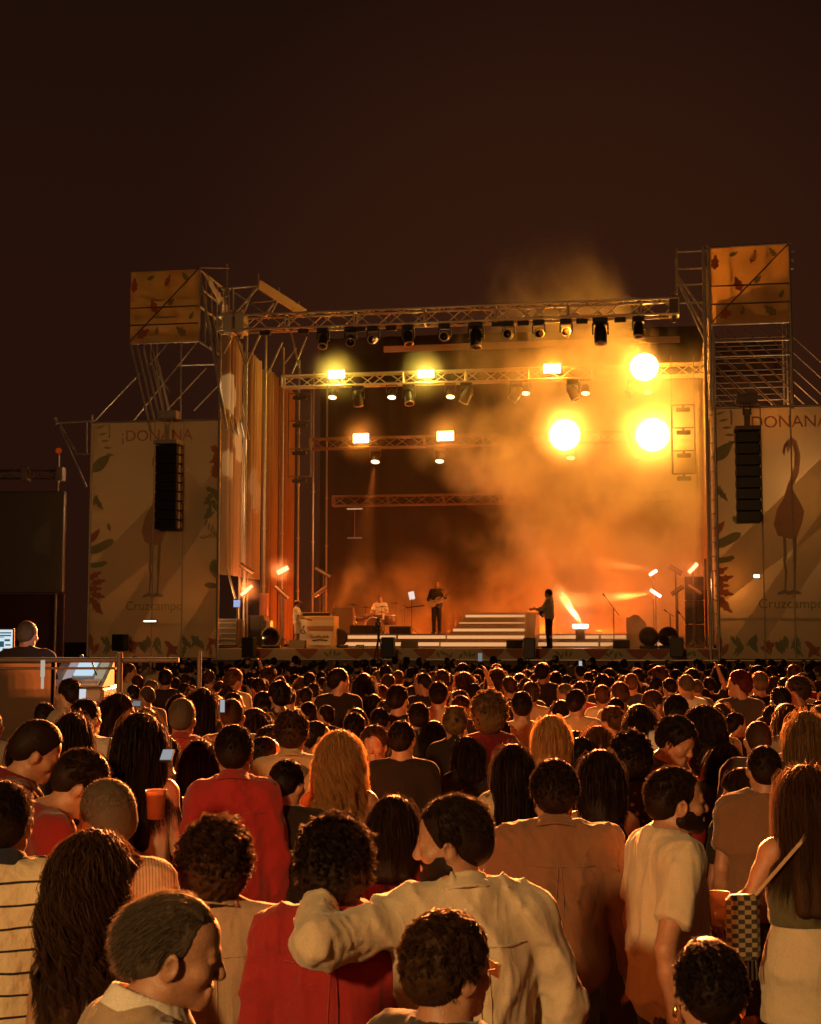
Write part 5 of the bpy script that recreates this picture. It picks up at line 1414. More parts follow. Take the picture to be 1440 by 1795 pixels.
for (x, y, z, r, a) in ((-.78, .0, 1.02, .24, 8), (-.95, .2, .88, .2, -6), (-.3, -.1, .92, .24, 4), (.28, -.1, .94, .26, -5), (.75, .1, 1.06, .25, 8), (1.02, .3, .95, .22, -8)):
    mb = MB(); mb.lathe([(r, 0), (r * .4, .02), (.04, .035), (.001, .05)], (dx_ + x, dd + y, PZ + z), 22, rot=Matrix.Rotation(R_(a), 3, 'Y'))
    mb.tube((dx_ + x, dd + y, PZ), (dx_ + x, dd + y, PZ + z), .012, 5, 1)
    for q in range(3): mb.tube((dx_ + x, dd + y, PZ + .25), (dx_ + x + .22 * math.cos(q * 2.1), dd + y + .22 * math.sin(q * 2.1), PZ), .01, 4, 1)
    mb.stage('cymbal', [mat('brass', (.75, .45, .16), rough=.25, metal=1.0), M_STEELD], B, root)
# low dark cases on the platform
for (px, w, h, d, lab) in ((640, 1.0, .30, 5.2, 'dark low case before the drum kit'), (703, .75, .26, 5.2, 'small dark case right of the drum kit'), (603, .7, .9, 5.4, 'brown amplifier left of the drum kit')):
    x = S(px, 1100, d).x; mb = MB(); mb.box((x, d, PZ + h / 2), (w, .35, h), bev=.02); mb.box((x, d - .18, PZ + h / 2), (w - .1, .01, h - .08), 1)
    tag(mb.stage('equipment_case', [M_BLKW if px != 603 else mat('amp_brown', (.20, .10, .04)), M_BLKC if px != 603 else mat('amp_cloth', (.28, .15, .06))], (x, d, PZ)), lab, 'case')
# amplifier stack on the right
def cab(px0, px1, pt, d, lab, n=2, extra=False, depth=.6):
    a = S(px0, pt, d); b = S(px1, pt, d); B = ((a.x + b.x) / 2, d, ZD); root = sempty('speaker_stack', B); tag(root, lab, 'speaker stack', 'cabinets on stage')
    H = a.z - ZD
    for i in range(n):
        z = ZD + H * (i + .5) / n; c = MB().box((B[0], d + depth / 2, z), (b.x - a.x, depth, H / n - .02), bev=.02).stage('cabinet', M_BLKW, B, root)
        MB().box((B[0], d - .004, z), (b.x - a.x - .1, .012, H / n - .12)).stage('grille', mat('grille_mesh', (.02, .016, .014), rough=.4, metal=.6), B, c)
    return root, B, a, b
r_, B, a, b = cab(1201, 1234, 1010, 2.4, 'tall dark cabinet stack at the right end of the stage', 3)
mb = MB(); mb.tube((b.x + .05, 2.2, ZD), (b.x + .05, 2.2, ZD + 2.75), .035, 6); tag(mb.stage('lamp_pole', M_BLK, (b.x + .05, 2.2, ZD)), 'black pole in front of the tall cabinet stack on the right', 'pole')
cab(1098, 1123, 1082, 3.0, 'dark amplifier stack covered with cloth, right of the microphone stand', 2)
a = S(1110, 1078, 3.0); mb = MB(); vs = [S(x, y, 2.95) for x, y in ((1099, 1085), (1112, 1077), (1120, 1079), (1133, 1092), (1137, 1110), (1132, 1131), (1103, 1131))]
mb.prism(vs, (0, .5, 0)); tag(mb.stage('covered_case', M_BLKC, (a.x, 3.0, ZD)), 'rounded dark cloth covered case leaning against the amplifier stack', 'case')
cab(432, 462, 1078, 2.6, 'black cabinet with a steel rimmed front at the far left of the stage', 1, depth=.7)
a = S(400, 1085, 1.4); mb = MB(); mb.box((a.x, 1.6, (ZD + a.z) / 2), (.7, .6, a.z - ZD), bev=.03)
for q in range(5): mb.box((a.x, 1.29, ZD + .12 + q * .17), (.6, .02, .03), 1)
tag(mb.stage('equipment_rack', [M_BLKW, M_STEELD], (a.x, 1.6, ZD)), 'black equipment rack in the dark left corner of the stage', 'rack')
a, b = S(410, 1052, 1.3), S(421, 1064, 1.3); mb = MB(); mb.box(((a.x + b.x) / 2, 1.3, (a.z + b.z) / 2), (b.x - a.x, .03, a.z - b.z), 1); mb.box(((a.x + b.x) / 2, 1.32, (a.z + b.z) / 2), (b.x - a.x + .03, .03, a.z - b.z + .03)); mb.tube(((a.x + b.x) / 2, 1.34, ZD), ((a.x + b.x) / 2, 1.34, b.z), .015, 5)
tag(mb.stage('monitor_screen', [M_BLK, emis('screen_blue', (.35, .45, .8), .9)], (a.x, 1.3, ZD)), 'small bluish monitor screen in the dark left corner of the stage', 'screen')
mb = MB(); seg(mb, (392, 972), (413, 1050), .03, .3); tag(mb.stage('brace_tube', M_STEEL, tuple(S(392, 972, .3))), 'slanting steel tube at the lower left corner of the stage', 'brace')
mb = MB(); x = S(463, 1060, 3.2).x; mb.box((x, 3.2, ZD + .9), (.26, .26, 1.8), bev=.03); mb.box((x + .05, 3.1, ZD + .45), (.5, .3, .9), 1, bev=.02)
tag(mb.stage('truss_foot', [mat('rust_steel', (.30, .10, .05), rough=.5), M_STEEL], (x, 3.2, ZD)), 'reddish steel column with a pale foot behind the black cabinet at left', 'column')
# microphone stands
def mic_stand(px, pbase, d, tip, tail, lab, h=None):
    x = S(px, pbase, d).x; B = (x, d, ZD); root = sempty('microphone_stand', B); tag(root, lab, 'microphone stand', 'microphone stands')
    j = S(px, (tip[1] + tail[1]) / 2 if h is None else h, d)
    mb = MB(); mb.tube(B, (x, d, j.z), .014, 6)
    for q in range(3): mb.tube((x, d, ZD + .12), (x + .3 * math.cos(q * 2.1 + .4), d + .3 * math.sin(q * 2.1 + .4), ZD + .01), .011, 5)
    mb.stage('stand', M_BLK, B, root)
    mb = MB(); t = S(tip[0], tip[1], d); mb.tube(t, S(tail[0], tail[1], d), .011, 6); mb.stage('boom', M_BLK, B, root)
    mb = MB(); dv = (t - S(tail[0], tail[1], d)).normalized(); mb.tube(t - dv * .05, t + dv * .07, .02, 8, r2=.03); mb.stage('microphone', M_BLK, B, root)
mic_stand(1077, 1133, .9, (1060, 1044), (1086, 1079), 'tall microphone stand with slanting boom at the right of the stage', h=1067)
mic_stand(1176, 1128, 2.6, (1168, 1071), (1182, 1081), 'faint microphone stand in the haze behind the round floor lights', h=1077)
mic_stand(1206, 1128, 1.4, (1191, 1074), (1212, 1101), 'microphone stand with boom before the tall cabinet stack', h=1092)
# video camera on a tripod in the pit
d = -1.2; x = S(664, 1100, d).x; B = (x, d, ZD - 1.0); root = sempty('video_camera', B); tag(root, 'black video camera on a tripod in front of the drum kit', 'camera')
c = S(664, 1088, d)
mb = MB(); mb.box((x, d, c.z - .12), (.16, .34, .16), bev=.02); mb.tube((x, d - .35, c.z - .12), (x, d - .15, c.z - .12), .05, 12); mb.box((x - .03, d + .1, c.z + .03), (.10, .14, .10), bev=.02); mb.bar((x + .1, d - .1, c.z - .2), (x + .16, d - .5, c.z - .35), .02, .02); mb.stage('body', M_BLK, B, root)
mb = MB(); mb.tube((x, d, c.z - .2), (x, d, c.z - .55), .04, 8); mb.box((x, d, c.z - .28), (.22, .22, .05), bev=.01)
for q in range(3): mb.tube((x, d, c.z - .45), (x + .34 * math.cos(q * 2.09 + .5), d + .34 * math.sin(q * 2.09 + .5), B[2]), .02, 6)
mb.stage('tripod', M_BLK, B, root)
mb = MB(); mb.box((x, d, B[2] / 2), (1.2, 1.0, B[2] - .004), bev=.02); tag(mb.stage('pit_riser', M_BLKW, (x, d, 0)), 'black riser that carries the video camera in the pit', 'riser')

# --- musicians
def stagefig(P, x, d, z, h, face, hair, hc, top, legs, label, skin='a', q=1, hs=1.0):
    return place_person(P, q, on_stage(x, d, z), SROT + R_(face), h, hair=hair, hc=hc, skin=skin, top=top, legs=legs, label=label, hscale=hs)
def guitar(P_w, x, d, z, h, face, lab, col, neck_up=.35, side=1):
    """electric guitar held across the belly; face = heading in degrees"""
    rz = SROT + R_(face)
    o = empty('electric_guitar', L2W(x, d, z), rz); tag(o, lab, 'guitar')
    s_ = h / 1.755; Yf = .19 * s_
    mb = MB(); pts = [(.02, .05), (.10, .10), (.20, .09), (.24, .0), (.20, -.11), (.08, -.12), (.0, -.075), (-.09, -.13), (-.19, -.12), (-.24, 0), (-.19, .12), (-.08, .11)]
    ca, sa_ = math.cos(neck_up), math.sin(neck_up)
    f = lambda u, w: (side * (u * ca - w * sa_) * s_ + .0, (u * sa_ + w * ca) * s_ + 1.06 * s_)
    mb.prism([(f(a, b)[0], Yf, f(a, b)[1]) for a, b in pts], (0, .045, 0)); mb.build('body', col, o)
    mb = MB(); a, b = f(.10, 0), f(.78, 0); mb.bar((a[0], Yf + .05, a[1]), (b[0], Yf + .05, b[1]), .02, .05); c_, e_2 = f(.78, 0), f(.94, .02); mb.bar((c_[0], Yf + .05, c_[1]), (e_2[0], Yf + .05, e_2[1]), .02, .08); mb.build('neck', mat('guitar_neck', (.30, .16, .07), rough=.4), o)
    mb = MB(); mb.path([(side * .2 * s_, Yf, .98 * s_), (.16 * s_, .05, 1.44 * s_), (0, -.14 * s_, 1.38 * s_), (-side * .2 * s_, Yf, 1.15 * s_)], .02); mb.build('strap', M_BLK, o)
# keyboard player, profile to the right
x = S(521, 1100, 1.7).x
stagefig(dict(seed=4, top='tee', armL=((-.2, .16, 1.12), (-.14, .42, 1.06)), armR=((.2, .16, 1.12), (.14, .42, 1.06)), legs='shorts'), x, 1.7, ZD, 1.52, -90, 'short', 'chest', 'white', 'cream', 'keyboard player in a flat cap, white t-shirt and pale shorts at the booth', q=1)
o = MB(); o.lathe([(.001, .055), (.06, .05), (.095, .02), (.10, -.01), (.001, -.012)], (0, 0, 0), 16); o.box((0, .10, -.008), (.13, .10, .015), bev=.006)
tag(o.build('flat_cap', mat('cap_tweed', (.30, .20, .12), rough=.9), None, on_stage(x, 1.7, ZD + 1.47), SROT - R_(90)), 'tan flat cap on the head of the keyboard player', 'cap')
# drummer, seated facing the crowd
x = S(667, 1060, 7.4).x
stagefig(dict(seed=3, top='tee', armL=((-.28, .10, 1.14), (-.12, .38, 1.18)), armR=((.28, .10, 1.14), (.12, .38, 1.10)), yaw=6), x, 7.4, PZ - .40, 1.78, 180, 'short', 'grey', 'white', 'charcoal', 'drummer in a white t-shirt behind the kit, facing the crowd', q=1)
mb = MB(); mb.lathe([(.001, .52), (.17, .52), (.17, .45), (.03, .44), (.03, 0), (.2, 0)], (x, 7.4, PZ), 16); tag(mb.stage('drum_stool', M_BLK, (x, 7.4, PZ)), 'round black stool under the drummer', 'stool')
# bass player
x = S(766, 1060, 5.9).x
stagefig(dict(seed=6, top='shirt', sleeve='rolled', fat=.02, armL=((-.30, .06, 1.20), (-.30, .34, 1.36)), armR=((.27, .02, 1.14), (.06, .25, 1.08))), x, 5.9, PZ, 1.82, 174, 'crop', 'grey', 'darkprint', 'black', 'bald bass player in a patterned shirt behind the stairs, facing the crowd', q=1)
guitar(None, x, 5.9, PZ, 1.82, 174, 'pale bass guitar held by the bald player, neck raised to the right', mat('guitar_sun', (.55, .40, .2), rough=.3), .50, -1)
mb = MB(); t = S(722, 1044, 6.2); mb.tube((t.x, 6.2, PZ), (t.x, 6.2, t.z - .1), .014, 6); mb.box((t.x, 6.2, t.z), (.2, .02, .28), 1, Matrix.Rotation(R_(-12), 3, 'Y')); mb.bar((t.x - .2, 6.2, t.z - .42), (t.x + .45, 6.2, t.z - .35), .03, .04)
for q in range(3): mb.tube((t.x, 6.2, PZ + .2), (t.x + .25 * math.cos(q * 2.1), 6.2 + .25 * math.sin(q * 2.1), PZ), .01, 5)
tag(mb.stage('music_stand', [M_BLK, emis('tablet', (1, .8, .7), .9)], (t.x, 6.2, PZ)), 'music stand with a small glowing tablet between drummer and bass player', 'music stand')
# walking guitarist in profile
x = S(963, 1100, .7).x
stagefig(dict(seed=9, top='shirt', sleeve='rolled', hem=.84, armL=((-.24, .12, 1.16), (-.16, .46, 1.16)), armR=((.24, .02, 1.14), (.10, .26, 1.06)), pitch=10, stance=.10), x, .7, ZD, 1.80, 82, 'short', 'dark', 'palegrey', 'black', 'guitarist in a pale shirt and dark trousers walking left across the stage', q=1)
guitar(None, x, .7, ZD, 1.80, 82, 'dark electric guitar held by the walking guitarist', M_BLK, .12, -1)
# ================================================================== mixing position and far left screen
YF = 12.2
# far left dark video wall with its truss, behind the banner wall line
a, b = at(-260, 862, 46.5), at(112, 1040, 46.5); B = (0.5 * (a.x + b.x), 46.5, 0)
root = empty('video_wall', B); tag(root, 'big dark switched-off video wall with a truss on top at the far left', 'screen')
MB().box(((a.x + b.x) / 2, 46.5, (a.z + b.z) / 2), (b.x - a.x, .3, a.z - b.z), bev=.03).build('screen', mat('screen_off', (.055, .035, .026), rough=.45, var=.1, vscale=20), root, (0, 0, 0), 0, B)
mb = MB(); p = at(0, 831, 46.5); mb.truss((a.x, 46.5, p.z), (at(108, 831, 46.5).x, 46.5, p.z), .35, .26, .028, .5)
for px in (45, 106): mb.box((at(px, 831, 46.5).x, 46.5, p.z), (.25, .45, .45), bev=.02)
mb.tube((at(103, 800, 46.5).x, 46.5, 0), (at(103, 795, 46.5).x, 46.5, at(103, 795, 46.5).z), .05, 8); mb.tube((a.x, 46.5, 0), (a.x, 46.5, p.z + .5), .05, 8)
mb.build('truss', M_STEELD, root, (0, 0, 0), 0, B)
MB().box(((a.x + b.x) / 2, 46.6, b.z / 2), (b.x - a.x, .2, b.z - .05)).build('skirt', mat('wine_cloth', (.035, .008, .008), rough=.95), root, (0, 0, 0), 0, B)
p = at(103, 790, 46.4); mb = MB(); mb.lathe([(.001, .10), (.08, .07), (.11, 0), (.08, -.07), (.001, -.1)], tuple(p), 12)
tag(mb.build('warning_lamp', emis('orange_lamp', (1, .10, .01), .2), None, tuple(p), 0, tuple(p)), 'small dim orange warning lamp on the mast of the dark video wall', 'lamp')
# mixing position: platform, printed fence, posts, desk with screens, operator
fz = .62
mb = MB(); mb.box((-6.2, YF + 1.6, fz / 2), (5.6, 3.0, fz), bev=.02); tag(mb.build('mixing_platform', M_BLKW, None, (-6.2, YF + 1.6, 0), 0, (-6.2, YF + 1.6, 0)), 'low black platform of the mixing position at the left', 'platform')
za = at(100, 1157, YF).z; xe = at(60, 1157, YF).x; xg = at(212, 1157, YF).x
root = empty('mixing_fence', (xe, YF, 0)); tag(root, 'waist high fence with pale printed cloth and steel rail around the mixing desk', 'fence'); B = (xe, YF, 0)
mb = MB(); x2 = at(93, 1200, YF).x
cloth(mb, -7.5, x2, .1, za - .03, YF, 0, .012, 4)
mb.build('cloth', [mat('fence_cloth', (.085, .048, .022), rough=.85, transl=.15, var=.2, vscale=3)], root, (0, 0, 0), 0, B)
mb = MB(); mb.tube((-7.6, YF - .03, za), (xg + .5, YF - .03, za), .022, 8); mb.tube((-7.6, YF - .03, za - .07), (at(205, 1160, YF).x, YF - .03, za - .07), .012, 6)
mb.tube((xg, YF - .05, 0), (xg, YF - .05, at(211, 1144, YF).z), .026, 10); mb.tube((-7.5, YF - .03, 0), (-7.5, YF - .03, za), .026, 8)
for k in range(4): mb.tube((x2 + .0, YF, .05), (x2, YF, za), .02, 6)
mb.build('rail', M_STEELD, root, (0, 0, 0), 0, B)
p = at(350, 1142, 15.0); mb = MB(); mb.tube((p.x, 15, 0), (p.x, 15, p.z), .024, 8); mb.tube((p.x, 15, 1.25), (xg, YF, 1.25), .02, 6); mb.tube((p.x, 15, .1), (xg, YF, .1), .02, 6)
tag(mb.build('fence_post', M_STEELD, None, (p.x, 15, 0), 0, (p.x, 15, 0)), 'thin steel fence post with rails standing in the crowd right of the mixing desk', 'post')
# desk with three screens, seen over the fence
root = empty('mixing_desk', at(135, 1200, YF + 1.0) * 1.0); root.location.z = fz; B = tuple(root.location); tag(root, 'grey mixing desk with glowing screens and rows of faders', 'mixing desk')
x0, x1 = at(92, 1200, YF + .7).x, at(186, 1200, YF + .7).x
zt_ = at(140, 1163, YF + .9).z; zb2 = at(140, 1205, YF + .5).z
MB().box(((x0 + x1) / 2, YF + 1.0, (fz + zb2) / 2), (x1 - x0, .8, zb2 - fz), bev=.03).build('body', mat('desk_grey', (.22, .19, .16), rough=.5), root, (0, 0, 0), 0, B)
mb = MB(); mb.prism([(x0, YF + .55, zb2), (x0, YF + 1.05, zb2), (x0, YF + 1.05, zt_ + .02)], (x1 - x0, 0, 0)); mb.build('meter_bridge', mat('desk_pale', (.38, .32, .24), rough=.5), root, (0, 0, 0), 0, B)
def slope(x, t):  # point on the sloping face
    return Vector((x, YF + .55 + .5 * t - .012, zb2 + (zt_ + .02 - zb2) * t + .012))
for (u0, u1, t0, t1, c, s_) in ((.20, .34, .25, .95, (.62, .52, .55), .55), (.36, .72, .42, .97, (.55, .72, .85), 1.0), (.78, .93, .3, .9, (.65, .55, .36), .5)):
    mb = MB(); w = x1 - x0; q = [slope(x0 + w * u0, t0), slope(x0 + w * u1, t0), slope(x0 + w * u1, t1), slope(x0 + w * u0, t1)]; mb.prism(q, (0, .01, -.01)); mb.build('screen', emis('desk_screen_%d' % int(u0 * 100), c, s_), root, (0, 0, 0), 0, B)
mb = MB(); rr = random.Random(2)
for i in range(26):
    for j in range(3):
        a = slope(x0 + (x1 - x0) * (.06 + .034 * i), .05 + .07 * j); mb.box(a, (.012, .03, .02), 0)
mb.build('faders', mat('knobs', (.5, .42, .3), rough=.4), root, (0, 0, 0), 0, B)
p = slope(x0 + (x1 - x0) * .8, .4); mb = MB(); mb.path([p, p + Vector((-.03, -.05, .12)), p + Vector((-.10, -.08, .16))], .008); mb.lathe([(.015, 0), (.02, .03), (.001, .04)], tuple(p + Vector((-.12, -.08, .15))), 10); mb.build('desk_microphone', M_BLK, root, (0, 0, 0), 0, B)
point_at('desk_screen_glow', (x0 * .5 + x1 * .5, YF + .35, zt_ + .2), 3.0, (.8, .85, 1.0), .2)
mb = MB(); a = at(75, 1172, YF - .08); mb.box(tuple(a), (.03, .03, .14), 0); mb.box((a.x, a.y, a.z - .12), (.02, .02, .10), 0)
tag(mb.build('led_strip', emis('white_led', (1, .85, .65), .45), None, tuple(a), 0, tuple(a)), 'small white vertical light strip showing through the fence cloth', 'lamp')
# laptop screen of the operator
a, b = at(-25, 1104, YF + 1.3), at(21, 1150, YF + 1.3); B = ((a.x + b.x) / 2, YF + 1.3, fz)
root = empty('computer_screen', B); tag(root, 'bright white computer screen at the left edge, beside the seated operator', 'screen')
MB().box(((a.x + b.x) / 2, YF + 1.32, (a.z + b.z) / 2), (b.x - a.x + .03, .03, a.z - b.z + .03), bev=.008).build('case', M_BLK, root, (0, 0, 0), 0, B)
mb = MB(); mb.box(((a.x + b.x) / 2, YF + 1.3, (a.z + b.z) / 2), (b.x - a.x, .01, a.z - b.z), 0)
for (u, v, w, h, mi) in ((.75, .88, .42, .05, 1), (.75, .78, .42, .05, 1), (.6, .72, .2, .03, 2), (.82, .60, .2, .08, 1), (.6, .45, .2, .22, 1), (.85, .42, .2, .05, 2), (.8, .22, .3, .14, 2), (.3, .5, .3, .6, 1)):
    mb.box((a.x + (b.x - a.x) * u, YF + 1.292 - .001 * mi, b.z + (a.z - b.z) * v), ((b.x - a.x) * w, .004, (a.z - b.z) * h), mi)
mb.build('display', [emis('display_white', (.75, .92, 1.0), .85), emis('display_blue', (.05, .16, .25), .5), emis('display_dark', (.05, .07, .10), .3)], root, (0, 0, 0), 0, B)
mb = MB(); mb.box(((a.x + b.x) / 2, YF + 1.5, (fz + b.z) / 2), (.5, .4, b.z - fz - .02), bev=.02); tag(mb.build('desk_case', M_BLKW, None, B, 0, B), 'black case that carries the bright computer screen', 'case')
op = place_person(dict(seed=8, top='tee', fat=.02, yaw=-18, pitch=6, armL='fold', armR='fold', broad=1.08), 1, (at(46, 1150, YF + .7).x, YF + .7, fz - .02), 0.0, 1.77, hair='crop', hc='grey', top='black', legs='black', label='sound operator with cropped hair and black t-shirt standing at the mixing desk')
vs, fs = text_mesh('IVORA', .10)
mb = MB(); mb.add([(v.x, -.150, v.y + 1.20) for v in vs], fs); mb.box((0.0, -.150, 1.285), (.085, .003, .022))
mb.build('back_print', mat('shirt_print', (.30, .20, .12)), op)
# ================================================================== the crowd
def zat(px, py, d): return at(px, py, d).z
def hairtop(k, hs=1.0): return 1.742 + (HAIRS[k]['vol'] if k else 0) + (hs - 1) * .24
def spot_person(px, py, w, k, sex, h=None, hs=1.0, d=None):
    if d is None:
        if h is None:
            d = FPX * (2 * (.075 + HAIRS[k]['vol']) + .022) * hs * (.94 if sex == 'f' else 1.0) / w
            hh = zat(px, py, d); lo, hi = (1.52, 1.79) if sex == 'f' else (1.60, 1.88)
            hc_ = min(hi, max(lo, hh))
            if abs(hc_ - hh) > 1e-6: d = FPX * (CAM_Z - hc_) / max(8, py - HOR)
        else:
            d = FPX * (CAM_Z - h) / (py - HOR)
            for _ in range(3): d *= (CAM_Z - h) / (CAM_Z - zat(px, py, d))
    hh = zat(px, py, d); s = hh / hairtop(k, hs)
    p = at(px, py, d)
    return Vector((p.x, d, 0)), s * 1.755, d
def qof(d): return 0 if d < 4.7 else 1 if d < 8 else 2 if d < 14 else 3
PLACED = []
def person_at(px, py, w, k, hc, sex, top, col, label, rz=0.0, h=None, hs=1.0, d=None, P=None, q=None, legs='charcoal', skin='a', group=None, hseed=0, face=True):
    loc, H, d = spot_person(px, py, w, k, sex, h, hs, d)
    PP = dict(sex=sex, top=top); PP.update(P or {})
    o = place_person(PP, qof(d) if q is None else q, loc, R_(rz) - math.atan2(1.5 - loc.x, 45 - d) * (1 if face else 0), H, hair=k, hc=hc, skin=skin, top=col, legs=legs, label=label, group=group, hscale=hs, hseed=hseed)
    PLACED.append((loc.x, loc.y)); return o, loc, H / 1.755
# ---- nearest people
o, loc, s = person_at(255, 1566, 150, 'swept', 'grey', 'm', 'shirt', 'beige', 'older man with swept-back greying hair and white collar, in profile at lower left', rz=-62, d=3.1, face=False,
    P=dict(face=1, seed=21, yaw=-24, pitch=12, headoff=(0, .05, 0), sleeve='long', loose=.02, fine=((-.1, .1, .005, 0),)), hs=1.0)
def collar(o, m, P, flare=.30, R=.076, th=.006, h=.030):
    F = Field(np.arange(-.16, .16, .005), np.arange(-.16, .18, .005), np.arange(1.40, 1.58, .005))
    F.ring(np.array((0, -.008, 1.495)) + np.array(P.get('headoff', (0, 0, 0))) * .5, R, th, h, slope=-.42, flare=flare, ey=1.14)
    c = bpy.data.objects.new('collar', mesh_np('collar', *F.mesh(), [m])); link(c, o); return c
collar(o, FAB['white'], dict(headoff=(0, .05, 0)), flare=.5, R=.083)
person_at(785, 1598, 165, 'thick', 'brown', 'm', 'tee', 'charcoal', 'man with tousled brown hair and rimless glasses at the bottom centre, seen from behind', rz=-38, d=3.25, face=False,
    P=dict(seed=22, yaw=-16, pitch=4), hs=1.02)
O2 = PLACED[-1]
person_at(1240, 1645, 140, 'thick', 'black', 'f', 'tee', 'wine', 'woman with short curly black hair and shiny earrings at the bottom right', rz=8, d=3.3, P=dict(seed=23), hs=.92)
ogirl = PLACED[-1]
o4, l4, s4 = person_at(588, 1437, 155, 'curly', 'dark', 'm', 'shirt', 'red', 'person with round curly dark hair in a bright red shirt, embraced from the right', rz=0, d=4.36,
    P=dict(seed=24, sleeve='rolled', loose=.03, amp=.010, broad=1.05), hs=1.0)
o5, l5, s5 = person_at(817, 1394, 120, 'short', 'dark', 'm', 'shirt', 'cream', 'bearded man in a cream shirt with his arm round the curly haired person in red', rz=14, d=4.28,
    P=dict(face=1, seed=25, yaw=70, pitch=6, headoff=(-.02, .02, 0), sleeve='long', sleever=.98, loose=.035, amp=.013, ffreq=15, broad=1.12, hem=.86,
           creases=(((-.48, -.16, 1.375), (-.21, -.01, 1.40), 4),), armL=((-.48, -.16, 1.375), (-.43, .10, 1.455)), handL=((.3, .9, -.5), (1, 0, -.6), .6), armR=((.30, -.02, 1.13), (.17, .20, 1.02))), hs=1.04)
bd = bpy.data.objects.new('beard', mesh_np('beard', *beard_mesh(0), [MAT_HAIR['dark']])); link(bd, o5)
M4 = Matrix([list(r) for r in rotm(70, 6, 0)]).to_4x4(); M4.translation = Vector(PIV + np.array((-.02, .02, 0))); bd.matrix_local = M4
person_at(380, 1437, 150, 'curly', 'brown', 'm', 'shirt', 'beige', 'person with bushy curly brown hair and grey beige collared shirt', rz=4, d=4.45, P=dict(seed=26, sleeve='long', loose=.02, amp=.008), hs=.96, hseed=2)
person_at(172, 1457, 145, 'longcurly', 'brown', 'f', 'tank', 'floral', 'woman with long wavy brown hair and pale lace top at the left', rz=-22, d=4.1, P=dict(seed=27, yaw=-20, armR=((.24, -.03, 1.12), (.26, .12, .90))), hs=.98)
person_at(10, 1368, 105, 'short', 'dark', 'm', 'tee', 'stripes', 'man in a cream t-shirt with thin dark stripes at the left edge', rz=2, d=4.6, P=dict(seed=28, loose=.02, amp=.006, yaw=8), q=0)
collar(bpy.data.objects[[c.name for c in bpy.data.objects if 'thin dark stripes' in c.get('label', '')][0]], FAB['navy'], {}, flare=.3, R=.074)
person_at(187, 1365, 95, 'crop', 'grey', 'm', 'shirt', 'pin', 'man with close-cropped grey hair and pinstriped shirt, head turned left', rz=20, d=4.95, P=dict(seed=29, yaw=35, sleeve='long', loose=.02), hs=1.10)
person_at(88, 1300, 80, 'short', 'dark', 'm', 'tee', 'darkred', 'man in a dark red t-shirt bending his head down to the right', rz=-60, d=5.7, P=dict(face=1, seed=30, yaw=-15, pitch=34, armR='fold', armL='fold', headoff=(0, .06, -.01)))
person_at(30, 1257, 65, 'crop', 'dark', 'm', 'shirt', 'wine', 'balding man in a wine red shirt looking down to the right at the left edge', rz=-70, d=6.7, P=dict(face=1, seed=31, pitch=26, armR='fold', armL='fold', headoff=(0, .04, 0)), hs=1.08)
person_at(250, 1250, 75, 'long', 'black', 'f', 'tank', 'cream', 'woman with very long dark hair and white strap top, bare right shoulder', rz=-6, d=7.3, P=dict(seed=32, armR='fold'), hs=1.12)
person_at(412, 1270, 62, 'short', 'dark', 'm', 'shirt', 'red', 'broad man in a plain bright red shirt with short dark hair', rz=3, d=7.0, P=dict(seed=33, fat=.01, sleeve='long', loose=.012, amp=.010, broad=.84), q=0)
person_at(597, 1282, 85, 'longcurly', 'blonde', 'f', 'tank', 'tan', 'woman with long wavy blonde hair seen from behind, hair glowing at the edges', rz=0, d=7.3, P=dict(seed=34), q=0, hs=1.0)
person_at(660, 1272, 52, 'thick', 'brown', 'f', 'tee', 'darkprint', 'smiling woman with curly hair turned round toward the camera', rz=158, d=9.4, P=dict(face=1, seed=35, yaw=10, roll=6), q=1, hs=1.05)
o, loc, s = person_at(512, 1244, 50, 'thick', 'brown', 'm', 'shirt', 'tan', 'curly haired person in a light shirt with a black bag strap across the back', rz=5, d=8.6, P=dict(seed=36, loose=.02), q=1, hs=1.05)
mb = MB(); mb.bar((-.17, -.135, 1.05), (.09, -.13, 1.44), .012, .05); mb.build('bag_strap', M_BLK, o)
person_at(798, 1237, 42, 'thick', 'dirty', 'f', 'shirt', 'black', 'person with short tousled blonde hair and a black jacket', d=10.6, P=dict(seed=37, sleeve='long', loose=.03))
person_at(858, 1214, 65, 'curly', 'dirty', 'f', 'tee', 'wine', 'woman with a big round mop of blonde curls in the middle rows', d=10.8, P=dict(seed=38), hs=1.12, q=1)
person_at(915, 1212, 36, 'short', 'dark', 'm', 'shirt', 'tan', 'man with short dark hair and light collared shirt beside the blonde curls', d=12.2, P=dict(seed=39, sleeve='long', loose=.02))
person_at(966, 1254, 65, 'bob', 'blonde', 'f', 'tee', 'black', 'woman with a blonde bob and a black top, third row from the near side', d=8.7, P=dict(seed=40), hs=1.05, q=1)
person_at(1048, 1272, 55, 'long', 'chest', 'f', 'tee', 'charcoal', 'woman with straight light brown hair right of the blonde bob', d=9.0, P=dict(seed=41), q=1)
person_at(900, 1304, 60, 'long', 'black', 'f', 'tee', 'floral', 'woman with long straight black hair and pale flowered top', d=7.9, P=dict(seed=42), q=1, hs=1.05)
person_at(972, 1331, 88, 'thick', 'dark', 'm', 'shirt', 'brown', 'tall man in a loose brown long-sleeved shirt, seen squarely from behind', rz=-2, d=5.8, P=dict(seed=43, sleeve='long', loose=.04, amp=.012, ffreq=14, broad=1.12, hem=.80, armR=((.29, -.03, 1.12), (.30, .04, .90))), q=0, hs=1.0, legs='denim')
person_at(1052, 1314, 70, 'bob', 'black', 'f', 'tank', 'black', 'woman with dark hair and bare back between the brown shirt and the white t-shirt', d=7.0, P=dict(seed=44), q=1, hs=1.1)
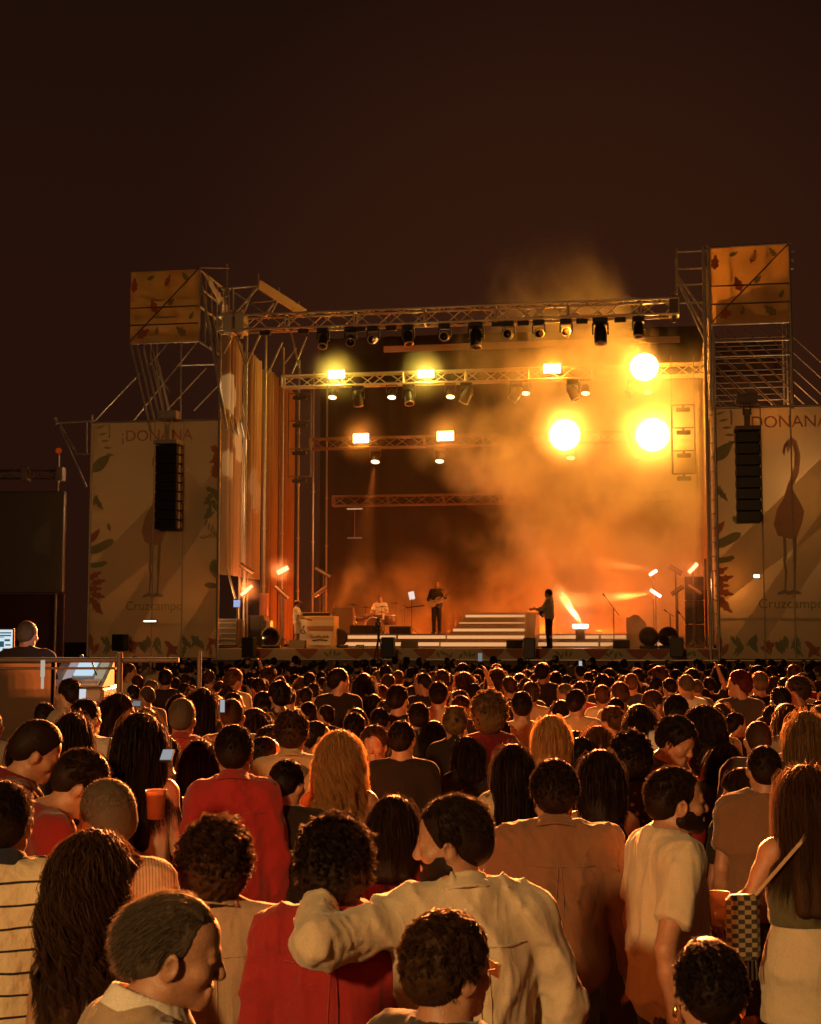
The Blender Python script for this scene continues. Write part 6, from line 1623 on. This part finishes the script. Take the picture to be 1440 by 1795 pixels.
o, loc, s = person_at(1168, 1342, 90, 'short', 'dark', 'm', 'tee', 'cream', 'bearded man in a cream t-shirt standing in profile, facing right', rz=-78, d=5.4, face=False,
    P=dict(face=1, seed=45, yaw=-8, headoff=(0, .045, -.005), fat=.005, loose=.008, amp=.010, hem=.80, armL=((-.25, -.05, 1.13), (-.22, .03, .90)), armR=((.285, -.13, 1.13), (.29, -.10, .89))), q=0, hs=1.0, legs='denim')
bd = bpy.data.objects.new('beard', mesh_np('beard', *beard_mesh(0), [MAT_HAIR['dark']])); link(bd, o)
M4 = Matrix([list(r) for r in rotm(-8, 0, 0)]).to_4x4(); M4.translation = Vector(PIV + np.array((0, .045, -.005))); bd.matrix_local = M4
person_at(1160, 1250, 60, 'thick', 'black', 'm', 'tee', 'charcoal', 'young man with dark wavy fringe looking down to the right', rz=-128, d=8.2, P=dict(face=1, seed=46, pitch=28, headoff=(0, .04, 0)), q=1, face=False)
person_at(1185, 1217, 42, 'short', 'dark', 'm', 'tee', 'white', 'man in a white t-shirt with the shadow of a head on it', d=10.6, P=dict(seed=47, yaw=-20), q=1)
person_at(1232, 1237, 56, 'longcurly', 'dark', 'f', 'tee', 'red', 'woman in a red dress with long dark curls turned to the left', d=9.9, P=dict(seed=48, dress=1, yaw=60), q=1)
person_at(1105, 1285, 70, 'curly', 'black', 'f', 'tee', 'darkprint', 'woman with thick dark curls and a dark patterned top', d=7.7, P=dict(seed=49), q=1, hs=.95)
# woman with skirt, cup and bag at the right edge
Pw = dict(seed=50, sex='f', hem=1.12, armL=((-.235, -.03, 1.245), (-.315, .13, 1.13)), handL=((.15, .9, .1), (.8, 0, .1), .9), armR=((.23, -.04, 1.12), (.22, .05, .90)), legs='skirt', fine=((-.40, -.26, .006, 0), (.08, .30, .006, 1), (1.04, 1.22, .006, 2)))
o, lw, sw = person_at(1408, 1340, 85, 'long', 'brown', 'f', 'tank', 'olive', 'woman in olive top and cream skirt at the right edge, holding a cup', rz=4, d=5.75, P=Pw, q=0, hs=1.02, legs='cream')
for c in KIDS[o.name]:
    if c.name.startswith('skirt'):
        F = Field(np.arange(-.27, .27, .011), np.arange(-.24, .24, .011), np.arange(.68, 1.22, .011))
        F.cap((0, -.004, 1.16), (0, -.004, .95), .125, .175, .04, flat=.78); F.cap((0, -.004, .97), (0, 0, .74), .176, .192, .04, cut=True, flat=.76); F.folds(9, .010, 13, zs=1.4); F.folds(12, .004, 40, zs=1.2)
        x_, y_, z_ = F.pts((slice(None),) * 3); F.F = np.maximum(F.F, z_ - 1.165)
        F.ring((0, -.004, .755), .188, .006, .02, k=.01, ey=.78)
        c.data = mesh_np('skirt', *F.mesh(), [FAB['cream']]); setmat(c, FAB['cream'])
def plocal(loc, s, rz, v): return loc + Matrix.Rotation(R_(rz), 3, 'Z') @ (Vector(v) * s)
rzw = 4 - math.degrees(math.atan2(1.5 - lw.x, 45 - lw.y))
def cup(p, label, liquid=(.45, .20, .03), r=.042, h=.12, col=(.55, .35, .25)):
    o = empty('drink_cup', p); tag(o, label, 'cup')
    mb = MB(); mb.lathe([(.001, 0), (r * .78, 0), (r * .86, h * .5), (r, h), (r + .003, h + .002), (r - .003, h), (r * .83, h * .5), (r * .72, .006)], (0, 0, 0), 20); mb.build('cup_wall', mat('cup_plastic', col, rough=.25, transl=.35), o)
    mb = MB(); mb.lathe([(r * .90, h * .86), (.001, h * .86)], (0, 0, 0), 20); mb.build('drink', mat('beer', liquid, rough=.1), o); return o
cup(plocal(lw, sw, rzw, (-.300, .215, 1.075)), 'plastic cup with a drink held by the woman in the cream skirt', r=.043, h=.13)
hb = plocal(lw, sw, rzw, (-.30, -.11, 1.13)); o = empty('woven_bag', hb, R_(rzw)); tag(o, 'small black and cream chequered woven bag hanging beside the cream skirt', 'bag')
mb = MB(); mb.box((0, 0, .0), (.13, .06, .25), bev=.02)
_chk = bpy.data.materials.new('bag_weave'); _chk.use_nodes = True; _b = _chk.node_tree.nodes['Principled BSDF']; _c = _chk.node_tree.nodes.new('ShaderNodeTexChecker'); _t = _chk.node_tree.nodes.new('ShaderNodeTexCoord')
_m = _chk.node_tree.nodes.new('ShaderNodeMapping'); _m.inputs['Scale'].default_value = (1.3, .01, 1.9); _chk.node_tree.links.new(_t.outputs['Object'], _m.inputs[0]); _chk.node_tree.links.new(_m.outputs[0], _c.inputs['Vector'])
_c.inputs['Scale'].default_value = 30; _c.inputs[1].default_value = (.03, .024, .018, 1); _c.inputs[2].default_value = (.24, .19, .12, 1); _chk.node_tree.links.new(_c.outputs[0], _b.inputs['Base Color'])
mb.build('pouch', _chk, o)
mb = MB(); mb.bar((.05, .0, .12), (.225, -.045, .33), .008, .012); mb.bar((.225, -.045, .33), (.30, -.01, .42), .008, .012); mb.build('strap', FAB['tan'], o)
mb = MB()
for i in range(7): mb.tube((-.05 + i * .017, 0, -.12), (-.055 + i * .018, 0, -.20), .004, 5)
mb.build('fringe', FAB['charcoal'], o)
person_at(1338, 1307, 55, 'short', 'dark', 'm', 'tee', 'brown', 'short haired man in loose brown t-shirt, left of the woman in the cream skirt', d=7.2, P=dict(seed=51, loose=.03, fat=.02), hs=.96, q=1)
person_at(1328, 1264, 42, 'crop', 'brown', 'm', 'tee', 'charcoal', 'man with cropped hair and dark t-shirt, edge of the shoulder glowing', d=9.0, P=dict(seed=52), q=1)
person_at(1412, 1247, 60, 'long', 'dirty', 'f', 'tee', 'navy', 'woman with long straight dirty blonde hair at the right edge', d=8.6, P=dict(seed=53, yaw=-15), q=1, hs=1.08)
person_at(690, 1394, 90, 'bob', 'black', 'f', 'tee', 'wine', 'woman with a smooth black bob between the curly head and the bearded man', d=5.5, P=dict(seed=54), q=0)
person_at(352, 1297, 48, 'long', 'black', 'f', 'tee', 'black', 'woman with dark hair and black top behind the bushy brown curls', d=8.0, P=dict(seed=55), q=1)
person_at(160, 1322, 68, 'bob', 'black', 'f', 'tee', 'black', 'woman with a dark bob above the cropped grey head', d=7.0, P=dict(seed=56), q=1)
person_at(130, 1249, 60, 'long', 'dark', 'f', 'tee', 'charcoal', 'woman with long dark hair left of the very long haired woman', d=8.6, P=dict(seed=57), q=1)
person_at(152, 1225, 38, 'short', 'dark', 'm', 'shirt', 'palegrey', 'man with short dark hair in a pale shirt, just below the mixing desk', d=9.9, P=dict(seed=58, yaw=-30), q=1)
person_at(321, 1224, 42, 'crop', 'grey', 'm', 'shirt', 'red', 'bald grey man in a red polo shirt in the middle rows at left', d=10.0, P=dict(seed=59, broad=1.1, loose=.02), q=1, hs=1.1)
person_at(408, 1225, 40, 'crop', 'brown', 'm', 'shirt', 'grey', 'man with cropped brown hair in a grey shirt behind the broad red shirt', d=10.4, P=dict(seed=60), q=1)

# glasses of the man at the bottom centre
go = next(c for c in bpy.data.objects if c.name.startswith('person') and 'rimless glasses' in c.get('label', ''))
Pg = dict(yaw=-16, pitch=4); M4 = Matrix([list(r) for r in rotm(-16, 4, 0)]).to_4x4(); M4.translation = Vector(PIV)
mb = MB()
for e in (-1, 1):
    mb.tube((e * .078, -.01, .118), (e * .072, .095, .130), .0022, 5); mb.tube((e * .078, -.01, .118), (e * .078, -.035, .098), .0022, 5)
    mb.tube((e * .072, .108, .138), (e * .012, .122, .138), .0018, 5); mb.prism([(e * .070, .110, .136), (e * .014, .122, .136), (e * .016, .122, .106), (e * .066, .110, .104)], (0, .0015, 0), 1)
mb.tube((-.012, .122, .134), (.012, .122, .134), .002, 5)
gl_ = mb.build('glasses', [mat('glasses_metal', (.6, .5, .4), rough=.2, metal=1), mat('lens_tint', (.25, .18, .12), rough=.05, transl=.6)], go); gl_.matrix_local = M4
# earrings
eo = next(c for c in bpy.data.objects if c.name.startswith('person') and 'earrings' in c.get('label', ''))
for e in (-1, 1): mb = MB(); mb.lathe([(.001, .02), (.008, .01), (.009, -.01), (.001, -.022)], (e * .088, -.006, 1.555), 8); mb.build('earring', mat('gold', (.9, .6, .25), rough=.2, metal=1), eo)

# ---- middle and far rows, read off the photograph: x, top of hair, width, hair, colour, sex, top, cloth
MID = [
(8,1194,26,'short','dark','m','tee','black'),(65,1204,38,'thick','black','f','tee','charcoal'),(122,1188,38,'short','dark','m','shirt','grey'),(21,1224,36,'short','dark','m','tee','black'),
(81,1230,38,'short','dark','m','tee','olive'),(12,1240,32,'thick','brown','m','tee','wine'),(172,1215,28,'short','dark','m','tee','black'),(187,1210,28,'bob','brown','f','tee','black'),
(211,1214,42,'long','dark','f','tee','wine'),(258,1202,28,'crop','grey','m','shirt','grey'),(237,1167,15,'short','dark','m','tee','tan'),(256,1160,14,'crop','grey','m','tee','grey'),
(274,1163,15,'short','dark','m','tee','black'),(221,1167,13,'short','dark','m','tee','tan'),(291,1172,24,'thick','black','f','tee','black'),(310,1165,16,'short','dark','m','tee','black'),
(324,1180,18,'crop','brown','m','tee','grey'),(322,1196,25,'short','dark','m','tee','black'),(337,1200,25,'short','dark','m','tee','charcoal'),(308,1186,18,'short','dark','m','tee','tan'),
(290,1200,25,'long','dark','f','tee','black'),(315,1215,28,'bob','dark','f','tee','black'),(355,1204,40,'long','dark','f','tee','charcoal'),(258,1240,42,'bob','dark','f','tee','charcoal'),(232,1199,22,'short','dark','m','tee','black'),
(407,1170,30,'thick','chest','m','tee','tan'),(471,1167,32,'curly','brown','f','tee','charcoal'),(375,1162,15,'short','dark','m','tee','black'),(458,1160,14,'short','dark','m','tee','charcoal'),
(442,1187,20,'short','dark','m','tee','grey'),(487,1191,38,'thick','black','m','shirt','darkprint'),(400,1202,28,'bob','brown','f','tee','red'),(462,1210,38,'short','dark','m','tee','black'),
(500,1181,17,'bob','dirty','f','tee','tan'),(530,1185,22,'bob','dirty','f','tee','black'),(517,1166,18,'short','dark','m','tee','black'),(535,1166,14,'short','dark','m','tee','tan'),
(550,1171,14,'crop','grey','m','tee','red'),(566,1174,16,'short','dark','m','tee','black'),(594,1170,36,'thick','dark','m','tee','black'),(615,1166,15,'short','dark','m','tee','charcoal'),
(639,1179,36,'long','dark','f','tee','grey'),(651,1167,12,'short','dark','m','tee','red'),(666,1165,13,'bob','dark','f','tee','red'),(680,1181,17,'short','dark','m','tee','black'),
(695,1183,20,'short','dark','m','tee','charcoal'),(717,1170,15,'short','grey','m','tee','tan'),(698,1199,38,'short','dark','m','tee','black'),(570,1234,27,'short','dark','f','tee','black'),
(626,1240,30,'bob','dark','f','tee','black'),(667,1240,28,'short','dark','m','tee','black'),(537,1203,24,'short','dark','m','tee','charcoal'),(567,1186,18,'short','dark','m','tee','black'),(551,1196,16,'short','dark','m','tee','black'),
(760,1166,16,'short','dark','m','tee','black'),(812,1161,26,'bob','black','f','tee','black'),(834,1166,10,'short','dark','m','tee','tan'),(870,1162,22,'short','dark','m','tee','black'),
(871,1170,32,'long','chest','f','shirt','grey'),(774,1172,28,'short','brown','m','tee','charcoal'),(746,1179,27,'short','dark','m','tee','black'),(812,1176,36,'bob','brown','f','tee','black'),
(829,1185,25,'short','dark','m','tee','charcoal'),(844,1176,14,'crop','brown','m','tee','tan'),(770,1193,34,'short','dark','m','shirt','tan'),(810,1203,21,'short','dark','m','tee','black'),
(801,1211,31,'bob','chest','f','tee','charcoal'),(722,1201,16,'short','dark','m','tee','black'),(892,1183,18,'long','brown','f','tee','charcoal'),(912,1179,25,'bob','black','f','tee','black'),
(929,1193,32,'short','brown','m','shirt','tan'),(952,1160,26,'thick','black','m','tee','black'),(911,1166,12,'short','dark','m','tee','red'),(932,1170,15,'short','dark','m','tee','charcoal'),
(975,1176,24,'thick','dark','m','tee','black'),(967,1194,22,'short','dark','f','tee','olive'),(994,1182,18,'short','dark','m','tee','black'),(1001,1166,17,'crop','grey','m','tee','red'),
(1010,1182,18,'bob','dark','f','tee','black'),(1029,1173,16,'bob','dirty','f','tee','tan'),(1039,1162,15,'short','dark','m','tee','grey'),(1067,1170,20,'bob','dark','f','tee','tan'),
(1055,1181,27,'curly','dark','f','tee','charcoal'),(1030,1192,21,'short','dark','m','tee','grey'),(1002,1201,26,'bob','brown','f','tee','black'),(1056,1199,28,'thick','chest','f','shirt','cream'),
(1010,1207,36,'short','dark','m','shirt','tan'),(1095,1162,12,'short','dark','m','tee','tan'),(1120,1171,22,'short','dark','m','tee','black'),(1155,1167,30,'curly','chest','f','tee','black'),
(1176,1172,15,'short','dark','m','tee','black'),(1161,1162,13,'short','dark','m','tee','charcoal'),(1197,1167,13,'crop','grey','m','tee','tan'),(1192,1177,17,'bob','brown','f','tee','charcoal'),
(1217,1170,30,'bob','black','f','tee','black'),(1230,1162,14,'short','dark','m','tee','tan'),(1204,1181,28,'crop','grey','m','shirt','white'),(1176,1187,26,'short','dark','m','tee','black'),
(1150,1187,23,'short','dark','m','tee','charcoal'),(1088,1181,17,'short','dark','m','tee','grey'),(1110,1187,25,'bob','brown','f','tee','black'),(1086,1194,33,'short','chest','m','shirt','tan'),
(1246,1172,19,'short','dark','m','tee','black'),(1262,1164,24,'bob','black','f','tee','black'),(1296,1173,36,'thick','red','m','tee','charcoal'),(1331,1176,30,'short','dirty','m','tee','black'),
(1293,1166,14,'short','dark','m','tee','black'),(1328,1165,22,'bob','black','f','tee','black'),(1351,1166,20,'short','dark','m','tee','black'),(1362,1166,16,'bob','dark','f','tee','tan'),
(1391,1163,25,'thick','chest','m','tee','black'),(1398,1183,36,'thick','brown','m','tee','black'),(1377,1186,27,'short','dark','f','tee','black'),(1369,1180,18,'short','dark','m','tee','charcoal'),
(1421,1178,14,'short','dark','m','tee','tan'),(1436,1167,16,'short','chest','m','tee','red'),(1367,1203,36,'short','dark','m','tee','black'),(1435,1191,16,'bob','chest','f','tee','tan'),
(1144,1208,36,'crop','brown','m','tee','charcoal'),(1120,1233,48,'bob','dark','f','tee','wine'),(1262,1231,34,'bob','brown','f','tee','black'),(1290,1248,30,'short','black','f','tee','charcoal'),
(1378,1232,44,'bob','brown','f','tee','grey'),(1352,1235,25,'short','dark','m','tee','black'),(1437,1226,30,'short','dark','m','tee','grey'),(1300,1205,26,'short','dark','m','shirt','charcoal'),
(735,1230,40,'short','dark','m','shirt','charcoal'),(445,1240,44,'bob','dark','f','tee','black'),(590,1212,30,'short','dark','m','tee','black'),(655,1216,30,'bob','dark','f','tee','charcoal'),
(985,1225,34,'bob','dark','f','tee','black'),(1080,1222,34,'short','dark','m','tee','darkprint'),(885,1232,30,'short','dark','m','tee','black'),(760,1262,44,'bob','black','f','tee','black'),
(705,1262,50,'short','dark','m','tee','black'),(1215,1275,44,'bob','black','f','tee','charcoal'),(50,1275,50,'bob','dark','f','tee','black'),(290,1290,44,'short','dark','m','tee','charcoal'),
(465,1290,44,'short','black','m','tee','black'),(1270,1300,50,'bob','black','f','tee','black'),(880,1262,36,'short','dark','f','tee','black'),(560,1262,36,'short','dark','m','tee','black'),
(1020,1290,44,'short','black','m','tee','charcoal'),(820,1290,46,'bob','black','f','tee','black'),(1300,1345,64,'bob','black','f','tee','black'),(500,1330,60,'short','black','m','tee','black'),
]
LANDM = [(0, 110, 'mixing fence'), (110, 215, 'mixing desk'), (215, 300, 'left speaker array'), (300, 385, 'left banner wall'), (385, 500, 'left side drapes'), (500, 600, 'keyboard booth'), (600, 700, 'drum kit'), (700, 785, 'bass player'), (785, 930, 'stage stairs'), (930, 1005, 'walking guitarist'), (1005, 1095, 'tall microphone stand'), (1095, 1185, 'round floor lights'), (1185, 1250, 'tall cabinet stack'), (1250, 1345, 'right speaker array'), (1345, 1500, 'right banner wall')]
HW = {'short': 'short', 'crop': 'close-cropped', 'thick': 'tousled', 'curly': 'curly', 'bob': 'chin-length', 'long': 'long', 'longcurly': 'long curly'}
HCW = {'dark': 'dark', 'black': 'black', 'brown': 'brown', 'chest': 'chestnut', 'blonde': 'blonde', 'dirty': 'dark blond', 'grey': 'grey', 'red': 'reddish'}
CW = {'tan': 'light', 'wine': 'wine red', 'darkred': 'dark red', 'palegrey': 'pale', 'darkprint': 'patterned', 'charcoal': 'dark grey', 'floral': 'flowered', 'olive': 'olive green', 'cream': 'cream'}
def landmark(px):
    for a, b, n in LANDM:
        if a <= px < b: return n
    return LANDM[0][2] if px < 0 else LANDM[-1][2]
used_labels = {}
def crowd_label(px, py, k, hc, col):
    row = 'far front rows' if py < 1168 else 'distant rows' if py < 1180 else 'middle rows' if py < 1205 else 'nearer middle rows' if py < 1250 else 'near rows'
    return '%s %s haired person in %s top, %s below %s' % (HW[k], HCW[hc], CW.get(col, col), row, landmark(px))
rr = random.Random(77)
KINDS_P = []
def gen_P(rg, sex, top):
    return dict(sex=sex, top=top, yaw=rg.choice([0, 0, 14, -14, 32, -32, 62, -62]), pitch=rg.choice([0, 0, 12, -8]), armL=rg.choice(['down', 'fold']), armR=rg.choice(['down', 'fold']), seed=rg.choice([1, 2]))
crowd_n = 0
for (px, py, w, k, hc, sex, top, col) in MID:
    P = gen_P(rr, sex, top)
    lab = crowd_label(px, py, k, hc, col)
    base = lab; i = 2
    if lab in used_labels:
        lab = base.replace(' in the ', rr.choice([' slightly left in the ', ' slightly right in the ']), 1) if False else base
    used_labels[lab] = used_labels.get(lab, 0) + 1
    hs = rr.uniform(.96, 1.06)
    person_at(px, py + 1, w, k, hc, sex, top, col, lab, rz=rr.uniform(-14, 14), P=P, hs=hs, group='crowd in the middle and far rows', skin=rr.choice('abc'), hseed=rr.choice([0, 1, 2]))
    crowd_n += 1
# fill the gaps row by row up to the barrier, nearest first
def free(x, y, r): return all((x - a) ** 2 + ((y - b) * .8) ** 2 > r * r for a, b in PLACED)
cells = []
y = 9.5
while y < 37.5:
    half = y * .30 + .4; x = -half + rr.uniform(0, .6)
    while x < half:
        cells.append((x + rr.uniform(-.16, .16), y + rr.uniform(-.3, .3))); x += rr.uniform(.62, .95) if y < 26 else rr.uniform(.55, .78)
    y += .82 if y < 26 else .7
rest = []
bx0, bx1 = -8.8, at(215, 1160, YF).x + .15
for (x, y) in cells:
    if bx0 < x < bx1 and YF - .5 < y < YF + 3.3: continue
    stage_y = (Vector((x, y, 0)) - PL).dot(SY)
    if stage_y > -2.3 or not free(x, y, .52): continue
    PLACED.append((x, y)); rest.append((x, y))
stuffV, stuffF, so = [], [], 0
NMAX = 300
total = 58 + crowd_n
for (x, y) in rest:
    sex = rr.choice('mmf'); k = rr.choice(['short', 'short', 'crop', 'thick', 'bob', 'long']) if sex == 'm' else rr.choice(['bob', 'long', 'long', 'curly', 'thick'])
    if sex == 'm' and k in ('bob', 'long'): k = 'short'
    hc = rr.choice(['dark', 'dark', 'black', 'brown', 'brown', 'grey', 'chest']); col = rr.choice(['black', 'black', 'charcoal', 'navy', 'grey', 'wine', 'red', 'tan', 'brown', 'palegrey', 'olive'])
    h = rr.gauss(1.70, .05) if sex == 'm' else rr.gauss(1.60, .05); h = min(1.84, max(1.5, h)); 
    if y < 15: h = min(h, 1.64)
    px = CX + x / y * FPX; py = HOR + (CAM_Z - h) / y * FPX
    top = 'tee' if sex == 'f' else rr.choice(['tee', 'shirt'])
    P = gen_P(rr, sex, top)
    if total < NMAX:
        lab = crowd_label(px, py, k, hc, col)
        used_labels[lab] = used_labels.get(lab, 0) + 1
        place_person(P, qof(y), (x, y, 0), R_(rr.uniform(-16, 16)) - math.atan2(1.5 - x, 45 - y), h, hair=k, hc=hc, top=col, label=lab, group='crowd in the middle and far rows', skin=rr.choice('abc'))
        total += 1
    else:
        # the farthest ones join the uncountable far edge of the crowd
        b, t, l = person_template(P, 3); hm = hair_mesh(k, 3)
        rz = R_(rr.uniform(-16, 16)); s = h / 1.755
        M = np.array(Matrix.Rotation(rz, 3, 'Z')) * s
        for me, mi in ((b, 0), (t, 1), (l, 2), (hm, 3)):
            key = me.name
            if key not in TEMPL:
                v = np.empty(len(me.vertices) * 3, np.float32); me.vertices.foreach_get('co', v)
                f = np.empty(len(me.loops), np.int32); me.loops.foreach_get('vertex_index', f)
                TEMPL[key] = (v.reshape(-1, 3), f.reshape(-1, 4))
            v, f = TEMPL[key]
            if mi == 3: v = v + PIV
            stuffV.append(v @ M.T + np.array((x, y, 0))); stuffF.append((f + so, mi if mi != 1 else rr.choice([1, 1, 4, 5, 6]))); so += len(v)
if stuffV:
    V = np.concatenate(stuffV); F = np.concatenate([f for f, m in stuffF]); mi = np.concatenate([np.full(len(f), m) for f, m in stuffF])
    me = mesh_np('far_crowd', V, F, [SKIN['a'], FAB['black'], FAB['charcoal'], MAT_HAIR['dark'], FAB['tan'], FAB['wine'], FAB['grey']], mi=mi)
    o = bpy.data.objects.new('far_crowd', me); link(o); tag(o, 'packed far edge of the crowd just before the stage barrier', kind='stuff')
# share-free labels: a second of the same look is told apart by its neighbour
seen = {}
for o in [o for o in sc.objects if o.name.startswith('person') and o.get('group', '').startswith('crowd')]:
    seen.setdefault(o['label'], []).append(o)
for lab, L in seen.items():
    if len(L) > 1:
        L.sort(key=lambda o: o.location.x / o.location.y)
        names = ['leftmost ', 'rightmost '] if len(L) == 2 else ['leftmost ', 'middle ', 'rightmost '] if len(L) == 3 else ['leftmost ', 'second ', 'third ', 'fourth ', 'fifth ', 'sixth ', 'seventh ', 'eighth ', 'ninth ']
        for n_, o in zip(names, L): o['label'] = n_ + lab

# ---- phones and raised hands
def phone(px, py, d, rz, tilt, label, w=.075, h=.15, lit=1.6):
    p = at(px, py, d); o = empty('phone', p, R_(rz)); tag(o, label, 'phone')
    rot = Matrix.Rotation(R_(tilt), 3, 'X'); mb = MB(); mb.box((0, 0, 0), (w, .009, h), 0, rot, bev=.003); mb.build('case', M_BLK, o)
    mb = MB(); mb.box((0, 0, 0), (w - .008, .002, h - .012), 0, rot); mb.v = [tuple(Vector(v) + rot @ Vector((0, -.0065, 0))) for v in mb.v]; mb.build('display', emis('phone_%d' % int(lit * 10), (.85, .92, 1.0), lit), o)
phone(293, 1325, 6.9, 0, -66, 'glowing phone held low beside the bare shouldered long haired woman', w=.06, h=.11, lit=.35)
phone(390, 1238, 10.2, 10, -10, 'bright phone held up left of the cropped brown head', w=.04, h=.10, lit=.4)
phone(240, 1234, 9.9, 0, -25, 'dim bluish phone right of the wine red top', w=.06, h=.05, lit=.2)
phone(145, 1218, 11.4, 5, -10, 'pinkish lit phone before the mixing desk', lit=.7, w=.06, h=.10)
phone(1018, 1163, 24, 0, 0, 'tiny glowing phone raised above the heads right of the walking guitarist', w=.06, h=.09, lit=.5)
phone(842, 1152, 17.5, 0, 0, 'phone held high by a raised arm below the stairs', w=.06, h=.11, lit=.25)
#phone(590, 1259, 9.0, 0, -10, 'tiny blue lit phone in the dark middle rows', w=.04, h=.05, lit=.8)
#phone(389, 1176, 20, 0, 0, 'small bright phone in the distant rows below the left drapes', lit=.6)
for (px, py, hpx, lab) in ((846, 1156, 18, 'person raising one arm high with a phone below the stairs'), (1255, 1163, 14, 'person with both elbows raised below the right speaker array'), (450, 1160, 13, 'person with a raised hand below the left side drapes')):
    d_ = {846: 17.7, 1255: 20.5, 450: 24}[px]
    p = at(px, py, d_)
    P = dict(sex='m', top='tee', armR='high', armL='up' if px == 1255 else 'down', seed=1)
    place_person(P, 2, (p.x - .1, d_, 0), 0, 1.66, hair='short', hc='dark', top='black', label=lab)
cup(at(273, 1423, 6.2) - Vector((0, 0, .03)), 'full plastic cup of beer held out above the man in pinstripes', liquid=(.65, .30, .05), r=.045, h=.12)
cup(at(333, 1430, 7.2) - Vector((0, 0, .03)), 'second plastic cup of beer, held behind the bushy brown curls', liquid=(.5, .2, .05), r=.04, h=.12)
